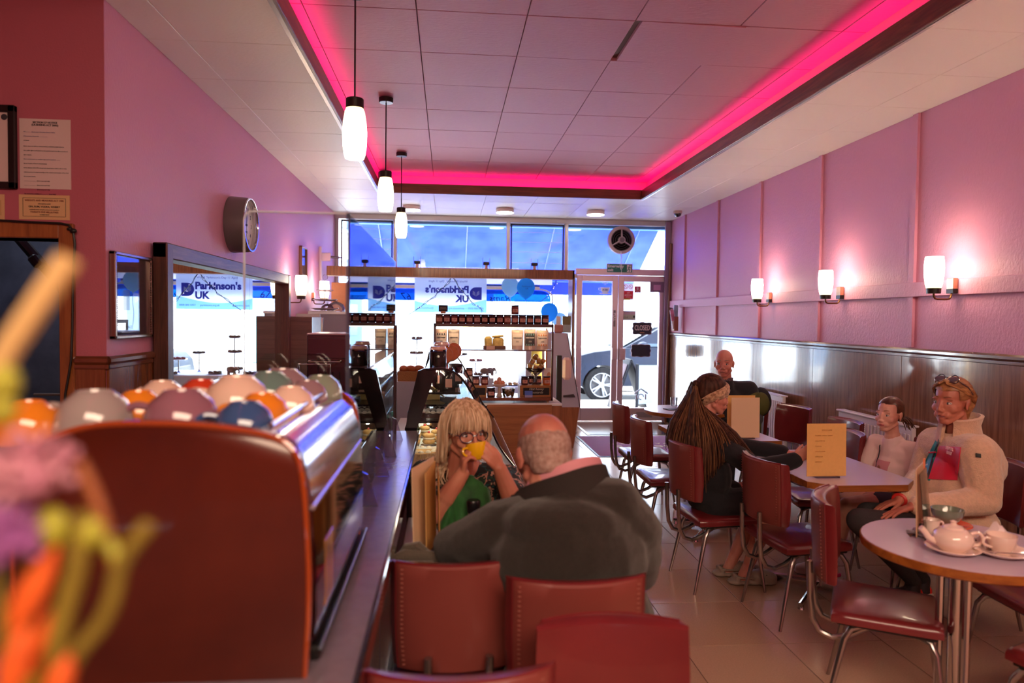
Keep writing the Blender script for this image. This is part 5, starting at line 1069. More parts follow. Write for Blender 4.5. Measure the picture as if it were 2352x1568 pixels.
# emergency exit sign
a, b2 = at(1393, 626, YW-.05), at(1453, 606, YW-.05); c = (a+b2)/2; w, h = b2.x-a.x, abs(b2.z-a.z); t = thing('exit_sign', 'green emergency exit sign with a running figure over the glass doors', 'sign', (c.x, YW-.055, c.z))
B().box((0, 0, 0), (w, .006, h), None, .001).out('border', mat('sign_border', (214, 196, 206), .4), t); B().box((0, -.002, 0), (w*.96, .006, h*.88)).out('panel', mat('sign_green', (0, 96, 84), .4), t); SW = mat('sign_white', (226, 206, 212), .5)
text('Emergency\nexit', h*.42, SW, t, (-w*.46, -.006, h*.0), align='LEFT', bold=.0012, space=.95); B().box((w*.36, -.0055, -.0), (w*.16, .002, h*.76)).out('symbol_field', SW, t)
b = B(); GR = MATS['sign_green']; s = h*.1
b.ell((w*.39, -.0068, h*.29), (h*.07, .001, h*.07)); 
for q in (((.37, .18), (.34, -.05)), ((.34, -.05), (.39, -.14)), ((.39, -.14), (.36, -.34)), ((.34, -.05), (.31, -.2)), ((.31, -.2), (.28, -.24)), ((.37, .16), (.31, .12)), ((.37, .16), (.42, .05))):
    b.tube([(w*q[0][0], -.007, h*q[0][1]), (w*q[1][0], -.007, h*q[1][1])], h*.045, 6)
b.out('running_figure', GR, t)
# hanging CLOSED board and its blank twin
def plaque(px, py, wpx, hpx, lab, word):
    y = YW-.045; a, b2 = at(px-wpx/2, py, y), at(px+wpx/2, py, y); w = b2.x-a.x; h = at(px, py-hpx/2, y).z-at(px, py+hpx/2, y).z; c = at(px, py, y)
    t = thing('door_sign', lab, 'sign', tuple(c)); pts = []
    for i in range(48):
        q = 2*PI*i/48; cx, sz = math.cos(q), math.sin(q); k = (abs(cx)**5+abs(sz)**5)**(-1/5); k *= 1+.06*math.cos(8*q)*(1 if abs(math.sin(2*q)) > .3 else .6); pts.append((w/2*cx*k, h/2*sz*k))
    B().prism(pts, 0, .008, YZ).out('rim', mat('plaque_rim', (196, 150, 170), .4), t); B().prism([(x*.95, z*.93) for x, z in pts], -.002, .004, YZ).out('slate', mat('plaque_slate', (44, 40, 62), .5), t)
    if word: text(word, h*.56, mat('plaque_white', (236, 222, 226), .5), t, (0, -.004, h*.03), sx=.6, bold=.0015); B().box((0, -.003, -h*.34), (w*.22, .002, h*.07), None, .0005).out('ribbon', mat('plaque_tan', (206, 140, 120), .5), t)
    B().tube([(-w*.3, 0, h*.45), (-w*.3, 0, h*.6)], .002, 5).tube([(w*.3, 0, h*.45), (w*.3, 0, h*.6)], .002, 5).out('chain', CHROME, t)
plaque(1475, 754, 45, 29, 'small dark plaque on the glass door reading CLOSED', 'CLOSED'); plaque(1472, 805, 45, 29, 'blank dark plaque hanging below the CLOSED plaque', '')
# stickers on the door glass
def sticker(px0, py0, px1, py1, m, lab, cat='sticker', y=YW-.012, nm='door_sticker'):
    a, b2 = at(px0, py1, y), at(px1, py0, y); c = (a+b2)/2; t = thing(nm, lab, cat, (c.x, y, c.z)); B().box((0, 0, 0), (b2.x-a.x, .002, b2.z-a.z)).out('sheet', m, t); return t, b2.x-a.x, b2.z-a.z
STW = cloth_light('sticker_white', (244, 240, 244), .6); STR = cloth_light('sticker_red', (230, 90, 100), .5); REDI = cloth_light('sticker_redink', (226, 60, 80), .5)
t, w, h = sticker(1431, 651, 1455, 689, STW, 'no smoking sticker with two ringed symbols on the right door glass')
B().box((0, -.0012, -.18*h), (w*.96, .002, h*.48)).out('red_panel', STR, t); B().box((-.1*w, -.0012, -.45*h+.004), (w*.6, .002, h*.1)).out('yellow_strip', mat('sticker_yellow', (250, 226, 90), .6), t)
for s in (-1, 1): B().tube([(s*w*.24+w*.19*math.cos(q), -.002, h*.3+w*.19*math.sin(q)) for q in [2*PI*i/20 for i in range(21)]], .003, 5).tube([(s*w*.24-w*.12, -.002, h*.3+w*.12), (s*w*.24+w*.12, -.002, h*.3-w*.12)], .003, 5).out('ringed_symbol', REDI, t)
text('No\nsmoking', h*.13, STW, t, (0, -.004, -.12*h), RX, bold=.0008); text('including\ne-cigarettes', h*.07, STW, t, (0, -.004, -.31*h), RX)
t, w, h = sticker(1457, 657, 1472, 672, mat('sticker_crimson', (196, 60, 110), .5), 'small crimson award sticker beside the no smoking sticker'); B().ell((0, -.003, h*.1), (w*.14, .001, h*.26)).tube([(w*.34*math.cos(q), -.003, h*.34*math.sin(q)) for q in [PI+PI*i/12 for i in range(13)]], .003, 5).out('emblem', STW, t); text('LICENSED', w*.16, STW, t, (0, -.003, h*.66), RX)
t, w, h = sticker(1431, 714, 1460, 735, mat('sticker_grey', (186, 160, 176), .5), 'grey certificate card taped inside the right door glass'); B().box((0, -.0015, -.15*h), (w*.94, .001, h*.5)).out('green_panel', mat('cert_green', (176, 180, 160), .6), t); B().box((w*.38, -.002, -.12*h), (w*.16, .001, h*.24)).out('dark_block', BLACK, t); text('12.4', h*.26, INK, t, (-w*.3, -.0025, -.2*h)); text('Alarm details', h*.12, INK, t, (-w*.25, -.0025, h*.38))
t, w, h = sticker(1493, 647, 1525, 671, mat('closer_mauve', (126, 96, 124), .4, .2), 'mauve door closer box in the top corner of the right door', 'door closer', YW-.045, 'door_closer'); B().box((0, -.004, -.05*h), (w*.5, .006, h*.5)).out('plate', mat('closer_plate', (196, 140, 180), .4), t); B().box((0, .012, 0), (w*.96, .02, h*.9), None, .004).out('case', mat('closer_mauve', (126, 96, 124), .4, .2), t)
# wi-fi cup decal
p = at(1390, 665, YW-.012); t = thing('wifi_decal', 'white coffee cup decal with signal waves on the left door glass', 'decal', tuple(p)); DW = mat('decal_white', (226, 236, 255), .5)
b = B().prism([(-.07, .035), (.07, .035), (.06, -.02), (.035, -.045), (-.035, -.045), (-.06, -.02)], -.001, .001, YZ).prism([(.085*math.cos(q), -.055+.012*math.sin(q)) for q in [2*PI*i/20 for i in range(20)]], -.001, .001, YZ).tube([(-.068, 0, .025), (-.095, 0, .02), (-.095, 0, -.005), (-.064, 0, -.01)], .005, 6)
b.out('cup', DW, t); b = B()
for r in (.02, .038, .056): b.tube([(r*math.cos(q), 0, .055+r*math.sin(q)) for q in [PI/4+PI/2*i/8 for i in range(9)]], .0045, 6)
b.out('signal_waves', DW, t); text('Wi Fi', .036, mat('decal_blue', (60, 90, 190), .5), t, (0, -.003, -.005), RX, bold=.001)
# house-shaped emblem low on the right door
p = at(1472, 908, YW-.012); t = thing('house_decal', 'pale house shaped decal low on the right door glass', 'decal', tuple(p)); B().tube([(-.1, 0, .03), (0, 0, .1), (.1, 0, .03)], .012, 6).tube([(-.07, 0, .02), (-.07, 0, -.06)], .012, 6).tube([(.07, 0, .02), (.07, 0, -.06)], .012, 6).tube([(.04*math.cos(q), 0, -.02+.04*math.sin(q)) for q in [2*PI*i/14 for i in range(12)]], .009, 6).out('emblem', mat('decal_pale', (214, 214, 236), .5), t)
# leaflet holder
p = at(1548, 735, 9.7); t = thing('leaflet_holder', 'wall leaflet holder with bright flyers beside the glass door', 'leaflet holder', (XR-.08, 9.55, p.z-.05)); B().box((0, 0, .0), (.06, .12, .2), None, .004).out('pocket', mat('holder_tan', (150, 84, 66), .5), t); B().box((-.04, -.03, .06), (.05, .03, .26), (0, -.15, .1)).out('flyer', mat('flyer_white', (240, 236, 240), .6), t); B().box((-.06, -.06, .12), (.05, .01, .16), (0, -.2, .2)).out('flyer', mat('flyer_pink', (226, 150, 180), .6, noise=.5, nscale=12), t); B().box((.0, -.02, .16), (.06, .02, .2), (0, .05, .1)).out('flyer', mat('flyer_blue', (170, 196, 230), .6, noise=.4, nscale=9), t)
# doormats
t = thing('entrance_mat', 'glossy black entrance mat with a metal edge inside the doors', 'mat', (2.5, 9.42, 0)); B().box((0, 0, .003), (1.32, 1.06, .006)).out('mat', mat('mat_black', (30, 32, 40), .16, coat=.5), t); B().box((-.675, 0, .004), (.03, 1.08, .008)).out('edge_strip', ALU, t)
t = thing('doormat', 'purple shop doormat with cream lettering inside the entrance', 'doormat', (2.36, 8.12, 0)); B().box((0, 0, .003), (1.44, 1.34, .006), None, .002).out('backing', mat('mat_edge', (90, 96, 130), .5), t); B().box((0, 0, .006), (1.38, 1.28, .006), None, .002).out('pile', mat('mat_purple', (150, 60, 132), .9, bump=.4, bscale=300, sheen=.3), t)
MT = mat('mat_cream', (236, 226, 196), .8); text("Mellor's", .24, MT, t, (0, -.1, .0092), (0, 0, PI), bold=.003); text('PATISSERIE', .1, MT, t, (-.06, .1, .0092), (0, 0, PI), space=1.5)
# radiators under the dado
def radiator(y0, y1, lab):
    t = thing('radiator', lab, 'radiator', (XR-.11, (y0+y1)/2, .32)); L_ = y1-y0; WH = mat('radiator_white', (228, 218, 226), .35); H = .48
    B().box((0, 0, H/2), (.03, L_, H), None, .006).out('panel', WH, t); B().box((0, 0, H), (.07, L_, .014), None, .004).out('top_grille', WH, t)
    n = int(L_/.042); b = B()
    for i in range(n): b.box((-.019, -L_/2+.03+i*.042, H/2-.01), (.012, .022, H-.09), None, .004)
    b.out('ribs', WH, t)
    B().tube([(0, -L_/2+.02, .03), (0, -L_/2-.03, .03), (0, -L_/2-.03, -.3)], .009, 8).out('pipe', CHROME, t); B().cyl((0, -L_/2-.03, .0), (0, -L_/2-.03, .075), .02, .018, 12).out('valve', WH, t)
    B().span((.015, -.2, .1), (.075, .2, .3)).out('bracket', WH, t)
radiator(6.25, 7.05, 'white ribbed radiator behind the far chairs'); radiator(4.42, 5.32, 'white ribbed radiator behind the child')
t = thing('meter_box', 'white pipe meter box on the wall by the far radiator', 'box', (XR-.045, 5.98, .28)); B().box((0, 0, .12), (.06, .12, .3), None, .008).out('case', MATS['radiator_white'], t); B().box((-.032, 0, .1), (.004, .03, .03)).out('label', BLACK, t)
# ================================================================ on the tables
MENU = mat('menu_card', (226, 178, 106), .6, noise=.05, nscale=60); MENUP = mat('menu_card_pale', (226, 196, 160), .55); MINK = mat('menu_ink', (206, 158, 92), .7)
def menu(x, y, rz, w, h, m, lab, print_=1):
    t = thing('menu', lab, 'menu', (x, y, .71), rz, 'cream menu cards on the tables'); B().box((0, 0, .006+h/2), (w, .003, h), (-.03, 0, 0), .0006).out('card', m, t); B().box((0, .0, .004), (w*.6, .05, .008), None, .002).out('holder', glass('holder_clear', (244, 240, 244), 1, .1), t)
    rows = ['WELCOME', 'breakfast   scones   toasties', 'soup of the day', 'cream tea', 'cakes & pastries', 'coffee & tea', 'milkshakes']
    if print_:
        for i, s in enumerate(rows): text(s, .0085 if i else .012, MINK, t, (-w*.3 if i else 0, -.0045+.03*(h*.88-h*.1*i-h/2), h*.9-h*.1*i), align='LEFT' if i else 'CENTER')
    return t
menu(1.925, 3.375, .02, .212, .268, MENU, 'cream menu card standing on the family table by the girl hand')
menu(2.0, 4.52, .03, .2, .27, MENUP, 'pale menu card standing right of the girl face', 0); menu(2.03, 4.66, .0, .2, .27, MENU, 'amber menu card behind the pale one on the middle table'); menu(1.83, 4.9, .05, .22, .28, MENUP, 'tan menu card behind the girl hair on the middle table', 0)
t = menu(-.075, 2.34, 1.25, .21, .3, MENUP, 'pale folded menu standing on the couple table by the counter', 0); B().box((.012, -.02, .15), (.2, .002, .28), (-.02, .0, .18)).out('inner_leaf', MENU, t); B().box((.018, -.045, .145), (.19, .002, .27), (-.02, 0, .36)).out('inner_leaf', mat('menu_amber', (206, 150, 84), .6), t)
q_ = atz(2110, 1225, .71); t = menu(q_.x, q_.y, .82, .17, .25, mat('menu_clear', (214, 176, 140), .4), 'narrow menu in a clear stand on the round table', 0); B().box((0, -.02, .12), (.17, .002, .24), (-.1, 0, 0)).out('clear_leaf', glass('leaf_clear', (250, 236, 226), 1, .25), t); B().box((.09, 0, .17), (.012, .006, .2), (0, 0, 0)).out('orange_edge', mat('menu_orange', (226, 130, 90), .5), t)
t = thing('clear_stand', 'crumpled clear plastic holder at the foot of the round table menu', 'holder', (q_.x-.01, q_.y-.02, .71)); B().sheet([[(-.05+.1*i/5, -.02+.03*math.sin(i*1.9+k), .001+.05*k/3*(1-.5*abs(i-2.5)/2.5)) for i in range(6)] for k in range(4)], .001).out('plastic', glass('plastic_crumple', (250, 246, 250), 1, .35), t)
# pepper mill on the couple table
p = at(1087, 1205, 2.53); t = thing('salt_mill', 'clear salt mill with a black cap on the couple table', 'mill', (p.x, 2.53, .71)); B().lathe((0, 0, 0), [(.023, 0), (.024, .006), (.019, .04), (.021, .075), (.022, .08), (.0, .08)], 20, cap=True).out('body', GB, t); B().lathe((0, 0, .03), [(.016, 0), (.018, .045), (0, .047)], 16).out('salt', mat('salt', (236, 220, 222), .8), t); B().lathe((0, 0, .08), [(.022, 0), (.024, .008), (.026, .04), (.023, .047), (0, .048)], 20).out('cap', mat('mill_black', (20, 18, 24), .3), t); B().lathe((0, 0, .074), [(.0225, 0), (.0225, .007)], 20, cap=False).out('collar', CHROME, t)
t = thing('pen', 'slim black pen lying on the couple table by the salt mill', 'pen', (.12, 2.6, .715)); B().cyl((-.05, 0, 0), (.05, .015, 0), .0035, .0035, 8).out('barrel', BLACK, t)
# scarf lying over the table corner
t = thing('scarf', 'grey brown scarf bundled over the couple table corner', 'scarf', (0, 0, 0))
b = B().tube([(-.2, 2.16, .70), (-.18, 2.2, .722), (-.13, 2.23, .735), (-.07, 2.23, .735), (-.02, 2.22, .73)], [.014, .026, .03, .028, .02], 12, True, .7).tube([(-.15, 2.24, .73), (-.125, 2.25, .755), (-.09, 2.24, .765), (-.05, 2.23, .74)], [.02, .03, .028, .014], 12, True, .6).tube([(-.21, 2.12, .69), (-.19, 2.15, .712), (-.12, 2.17, .722), (-.04, 2.17, .725)], [.012, .022, .026, .02], 12, True, .7)
b.out('cloth', mat('scarf_grey', (86, 76, 66), .9, bump=.3, bscale=160, sheen=.3), t)
# tea set on the round table
CHI = mat('china_white', (240, 216, 204), .14, coat=.8); CHR = mat('china_shade', (226, 226, 236), .2)
def saucer(x, y, r, lab, cat='saucer'): t = thing('saucer', lab, cat, (x, y, .71), 0, 'white china saucers'); B().lathe((0, 0, 0), [(r*.55, 0), (r*.6, .004), (r*.95, .016), (r, .02), (r*.98, .022), (r*.6, .008), (0, .006)], 36).out('dish', CHI, t); return t
tp = atz(2188, 1262, .72); tc_ = atz(2300, 1268, .72)
saucer(tp.x, tp.y, .086, 'white saucer under the small teapot'); saucer(tc_.x, tc_.y, .09, 'white saucer under the white teacup')
t = thing('teapot', 'small white teapot on a saucer on the round table', 'teapot', (tp.x, tp.y, .717)); B().lathe((0, 0, 0), [(.036, 0), (.04, .004), (.058, .022), (.064, .042), (.058, .062), (.042, .076), (.036, .078), (.0, .078)], 32).out('body', CHI, t); B().lathe((0, 0, .077), [(.035, 0), (.03, .008), (.012, .014), (.008, .02), (.011, .026), (0, .03)], 24).out('lid', CHI, t); B().tube(smoothpoly3([(-.055, 0, .03), (-.08, .0, .042), (-.092, 0, .062), (-.106, 0, .076)]), [.016]*4+[.012]*4+[.009]*2+[.008]*3 if False else .0105, 10).out('spout', CHI, t); B().tube(smoothpoly3([(.055, .0, .06), (.085, .0, .068), (.1, .0, .045), (.085, 0, .022), (.058, 0, .022)]), .0055, 8).out('handle', CHI, t)
t.rotation_euler = (0, 0, -.2)
t = thing('teacup', 'white teacup on a saucer with a used napkin behind it', 'cup', (tc_.x, tc_.y, .717)); B().lathe((0, 0, 0), [(.024, 0), (.026, .006), (.036, .02), (.043, .045), (.046, .064), (.044, .064), (.04, .045), (.03, .02), (0, .012)], 30, cap=False).out('bowl', CHI, t); B().tube(smoothpoly3([(-.042, .0, .052), (-.066, 0, .056), (-.07, 0, .034), (-.038, 0, .022)]), .0045, 8).out('handle', CHI, t)
t = thing('teaspoon', 'silver teaspoon lying on the teacup saucer', 'spoon', (tc_.x-.062, tc_.y-.04, .735)); B().ell((0, 0, 0), (.016, .011, .004), (0, 0, .5)).tube([(.012, -.004, 0), (.1, -.045, .004)], [.0025, .004], 6).out('spoon', CHROME, t)
t = thing('milk_jug', 'little white milk jug beside the narrow menu', 'jug', tuple(atz(2139, 1232, .71))); B().lathe((0, 0, 0), [(.022, 0), (.027, .006), (.03, .03), (.026, .05), (.029, .066), (.027, .066), (.023, .05), (0, .01)], 24, cap=False).out('body', CHI, t); B().ell((-.028, 0, .062), (.012, .008, .006)).out('lip', CHI, t); B().tube(smoothpoly3([(.026, 0, .056), (.046, 0, .056), (.046, 0, .028), (.028, 0, .022)]), .004, 8).out('handle', CHI, t)
q = atz(2175, 1210, .71); t = thing('bowl', 'sage green bowl on an orange red saucer on the round table', 'bowl', (q.x, q.y, .724)); B().lathe((0, 0, 0), [(.026, 0), (.03, .004), (.046, .02), (.055, .04), (.058, .058), (.055, .058), (.05, .04), (.04, .02), (0, .01)], 32, cap=False).out('bowl', mat('sage_glaze', (122, 132, 116), .15, coat=.8), t)
t = thing('red_saucer', 'orange red saucer under the sage green bowl', 'saucer', (q.x+.008, q.y, .71)); B().lathe((0, 0, 0), [(.045, 0), (.05, .003), (.08, .013), (.078, .016), (0, .008)], 32).out('dish', mat('orange_glaze', (226, 84, 54), .15, coat=.8), t)
t = thing('napkin', 'crumpled white paper napkin behind the teacup', 'napkin', (tc_.x+.04, tc_.y+.07, .712))
random.seed(5); b = B(); P_ = [[(-.06+.12*i/7, -.05+.1*j/7, .004+max(0, .085*math.exp(-((i-3.5)**2+(j-3.5)**2)/6)+random.uniform(-.012, .018))) for i in range(8)] for j in range(8)]; b.sheet(P_, .001).out('paper', mat('napkin_paper', (240, 224, 224), .8), t)
t = thing('sugar_sticks', 'purple printed sugar sticks behind the white teapot', 'sugar', (tp.x+.1, tp.y+.09, .716))
for i in range(3): B().box((.0+.02*i, .012*i, .004+.003*i), (.085, .014, .005), (0, 0, -.25+.2*i), .001).out('stick', [CHI, mat('sugar_purple', (110, 70, 110), .6), CHI][i], t)
t = thing('tumbler', 'small glass tumbler on the far round table', 'glass', tuple(atz(1548, 932, .71))); B().lathe((0, 0, 0), [(.026, 0), (.032, .08), (.03, .08), (.024, .006), (0, .006)], 20, cap=False).out('glass', GL, t)
t = thing('dark_booklet', 'dark booklet lying on the far round table', 'book', tuple(atz(1545, 940, .711))); B().box((0, 0, .004), (.14, .1, .008), (0, 0, .3), .001).out('cover', mat('booklet', (80, 76, 92), .5), t)
# coat on the chair by the far radiator
t = thing('coat', 'olive and black coat hung over the chair by the far radiator', 'coat', (2.62, 5.75, .78)); B().ell((0, 0, 0), (.1, .12, .12)).ell((.03, -.06, .02), (.07, .08, .1)).out('olive_coat', mat('coat_olive', (84, 86, 40), .85, bump=.5, bscale=25), t); B().ell((.09, .08, .02), (.09, .1, .13)).out('black_coat', mat('coat_black', (26, 26, 36), .85, bump=.5, bscale=25), t); B().box((0, 0, -.2), (.06, .2, .3), None, .02).out('coat_tail', MATS['coat_olive'], t)
# ================================================================ chairs and tables
VIN = mat('red_vinyl', (114, 34, 38), .3, coat=.35, bump=.03, bscale=220, noise=.15, nscale=6)
VINB = mat('red_vinyl_back', (122, 56, 50), .42, bump=.05, bscale=260, coat=.1)
STI = mat('pale_stitch', (142, 80, 70), .6)
LEGM = mat('brushed_steel', (170, 162, 160), .25, .95)
def cushion(w, d, t, bev, n=10, crown=.008):
    """soft-edged pad: w along x, d along y, t thick, centred"""
    vs = []; fs = []
    def prof(u, v, top):
        x, y = w/2*u, d/2*v; e = max(abs(u)**6, abs(v)**6)
        z = (t/2+crown*(1-u*u)*(1-v*v))*(1 if top else -1) if top else -t/2
        return x, y, z
    b = B(); g = [-1+2*i/n for i in range(n+1)]
    k = n+1; top = []; bot = []
    for v in g:
        for u in g:
            uu = max(-1, min(1, u)); r = .0
            x, y = (w/2-bev)*uu, (d/2-bev)*v
            top.append((x, y, t/2+crown*(1-u*u)*(1-v*v))); bot.append((x, y, -t/2))
    b.v = top+bot
    for i in range(n):
        for j in range(n):
            a = i*k+j; b.f.append((a, a+1, a+k+1, a+k)); b.f.append((a+k*k, a+k+k*k, a+k+1+k*k, a+1+k*k))
    ring = [j for j in range(k)]+[i*k+n for i in range(1, k)]+[n*k+j for j in range(n-1, -1, -1)]+[i*k for i in range(n-1, 0, -1)]
    def outw(i):
        x, y, _ = top[i]; return (x+bev*(1 if abs(x-(w/2-bev)) < 1e-6 else -1 if abs(x+(w/2-bev)) < 1e-6 else 0)*(.75 if abs(abs(x)-(w/2-bev)) < 1e-6 and abs(abs(y)-(d/2-bev)) < 1e-6 else 1), y+bev*(1 if abs(y-(d/2-bev)) < 1e-6 else -1 if abs(y+(d/2-bev)) < 1e-6 else 0)*(.75 if abs(abs(x)-(w/2-bev)) < 1e-6 and abs(abs(y)-(d/2-bev)) < 1e-6 else 1))
    lv = []
    for z, q in ((t/2-bev*.3, .7), (t/2-bev, 1), (-t/2+bev*.4, 1)):
        ids = []
        for i in ring:
            x0, y0, _ = top[i]; x1, y1 = outw(i); ids.append(len(b.v)); b.v.append((x0+(x1-x0)*q, y0+(y1-y0)*q, z))
        lv.append(ids)
    seq = [ring]+lv+[[i+k*k for i in ring]]
    for A, C in zip(seq, seq[1:]):
        m = len(A)
        for i in range(m): b.f.append((A[i], A[(i+1) % m], C[(i+1) % m], C[i]))
    b.mi = [0]*len(b.f); return b
def make_chair(lab):
    t = thing('cafe_chair', lab, 'chair')
    s = cushion(.385, .375, .048, .02, 10, .012); s.v = [(x*(1-.04*(y/.19)), y, z+.393) for x, y, z in s.v]; so = s.out('seat', VIN, t, 50)
    B().box((0, .0, .366), (.34, .33, .012), None, .004).out('seat_board', BLACK, so)
    # curved upholstered back, concave towards the sitter
    w, h, th = .35, .305, .05
    nx, nz = 14, 8
    def P(u, v, o):
        x = w/2*u*(1-.05*v*v*(v < 0)); z = .66+h/2*v; yb = -.205-.05*(1-u*u)-.045*(z-.5)
        ny = V((.54*u, 1, .0)).normalized(); return V((x, yb, z))+ny*o
    def corner(u, v):
        return u, v
    b = B()
    G = [[P(-1+2*i/nx, -1+2*j/nz, 0) for i in range(nx+1)] for j in range(nz+1)]
    Fp = [[P((-1+2*i/nx)*.955, (-1+2*j/nz)*.945, th+.006*(1-(-1+2*j/nz)**2)) for i in range(nx+1)] for j in range(nz+1)]
    Mp = [[P((-1+2*i/nx), (-1+2*j/nz), th*.72) for i in range(nx+1)] for j in range(nz+1)]
    Bk = [[P((-1+2*i/nx)*.97, (-1+2*j/nz)*.96, -.006) for i in range(nx+1)] for j in range(nz+1)]
    k = nx+1
    def ringof(o): return [o+i for i in range(k)]+[o+j*k+nx for j in range(1, nz+1)]+[o+nz*k+i for i in range(nx-1, -1, -1)]+[o+j*k for j in range(nz-1, 0, -1)]
    for L_ in (Fp, Mp, G, Bk): b.v += [tuple(p) for r in L_ for p in r]
    S = k*(nz+1)
    for j in range(nz):
        for i in range(nx):
            a = j*k+i; b.f.append((a, a+1, a+k+1, a+k)); b.mi.append(0)
            a += 3*S; b.f.append((a, a+k, a+k+1, a+1)); b.mi.append(1)
    rs = [ringof(0), ringof(S), ringof(2*S), ringof(3*S)]
    for q, (A, C) in enumerate(zip(rs, rs[1:])):
        m = len(A)
        for i in range(m): b.f.append((A[i], A[(i+1) % m], C[(i+1) % m], C[i])); b.mi.append(0 if q < 2 else 1)
    bo = b.out('backrest', [VIN, VINB], t, 40)
    st = B()
    for s_ in (-1, 1):
        for i in range(22):
            v = -.9+1.8*i/21; p0 = P(s_*.93, v, -.0075); st.box(p0, (.008, .003, .0035), (0, 0, 0))
    B_ = st.out('stitching', STI, bo); B_['kind'] = 'stuff'
    pp = B().tube([P(-1+2*i/20, 1, .004)+V((0, 0, .001)) for i in range(21)], .004, 6).tube([P(s_, -1+2*j/10, .004) for j in range(11) for s_ in (1,)], .003, 6).tube([P(-1, -1+2*j/10, .004) for j in range(11)], .003, 6)
    pp.out('piping', VIN, bo)
    for sx in (-1, 1):
        x = sx
        B().tube([(x*.13, .10, .358), (x*.15, .145, .345), (x*.165, .163, .31), (x*.195, .205, .0)], [.0125, .0125, .0125, .0075], 10).out('leg', LEGM, t)
        B().tube([(x*.13, -.07, .358), (x*.15, -.115, .345), (x*.16, -.135, .31), (x*.18, -.2, .0)], [.0125, .0125, .0125, .0075], 10).out('leg', LEGM, t)
        B().tube([(x*.085, .02, .352), (x*.085, -.06, .335), (x*.085, -.125, .292), (x*.085, -.18, .272), (x*.085, -.226, .288), (x*.085, -.252, .335), (x*.085, -.262, .42), (x*.085, -.267, .56)], .0115, 10).out('back_tube', LEGM, t)
    return t
GRP = 'red vinyl cafe chairs'
R90 = -PI/2
ch = make_chair('red vinyl cafe chair the girl in the knitted headband sits on')
ch.location = (1.545, 3.86, 0); ch.rotation_euler = (0, 0, R90+.06); ch['group'] = GRP
def chair(x, y, rz, lab): return dup(ch, (x, y, 0), rz, lab, GRP)
chair(1.795, 3.40, R90+.1, 'empty red vinyl chair tucked under the near side of the family table')
chair(1.70, 2.535, -2.13, 'empty red vinyl chair with its seat turned out beside the round table')
chair(1.56, 4.78, R90-.02, 'red vinyl chair just behind the girl, its back beside her hair')
chair(1.63, 5.62, R90-.04, 'farthest red vinyl chair in front of the purple doormat')
chair(2.62, 5.38, math.radians(104), 'red vinyl chair by the far radiator, seen over the standing menu cards')
chair(2.60, 4.66, math.radians(92), 'red vinyl chair against the wall between the two white radiators')
chair(2.33, 4.20, math.radians(84), 'red vinyl chair right behind the cream menu on the family table')
chair(2.64, 3.78, math.radians(90), 'red vinyl chair the child in the pale top sits on')
chair(2.6, 3.30, math.radians(92), 'red vinyl chair under the woman in the cream fleece')
chair(2.42, 2.58, math.radians(88), 'red vinyl chair seat half hidden under the round table top')
chair(2.11, 2.05, .39, 'red vinyl chair with only a seat corner showing below the round table')
chair(.352, 2.03, 0, 'red vinyl chair the man in the dark sweater sits on')
chair(.03, 2.18, .03, 'red vinyl chair back beside the counter, left of the seated man')
_n = chair(.385, 1.43, PI-.06, 'nearest red vinyl chair back, right behind the seated man'); _n.scale = (.95, .95, .95)
chair(.03, 1.56, .0, 'red vinyl chair showing only a sliver of its back at the bottom')
chair(.07, 2.98, PI, 'red vinyl chair the woman with the yellow cup sits on')
chair(2.55, 5.98, math.radians(96), 'red vinyl chair the far bald man sits on')
# tables
TOP = mat('table_laminate', (196, 184, 206), .3, coat=.3); EDGE = wood('table_edge_wood', (168, 102, 48), (122, 66, 28), 'x', 1.4, .35); 
def rect_table(loc, w, d, lab, cut=.0, rz=0, base=True):
    t = thing('table', lab, 'table', loc, rz); z1 = .71
    if cut: poly = [(-w/2+cut, -d/2), (w/2-cut, -d/2), (w/2, -d/2+cut), (w/2, d/2-cut), (w/2-cut, d/2), (-w/2+cut, d/2), (-w/2, d/2-cut), (-w/2, -d/2+cut)]
    else: poly = [(-w/2, -d/2), (w/2, -d/2), (w/2, d/2), (-w/2, d/2)]
    B().prism(poly, z1-.033, z1-.0012).out('table_edge', EDGE, t); B().prism([(x*.995, y*.995) for x, y in poly], z1-.0015, z1).out('table_top', TOP, t)
    B().cyl((0, 0, .045), (0, 0, z1-.034), .032, None, 20).lathe((0, 0, z1-.05), [(.035, 0), (.16, .012), (.16, .017)], 20).out('pedestal', CHROME, t)
    for k in range(4):
        a = PI/4+k*PI/2 if base else k*PI/2; L_ = .31
        f = B().tube([(.02*math.cos(a), .02*math.sin(a), .05), (L_*.6*math.cos(a), L_*.6*math.sin(a), .035), (L_*math.cos(a), L_*math.sin(a), .02)], [.03, .026, .02], 8, True, .6).cyl((L_*.95*math.cos(a), L_*.95*math.sin(a), 0), (L_*.95*math.cos(a), L_*.95*math.sin(a), .02), .018, .014, 10)
        f.out('foot', CHROME, t)
    return t
rect_table((2.06, 3.66, 0), .56, .92, 'lilac topped table with clipped corners where the girl and the family sit', .09)
rect_table((1.9, 4.78, 0), .62, .72, 'lilac topped table behind the girl with several menu cards standing on it', 0)
rect_table((.19, 2.48, 0), .68, .56, 'lilac topped table between the man and the woman with the yellow cup', 0)
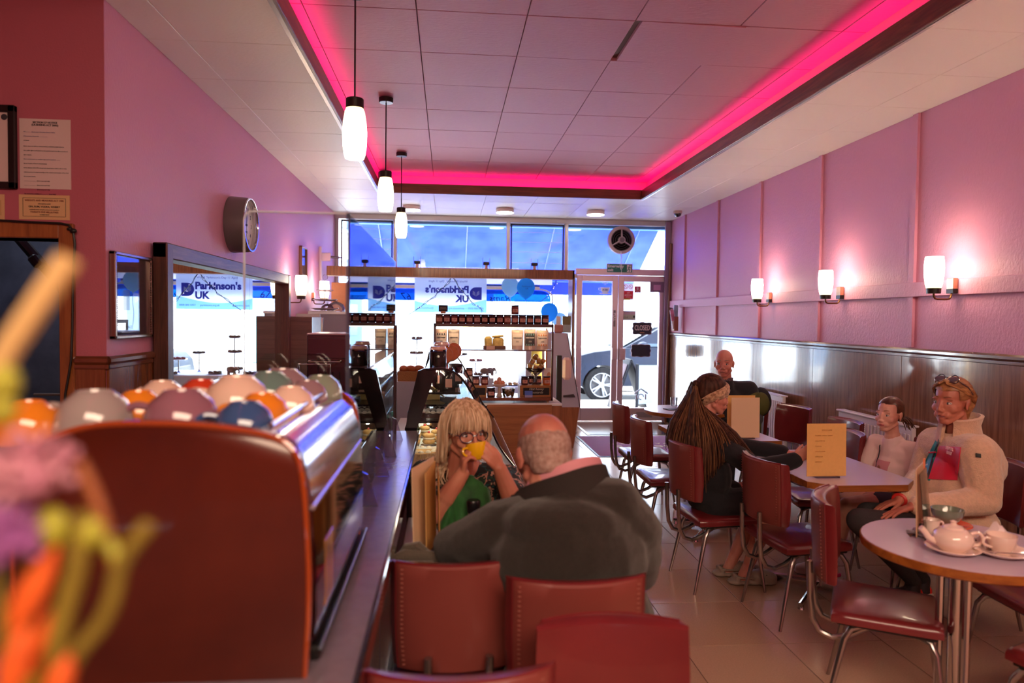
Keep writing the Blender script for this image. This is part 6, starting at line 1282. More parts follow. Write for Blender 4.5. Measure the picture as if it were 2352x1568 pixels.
def round_table(loc, r, lab):
    t = thing('round_table', lab, 'table', loc); z1 = .71
    B().lathe((0, 0, 0), [(0, z1-.036), (r-.01, z1-.036), (r, z1-.03), (r, z1-.004), (r-.004, z1-.0012), (0, z1-.0012)], 56).out('table_edge', wood('round_edge_wood', (176, 106, 44), (130, 70, 26), 'x', .5, .35), t)
    B().lathe((0, 0, 0), [(r-.003, z1-.0014), (r-.005, z1), (0, z1)], 56, cap=False).out('table_top', TOP, t)
    B().cyl((0, 0, .05), (0, 0, z1-.036), .03, None, 20).out('pedestal', CHROME, t)
    for k in range(3):
        a = 2*PI*k/3+.4; B().tube([(.055*math.cos(a), .055*math.sin(a), z1-.04), (.055*math.cos(a), .055*math.sin(a), .09), (.09*math.cos(a), .09*math.sin(a), .045), (.27*math.cos(a), .27*math.sin(a), .014)], .014, 10).out('leg', CHROME, t)
    return t
round_table((1.84, 2.33, 0), .322, 'round lilac table with a wooden edge holding the white tea set')
round_table((2.1, 6.0, 0), .36, 'small round table by the glass door, in front of the far bald man')
# ================================================================ people
from mathutils import noise as NZ
def skinm(name, rgb, r2): return mat('skin_'+name, rgb, .48, noise=.0, rgb2=r2, nscale=9, sub=.08, bump=.04, bscale=260)
def fuse(b, name, m, parent, voxel, it=4, folds=0, fscale=9, fdir=(1, 1, 1), seed=0, fine=0, drop=None):
    """grow one continuous skin over overlapping forms"""
    me = b.mesh('tmp', m, 0); o = bpy.data.objects.new('tmp', me); COL.objects.link(o)
    r = o.modifiers.new('r', 'REMESH'); r.mode = 'VOXEL'; r.voxel_size = voxel; r.adaptivity = 0
    s = o.modifiers.new('s', 'SMOOTH'); s.factor = .5; s.iterations = it
    bpy.context.view_layer.update(); dg = bpy.context.evaluated_depsgraph_get()
    m2 = bpy.data.meshes.new_from_object(o.evaluated_get(dg)); bpy.data.objects.remove(o); bpy.data.meshes.remove(me)
    if drop:
        bm = bmesh.new(); bm.from_mesh(m2); bmesh.ops.delete(bm, geom=[v for v in bm.verts if drop(v.co)], context='VERTS')
        for _ in range(8):
            mv = [(v, sum(((e.other_vert(v).co) for e in v.link_edges if e.is_boundary), V((0, 0, 0)))/2) for v in bm.verts if v.is_boundary and sum(e.is_boundary for e in v.link_edges) == 2]
            for v, c in mv: v.co = v.co*.5+c*.5
        bm.to_mesh(m2); bm.free()
    if folds or fine:
        off = V((seed*3.1, seed*1.7, seed)); fd = V(fdir)
        ns = [v.normal.copy() for v in m2.vertices]
        for v, n in zip(m2.vertices, ns):
            p = V((v.co.x*fd.x, v.co.y*fd.y, v.co.z*fd.z))*fscale+off
            d = 0
            if folds: q = NZ.noise(p+V((0, 0, 1.3*NZ.noise(p*.5)))); d += folds*(1-2*abs(q))*.7
            if fine: d += fine*NZ.noise(v.co*70+off)
            v.co += n*d
    m2.materials.clear()
    for mm in (m if isinstance(m, (list, tuple)) else [m]): m2.materials.append(mm)
    m2.polygons.foreach_set('use_smooth', [True]*len(m2.polygons)); m2.name = name
    q = bpy.data.objects.new(name, m2); COL.objects.link(q); q.parent = parent
    if parent: CH.setdefault(parent.name, []).append(q)
    return q
class Head:
    """head frame: x right, y forward, z up, origin between the eyes' depth"""
    def __init__(s, c, fwd, sc=1.0, roll=0, fem=0):
        s.c = V(c); f = V(fwd).normalized(); r = f.cross(V((0, 0, 1))).normalized(); u = r.cross(f)
        if roll: r, u = r*math.cos(roll)+u*math.sin(roll), u*math.cos(roll)-r*math.sin(roll)
        s.M = Matrix((r, f, u)).transposed(); s.s = sc; s.fem = fem
    def p(s, x, y, z): return s.c+s.M @ (V((x, y, z))*s.s)
    def ell(s, b, c, r, rot=(0, 0, 0), nu=16, nv=10): b.ell(s.p(*c), tuple(q*s.s for q in r), s.M @ Euler(rot).to_matrix(), nu, nv)
    def cap(s, b, a, c, r1, r2=None): b.cap(s.p(*a), s.p(*c), r1*s.s, (r2 or r1)*s.s)
    def skull(s, b, jaw=1.0, nose=1.0):
        f = s.fem
        s.ell(b, (0, -.012, .032), (.073, .093, .083)); s.ell(b, (0, .02, -.015), (.066-.002*f, .074, .07)); s.ell(b, (0, .034, -.05), (.053-.003*f, .056, .058))
        s.ell(b, (0, .062, -.094), (.024*jaw, .026, .02)); 
        for q in (-1, 1):
            s.cap(b, (q*.05, -.002, -.06), (q*.016, .06, -.098), .018*jaw, .016); s.ell(b, (q*.038, .06, -.03), (.026, .02, .024)); s.ell(b, (q*.032, .077-.003*f, .022), (.024, .011-.003*f, .008), (0, q*.15, 0))
            s.ell(b, (q*.012, .094, -.04), (.009*nose, .011, .008)); s.ell(b, (q*.026, .078, -.062), (.016, .014, .016))
            e = (q*.0735, -.008, -.012); s.ell(b, e, (.007, .018, .031), (.18, 0, -q*.35)); s.ell(b, (q*.079, -.016, .002), (.005, .014, .02), (.2, 0, -q*.5))
        s.cap(b, (0, .086, .012), (0, .108*(.3+.7*nose)+.03*(1-nose), -.03), .0085*nose, .0105*nose); s.ell(b, (0, .1, -.034), (.011*nose, .012, .01))
        s.ell(b, (0, .085, -.06), (.024, .013, .013)); s.ell(b, (0, .0815, -.08), (.018, .014, .011)); s.ell(b, (0, .1, -.0), (.001, .001, .001))
    def face(s, par, iris=(70, 90, 110), brow=(110, 80, 60), lip=(176, 92, 92), smile=0, gaze=(0, 0), open_=0, browh=.03, lips=1.0):
        W_ = mat('eye_white', (228, 216, 212), .15, coat=1); I_ = mat('iris_%d_%d_%d' % iris, iris, .1, coat=1); Pu = mat('pupil', (14, 10, 12), .08, coat=1); LDm = mat('lash', (52, 34, 32), .6); Bm = mat('brow_%d_%d_%d' % brow, brow, .8); Lm = mat('lip_%d_%d_%d' % lip, lip, .35, coat=.3)
        for q in (-1, 1):
            b = B(); s.ell(b, (q*.031, .0735, 0), (.0145+.001*s.fem, .0117, .0068+.0008*s.fem)); e = b.out('eye', W_, par)
            gx, gz = gaze; b = B(); s.ell(b, (q*.031+gx*.005, .0822, gz*.003), (.0062, .004, .0062)); b.out('iris', I_, e); b = B(); s.ell(b, (q*.031+gx*.006, .0852, gz*.003), (.0029, .002, .0029)); b.out('pupil', Pu, e)
            b = B(); s_ = s; b.tube([s_.p(q*.031+dx, .0795+.004*(1-(dx/.016)**2)-.0015, .0062*(1-(dx/.0165)**2)) for dx in [-.016+.032*i/8 for i in range(9)]], .0016*s.s, 5); b.out('eyelid', LDm, e)
            b = B(); b.tube([s_.p(q*(.014+.034*i/6), .0885-.0125*(i/6)**2, browh+.004*math.sin(i/6*2.4)) for i in range(7)], [q2*s.s*(1-.35*s.fem) for q2 in (.0024, .0034, .0036, .0034, .003, .0024, .0015)], 6); b.out('eyebrow', Bm, par)
        b = B(); b.tube([s.p(x, .0965-.011*(x/.024)**2, -.0625+.002*math.cos(x*260)+smile*(x/.024)**2*.004+open_*.004) for x in [-.023+.046*i/10 for i in range(11)]], [.0012*s.s]+[.0038*s.s*lips]*9+[.0012*s.s], 8)
        b.tube([s.p(x, .0945-.011*(x/.022)**2, -.0705+smile*(x/.022)**2*.005-open_*.006) for x in [-.02+.04*i/10 for i in range(11)]], [.0012*s.s]+[.0044*s.s*lips]*9+[.0012*s.s], 8)
        b.out('lips', Lm, par)
        b = B(); b.tube([s.p(x, .0985-.011*(x/.024)**2, -.0665+smile*(x/.024)**2*.0045) for x in [-.022+.044*i/10 for i in range(11)]], .0012*s.s+open_*.0035*s.s, 6); b.out('mouth_line', mat('mouth_dark', (84, 36, 38), .6), par)
def hand(b, wr, fw, palm, thumb, sc=1.0, curl=(.35, .4, .45, .5), spread=.1, th=(.5, .5), mid=1.0):
    """palm, four bent fingers of unequal length and a thumb leaving the side of the palm"""
    fw = V(fw).normalized(); n = V(palm); n = (n-fw*n.dot(fw)).normalized(); t = V(thumb); t = (t-fw*t.dot(fw)-n*t.dot(n)).normalized(); wr = V(wr)
    P = lambda f, s_, d: wr+(fw*f+t*s_+n*d)*sc
    for s_, k in ((.026, .07), (.009, .074), (-.008, .07), (-.025, .063)):
        b.cap(P(.008, s_*.5, 0), P(k*.97, s_, -.002), .0135*sc, .0105*sc)
    b.ell(P(.036, .004, .004), (.018*sc,)*3); b.cap(P(-.02, 0, 0), P(.012, 0, 0), .0215*sc, .02*sc); b.cap(P(.014, .022, .006), P(.04, .034, .01), .0145*sc, .012*sc)
    for i, (s_, k, L) in enumerate(((.026, .072, (.036, .023, .018)), (.009, .076, (.041, .026, .019)), (-.008, .072, (.038, .025, .018)), (-.025, .065, (.029, .018, .016)))):
        p = P(k, s_, -.002); a = 0; r = (.0093, .0086, .0078, .0068)
        for j in range(3):
            a += curl[i]*(.75, 1.0, .7)[j]*mid; d = (fw*math.cos(a)+n*math.sin(a)+t*((1.5-i)*spread*math.cos(a))).normalized(); q = p+d*L[j]*sc
            b.cap(p, q, r[j]*sc, r[j+1]*sc, 10); p = q
    p = P(.03, .036, .008); a = th[0]
    for j, L in enumerate((.034, .026)):
        d = (fw*math.cos(a*.9)+t*math.sin(a)*(.9 if j == 0 else .35)+n*(th[1]*(1+.6*j))).normalized(); q = p+d*L*sc; b.cap(p, q, (.0115, .0098)[j]*sc, (.0098, .0078)[j]*sc, 10); p = q
def limb(b, pts, rs):
    for i in range(len(pts)-1): b.cap(pts[i], pts[i+1], rs[i], rs[i+1])
def strands(b, guides, n, r, jit, seed=1, k=7):
    """hair locks interpolated between guide curves"""
    rnd = random.Random(seed); G = [smoothpoly3(g, 1) for g in guides]; L = min(len(g) for g in G); G = [[g[int(i*(len(g)-1)/(L-1))] for i in range(L)] for g in G]
    for _ in range(n):
        u = rnd.random()*(len(G)-1); i = min(int(u), len(G)-2); f = u-i; j = V((rnd.gauss(0, jit), rnd.gauss(0, jit), rnd.gauss(0, jit))); ln = rnd.uniform(.82, 1.0)
        pts = []
        for q in range(k):
            w = q/(k-1)*ln*(L-1); a = min(int(w), L-2); fr = w-a
            p = (G[i][a]*(1-fr)+G[i][a+1]*fr)*(1-f)+(G[i+1][a]*(1-fr)+G[i+1][a+1]*fr)*f; pts.append(p+j*(.35+.65*q/(k-1))+V((rnd.gauss(0, jit*.12), rnd.gauss(0, jit*.12), 0)))
        b.tube(pts, [r*(.8+.3*math.sin(PI*q/(k-1)))*(1-.55*(q/(k-1))**3) for q in range(k)], 5, True)
def hairmat(name, c1, c2, sc=14):
    if name in MATS: return MATS[name]
    return mat(name, c1, .5, rgb2=c2, nscale=sc, stretch=(6, 6, .8), spec=.4, detail=5)
# ---------------------------------------------------------------- man in the dark sweater, back to the camera
t = thing('person', 'bald grey haired man in a dark sweater seated with his back turned', 'person', (.36, 2.02, 0))
t.location = (0, 0, 0)
SK1 = skinm('ruddy', (200, 138, 118), (182, 110, 94))
hd = Head((.295, 2.12, 1.085), (-.2, 1, -.32), 1.06); b = B(); hd.skull(b)
b.cap((.305, 2.065, 1.0), (.335, 2.03, .9), .066, .075); b.cap((.3, 2.09, 1.03), (.34, 2.05, .93), .058, .07); limb(b, [(.335, 2.03, .93), (.36, 2.03, .7), (.37, 2.03, .46)], [.07, .09, .09])
limb(b, [(.17, 2.08, .88), (.02, 2.22, .765)], [.04, .036]); limb(b, [(.02, 2.22, .765), (.1, 2.44, .755)], [.034, .025]); hand(b, (.1, 2.45, .752), (.5, .85, -.05), (0, 0, -1), (.6, -.3, 0), .95)
limb(b, [(.54, 2.06, .9), (.6, 2.16, .72), (.43, 2.38, .75)], [.04, .034, .025]); hand(b, (.42, 2.4, .75), (-.6, .8, 0), (0, 0, -1), (-.6, -.6, 0), .95)
fuse(b, 'body', SK1, t, .0042, 5)
hb = B(); hd.ell(hb, (0, -.016, .018), (.0755, .095, .078), (0, 0, 0), 28, 18); hd.ell(hb, (0, -.055, -.03), (.062, .05, .05))
M_ = hd.M.transposed()
def bald(co):
    q = M_ @ (co-hd.c)/hd.s; nz = .12*NZ.noise(co*60)
    return (q.z > .0 and (q.x/.056)**2+((q.y-.02)/.094)**2 < 1+nz) or q.y > .05 or (abs(q.x) > .052 and q.z < -.03 and q.y > -.025) or q.z < -.062+.004*nz
fuse(hb, 'hair', mat('grey_stubble', (176, 150, 140), .85, rgb2=(146, 114, 104), nscale=70, bump=.2, bscale=300), t, .0032, 3, fine=.0012, drop=bald)
hd.face(t, (90, 100, 110), (150, 140, 134))
SWT = mat('sweater_dark', (38, 32, 27), .95, noise=.25, nscale=90, bump=.5, bscale=420, sheen=.25)
b = B(); b.ell((.36, 1.995, .8), (.235, .145, .17), (-.25, 0, 0)); b.ell((.385, 2.0, .6), (.235, .165, .2)); b.ell((.39, 1.99, .47), (.225, .165, .1)); b.ell((.35, 1.985, .9), (.19, .11, .09), (-.2, .05, 0)); b.cap((.335, 2.035, .94), (.345, 2.0, .86), .095, .14)
b.cap((.19, 2.06, .88), (.5, 2.03, .945), .085, .085); b.cap((.345, 2.03, .95), (.49, 2.03, .95), .09, .08); b.cap((.5, 2.03, .94), (.565, 2.05, .86), .085, .085); limb(b, [(.165, 2.07, .87), (.085, 2.14, .81), (.02, 2.21, .775)], [.085, .078, .062]); limb(b, [(.02, 2.21, .772), (.1, 2.42, .757)], [.062, .04])
limb(b, [(.55, 2.05, .87), (.585, 2.08, .78), (.6, 2.13, .71)], [.085, .076, .066]); limb(b, [(.605, 2.13, .71), (.45, 2.36, .75)], [.06, .04])
sw = fuse(b, 'sweater', SWT, t, .008, 6, .005, 7, (1, 1, 1.6), 2, .0006)
cs2 = smoothpoly3([at(1176, 1140, 2.13), at(1192, 1122, 2.07), at(1225, 1108, 2.015), at(1290, 1088, 1.975), at(1345, 1070, 1.985), at(1384, 1064, 2.03), at(1392, 1066, 2.1)], 2)
b = B(); cc = V((.33, 2.05, .97)); outw_ = lambda p: V((p.x-cc.x, p.y-cc.y, 0)).normalized()
b.sheet([[p+outw_(p)*.03+V((0, 0, -.07)) for p in cs2], [p+outw_(p)*.012+V((0, 0, -.03)) for p in cs2], [p for p in cs2]], .009); p0 = cs2[0]; b.sheet([[p0+V((0, 0, -.05)), p0+V((.03, -.02, -.07))], [p0+V((-.012, .0, -.01)), p0+V((.03, -.015, -.005))], [p0+V((0, .02, .0)), p0+V((.03, .0, .01))]], .008)
b.out('collar', mat('collar_dark', (38, 32, 30), .9, bump=.4, bscale=300), sw)
b = B(); b.sheet([[p-outw_(p)*.008+V((0, 0, -.03)) for p in cs2[6:]], [p-outw_(p)*.012+V((0, 0, .004)) for p in cs2[6:]], [p-outw_(p)*.02+V((0, 0, .022)) for p in cs2[6:]]], .006); b.out('shirt_collar', mat('shirt_pink', (206, 140, 150), .7), t)
TRO = mat('trousers_dark', (40, 38, 44), .9, bump=.3, bscale=200)
b = B(); b.ell((.37, 2.02, .44), (.18, .17, .08)); 
for sx in (-.1, .1): limb(b, [(.37+sx, 2.04, .45), (.36+sx*1.3, 2.44, .47), (.36+sx*1.3, 2.5, .1)], [.085, .065, .05])
fuse(b, 'trousers', TRO, t, .012, 4)
SHB = mat('shoe_black', (26, 24, 26), .4)
def shoes(par, pts, m, ln=.26, nm='shoe'):
    for (x, y, z), d in pts:
        d = V(d).normalized(); b = B(); b.cap(V((x, y, z+.045))-d*.05, V((x, y, z+.038))+d*(ln-.12), .042, .036); b.ell(V((x, y, z+.035))+d*(ln-.11), (.045, .045, .035)); b.ell(V((x, y, z+.06)), (.042, .042, .05))
        for q in (-.06, 0, .06, .12): b.ell(V((x, y, z+.014))+d*q, (.045, .045, .014))
        fuse(b, nm, m, par, .007, 3)
shoes(t, [((.23, 2.5, 0), (0, 1, 0)), ((.49, 2.5, 0), (0, 1, 0))], SHB)
# ---------------------------------------------------------------- woman with the yellow cup
t = thing('person', 'blonde woman in glasses and a green scarf drinking from a yellow cup', 'person', (0, 0, 0))
SK2 = skinm('fair_warm', (210, 142, 116), (196, 120, 96))
wy = 2.76
hc = at(1068, 990, wy); hd = Head(hc, (.42, -1, -.05), .97, -.03, 1); b = B(); hd.skull(b, .9, .95)
nk = hc+V((-.02, .03, -.13)); b.cap(hc+V((-.01, .02, -.07)), nk+V((0, 0, -.05)), .048, .055)
sr, sl = at(975, 1090, 2.93), at(1168, 1100, 2.93); er, el_ = at(1003, 1178, 2.62), at(1186, 1172, 2.62); wr_, wl = at(1062, 1088, 2.6), at(1148, 1076, 2.6)
ch_ = (sr+sl)/2; limb(b, [ch_+V((0, 0, .02)), V((.08, 2.98, .45))], [.07, .1]); limb(b, [sr, er, wr_], [.042, .042, .026]); limb(b, [er*.6+wr_*.4, wr_], [.04, .027]); limb(b, [sl, el_, wl], [.042, .04, .026]); limb(b, [el_*.6+wl*.4, wl], [.038, .027])
cup = at(1096, 1036, 2.6)
hand(b, wr_, at(1068, 1036, 2.585)-wr_, (.9, .15, .1), (.1, .3, 1), .88, (.62, .72, .85, 1.0), .05, (.45, .5)); hand(b, wl, at(1116, 1032, 2.575)-wl, (-.55, .75, .0), (-.2, .25, 1), .88, (.42, .45, .5, .55), .07, (.4, .5))
for sx, y0 in ((-.09, 0), (.09, 0)): limb(b, [(.08+sx, 2.95, .44), (.08+sx, 2.62, .46), (.08+sx, 2.68, .1)], [.07, .05, .036])
fuse(b, 'body', SK2, t, .0042, 4)
hd.face(t, (70, 80, 90), (150, 116, 84), (176, 100, 92))
gl = B(); GLM = mat('glasses_navy', (34, 34, 64), .2, coat=1)
for q in (-1, 1): gl.tube([hd.p(q*.034+.027*math.cos(a), .1-.012*abs(q*.034+.027*math.cos(a))/.06, -.004+.021*math.sin(a)) for a in [2*PI*i/24 for i in range(25)]], .0022, 6, False); gl.tube([hd.p(q*.061, .088, .002), hd.p(q*.072, .05, .002), hd.p(q*.074, -.01, -.002)], .002, 6)
gl.tube([hd.p(-.008, .1, .0), hd.p(0, .103, .003), hd.p(.008, .1, 0)], .002, 6); go = gl.out('glasses', GLM, t); lens = B()
for q in (-1, 1): lens.ell(hd.p(q*.034, .0945, -.004), (.026, .0012, .02), hd.M)
lens.out('lens', glass('lens', (253, 253, 255), .2), go)
BL1 = hairmat('hair_blonde', (226, 200, 168), (176, 140, 106)); b = B(); hd.ell(b, (0, -.02, .042), (.086, .1, .088), (0, 0, 0), 24, 14); hd.ell(b, (0, -.06, -.03), (.08, .055, .09))
b2 = fuse(b, 'hair', BL1, t, .006, 3, .003, 14, (1, 1, .15), 4, drop=lambda co: (lambda q: q.y > .055 and q.z < .034)(hd.M.transposed() @ (co-hd.c)/hd.s))
b = B(); top = hd.p(0, -.0, .128)
gL = [[hd.p(-.02, .03, .126), hd.p(-.07, .05, .09), hd.p(-.088, .05, .02), hd.p(-.09, .03, -.08), at(1000, 1075, 2.8), at(1036, 1130, 2.66)],
      [hd.p(-.02, .0, .13), hd.p(-.08, .01, .09), hd.p(-.1, .0, .0), hd.p(-.11, -.01, -.09), at(978, 1065, 2.86), at(1008, 1125, 2.8)],
      [hd.p(-.02, -.04, .128), hd.p(-.085, -.05, .08), hd.p(-.11, -.05, -.02), hd.p(-.13, -.06, -.1), at(962, 1058, 2.92), at(978, 1100, 2.86)],
      [hd.p(0, -.08, .11), hd.p(-.05, -.11, .05), hd.p(-.07, -.12, -.05), hd.p(-.08, -.12, -.15), at(985, 1060, 3.0), at(985, 1090, 3.0)],
      [hd.p(.02, -.08, .11), hd.p(.05, -.11, .05), hd.p(.07, -.11, -.05), hd.p(.07, -.1, -.14), at(1110, 1050, 2.96), at(1110, 1080, 2.96)]]
strands(b, gL, 330, .0036, .007, 3, 9)
gR = [[hd.p(.02, -.04, .128), hd.p(.085, -.04, .08), hd.p(.1, -.04, -.0), hd.p(.1, -.04, -.07), hd.p(.105, -.04, -.13)], [hd.p(.02, .02, .128), hd.p(.075, .03, .09), hd.p(.088, .02, .02), hd.p(.086, .02, -.05), hd.p(.088, .0, -.12)]]
strands(b, gR, 90, .0032, .005, 5)
fr = [[hd.p(-.03, .02, .127), hd.p(-.05, .075, .1), hd.p(-.062, .09, .055), hd.p(-.062, .085, .012)], [hd.p(0, .02, .13), hd.p(-.01, .085, .1), hd.p(-.015, .104, .055), hd.p(-.015, .103, .014)], [hd.p(.02, .02, .127), hd.p(.04, .08, .1), hd.p(.045, .095, .055), hd.p(.05, .09, .014)], [hd.p(.03, .0, .126), hd.p(.075, .04, .09), hd.p(.078, .055, .045), hd.p(.078, .05, .0)]]
strands(b, fr, 150, .0028, .0035, 8, 6); o = b.out('hair_locks', BL1, b2, 60); o['kind'] = 'stuff'
FLO = mat('floral_blouse', (34, 40, 40), .8); nt = FLO.node_tree; N, L = nt.nodes, nt.links
tc = N.new('ShaderNodeTexCoord'); vo = N.new('ShaderNodeTexNoise'); vo.inputs['Scale'].default_value = 26; vo.inputs['Detail'].default_value = 2; rp = N.new('ShaderNodeValToRGB'); L.new(tc.outputs['Object'], vo.inputs['Vector']); L.new(vo.outputs['Fac'], rp.inputs[0]); L.new(rp.outputs[0], N['Principled BSDF'].inputs['Base Color'])
rp.color_ramp.interpolation = 'CONSTANT'; e = rp.color_ramp.elements; e[0].color = lin((30, 34, 34))+(1,); e[1].position = .47; e[1].color = lin((26, 84, 84))+(1,)
for ps, c in ((.5, (40, 40, 40)), (.55, (196, 150, 130)), (.62, (36, 60, 44))): q = e.new(ps); q.color = lin(c)+(1,)
b = B(); b.ell(ch_+V((0, .03, -.09)), (.165, .1, .15)); b.ell((.08, 2.97, .58), (.155, .11, .16)); b.cap(sr+V((.03, .0, .0)), sl+V((-.03, 0, 0)), .065, .065); limb(b, [sr, sr*.35+er*.65], [.066, .062]); limb(b, [sr*.4+er*.6, er*.93+sr*.07+V((0, .01, 0))], [.062, .068]); limb(b, [sl, sl*.4+el_*.6], [.062, .056]); b.ell((.08, 2.95, .47), (.17, .15, .09))
fuse(b, 'blouse', FLO, t, .0075, 5, .004, 9, (1, 1, 1), 6)
GRN = mat('scarf_green', (40, 112, 46), .75, rgb2=(24, 74, 32), nscale=5, stretch=(5, 5, .8), sheen=.2); b = B(); cn = nk+V((.02, -.05, -.05))
b.tube([cn+V((.095*math.cos(a), .085*math.sin(a)-.01, -.012*math.sin(a*2)-.01*(1-math.sin(a)))) for a in [2*PI*i/20 for i in range(21)]], .042, 12, False, 1.1); b.ell(cn+V((.0, -.1, -.07)), (.1, .06, .09))
for dx, w in ((-.075, .055), (-.02, .06), (.035, .06), (.085, .05)): b.tube([cn+V((dx*.6, -.1, -.05)), cn+V((dx, -.125, -.15)), cn+V((dx*1.25, -.13, -.26)), cn+V((dx*1.3, -.1, -.36))], [w*.8, w, w*1.05, w*.9], 10, True, .5)
fuse(b, 'scarf', GRN, t, .0065, 3, .007, 14, (1.6, 1, .25), 9)
b = B(); b.ell((.08, 2.9, .44), (.17, .2, .08))
for sx in (-.09, .09): limb(b, [(.08+sx, 2.95, .45), (.08+sx, 2.6, .46), (.08+sx, 2.66, .08)], [.085, .062, .05])
fuse(b, 'trousers', TRO, t, .012, 4); shoes(t, [((-.01, 2.68, 0), (0, -1, 0)), ((.17, 2.68, 0), (0, -1, 0))], SHB, .24)
tc_ = thing('cup', 'bright yellow cup held up to the blonde woman mouth', 'cup', tuple(cup)); YEL = mat('glaze_yellow', (240, 186, 24), .2, coat=.6); b = B(); b.lathe((0, 0, 0), [(.02, -.036), (.024, -.034), (.036, -.012), (.042, .012), (.044, .034), (.042, .034), (.038, .01), (.02, -.026), (0, -.03)], 28, cap=False).out('bowl', YEL, tc_); B().tube(smoothpoly3([(-.042, 0, .02), (-.066, 0, .02), (-.066, 0, -.008), (-.034, 0, -.014)]), .005, 8).out('handle', YEL, tc_); tc_.rotation_euler = (-.3, -.06, .5); tc_.scale = (.9, .9, .9)
# ---------------------------------------------------------------- girl with the knitted headband
t = thing('person', 'long haired girl in a black sweatshirt and cream knitted headband', 'person', (0, 0, 0))
SK3 = skinm('rosy', (214, 152, 134), (200, 128, 112))
hc = at(1636, 906, 3.92); hd = Head(hc, (1, .08, -.14), .96, 0, 1); b = B(); hd.skull(b, .9, .85)
pv = V((1.5, 3.87, .47)); cht = at(1610, 1040, 3.93); nkb = hc+V((-.035, .0, -.15)); b.cap(hc+V((-.02, 0, -.07)), nkb, .045, .05); limb(b, [nkb, cht, pv], [.055, .07, .09])
sn, sf_ = at(1640, 1010, 3.8), at(1600, 1005, 4.08); en, hn = at(1738, 1078, 3.62), at(1828, 1056, 3.47); limb(b, [sn, en, hn], [.04, .036, .024])
hand(b, hn, at(1856, 1036, 3.43)-hn, (.2, .8, -.3), (.1, .1, 1), .86, (.3, .35, .4, .45), .06, (.3, .5))
ef, hf = V((1.72, 4.05, .75)), V((1.95, 3.85, .745)); limb(b, [sf_, ef, hf], [.04, .036, .024]); hand(b, hf, (.9, -.4, 0), (0, 0, -1), (-.2, -.8, 0), .86)
kn, kf = at(1785, 1152, 3.74), V((1.9, 3.95, .5)); an, af = at(1718, 1300, 3.8), at(1682, 1285, 3.93)
limb(b, [pv+V((.02, -.08, 0)), kn, kn*.45+an*.55+V((-.012, 0, 0)), an], [.078, .056, .048, .03]); limb(b, [pv+V((.02, .08, 0)), kf, kf*.45+af*.55+V((-.012, 0, 0)), af], [.078, .056, .048, .03])
for a_ in (an, af): b.cap(a_, a_+V((-.03, 0, -.06)), .032, .03); b.cap(a_+V((-.03, 0, -.065)), a_+V((.09, -.0, -.075)), .03, .026)
fuse(b, 'body', SK3, t, .0042, 4); hd.face(t, (80, 70, 60), (90, 60, 48), (190, 104, 104), open_=.6)
BLKS = mat('sweatshirt_black', (20, 20, 28), .9, bump=.2, bscale=300, sheen=.1)
b = B(); b.ell(cht+V((0, 0, -.02)), (.105, .16, .15)); b.ell(pv+V((.01, 0, .14)), (.115, .155, .15)); b.ell(pv+V((.0, 0, .02)), (.125, .16, .09)); b.cap(nkb+V((0, 0, -.02)), cht, .06, .09); b.cap(sn, sf_, .062, .062); limb(b, [sn, en], [.064, .056]); limb(b, [en, hn*.97+en*.03], [.056, .042]); b.cap(hn*.9+en*.1, hn*.97+en*.03, .04, .038); limb(b, [sf_, ef, hf*.93+ef*.07], [.062, .055, .042])
b.cap(pv+V((.02, -.075, -.01)), pv+V((.17, -.09, .01)), .088, .082); b.cap(pv+V((.02, .075, -.01)), pv+V((.17, .08, .01)), .088, .082)
fuse(b, 'sweatshirt', BLKS, t, .0075, 5, .005, 10, (1, 1, 1), 3)
B().tube([hn+(hn-en).normalized()*.018+(V((0, 0, 1))*math.cos(a)+(hn-en).normalized().cross(V((0, 0, 1)))*math.sin(a))*.0245 for a in [2*PI*i/16 for i in range(17)]], .0028, 6, False).out('bracelet', BLACK, t)
HB = mat('hair_brown', (84, 52, 40), .58, spec=.22, rgb2=(40, 22, 20), nscale=12, stretch=(6, 6, .8), detail=5); HB2 = mat('hair_brown_light', (134, 94, 64), .58, spec=.22, rgb2=(84, 54, 40), nscale=12, stretch=(6, 6, .8), detail=5)
b = B(); hd.ell(b, (0, -.018, .044), (.081, .099, .084), (0, 0, 0), 24, 14); hd.ell(b, (0, -.06, .0), (.07, .05, .06)); hr = fuse(b, 'hair', HB, t, .006, 3, .002, 30, (.3, 1, 1), 2, drop=lambda co: (lambda q: q.z < -.01 and q.y > -.03 or q.y > .075 and q.z < .06)(hd.M.transposed() @ (co-hd.c)/hd.s))
root = hd.p(0, -.115, .052); b = B(); b.ell(root, (.022, .022, .022))
E_ = lambda px, py, y: at(px, py, y)
gd = [[root, E_(1585, 915, 3.95), E_(1550, 970, 3.93), E_(1540, 1015, 3.92), E_(1545, 1045, 3.92)], [root, E_(1592, 910, 3.93), E_(1570, 985, 3.88), E_(1562, 1040, 3.84), E_(1572, 1090, 3.84)], [root, E_(1596, 915, 3.89), E_(1592, 985, 3.8), E_(1595, 1060, 3.76), E_(1605, 1135, 3.77)], [root, E_(1602, 930, 3.86), E_(1618, 985, 3.76), E_(1620, 1055, 3.72), E_(1618, 1120, 3.74)], [E_(1606, 925, 3.9), E_(1628, 950, 3.82), E_(1655, 990, 3.73), E_(1668, 1030, 3.71), E_(1668, 1060, 3.72)], [E_(1612, 935, 3.88), E_(1645, 960, 3.82), E_(1690, 1000, 3.73), E_(1722, 1040, 3.68), E_(1752, 1068, 3.62)]]
strands(b, gd, 460, .0034, .0065, 7, 9); strands(b, [[q+V((-.006, .05, 0)) for q in g] for g in gd[:4]], 120, .0036, .008, 9, 9); o = b.out('ponytail', HB, hr, 60); o['kind'] = 'stuff'
bb = B()
for g in gd: limb(bb, [q+V((0, .025, 0)) for q in g], [.012, .019, .022, .018, .006])
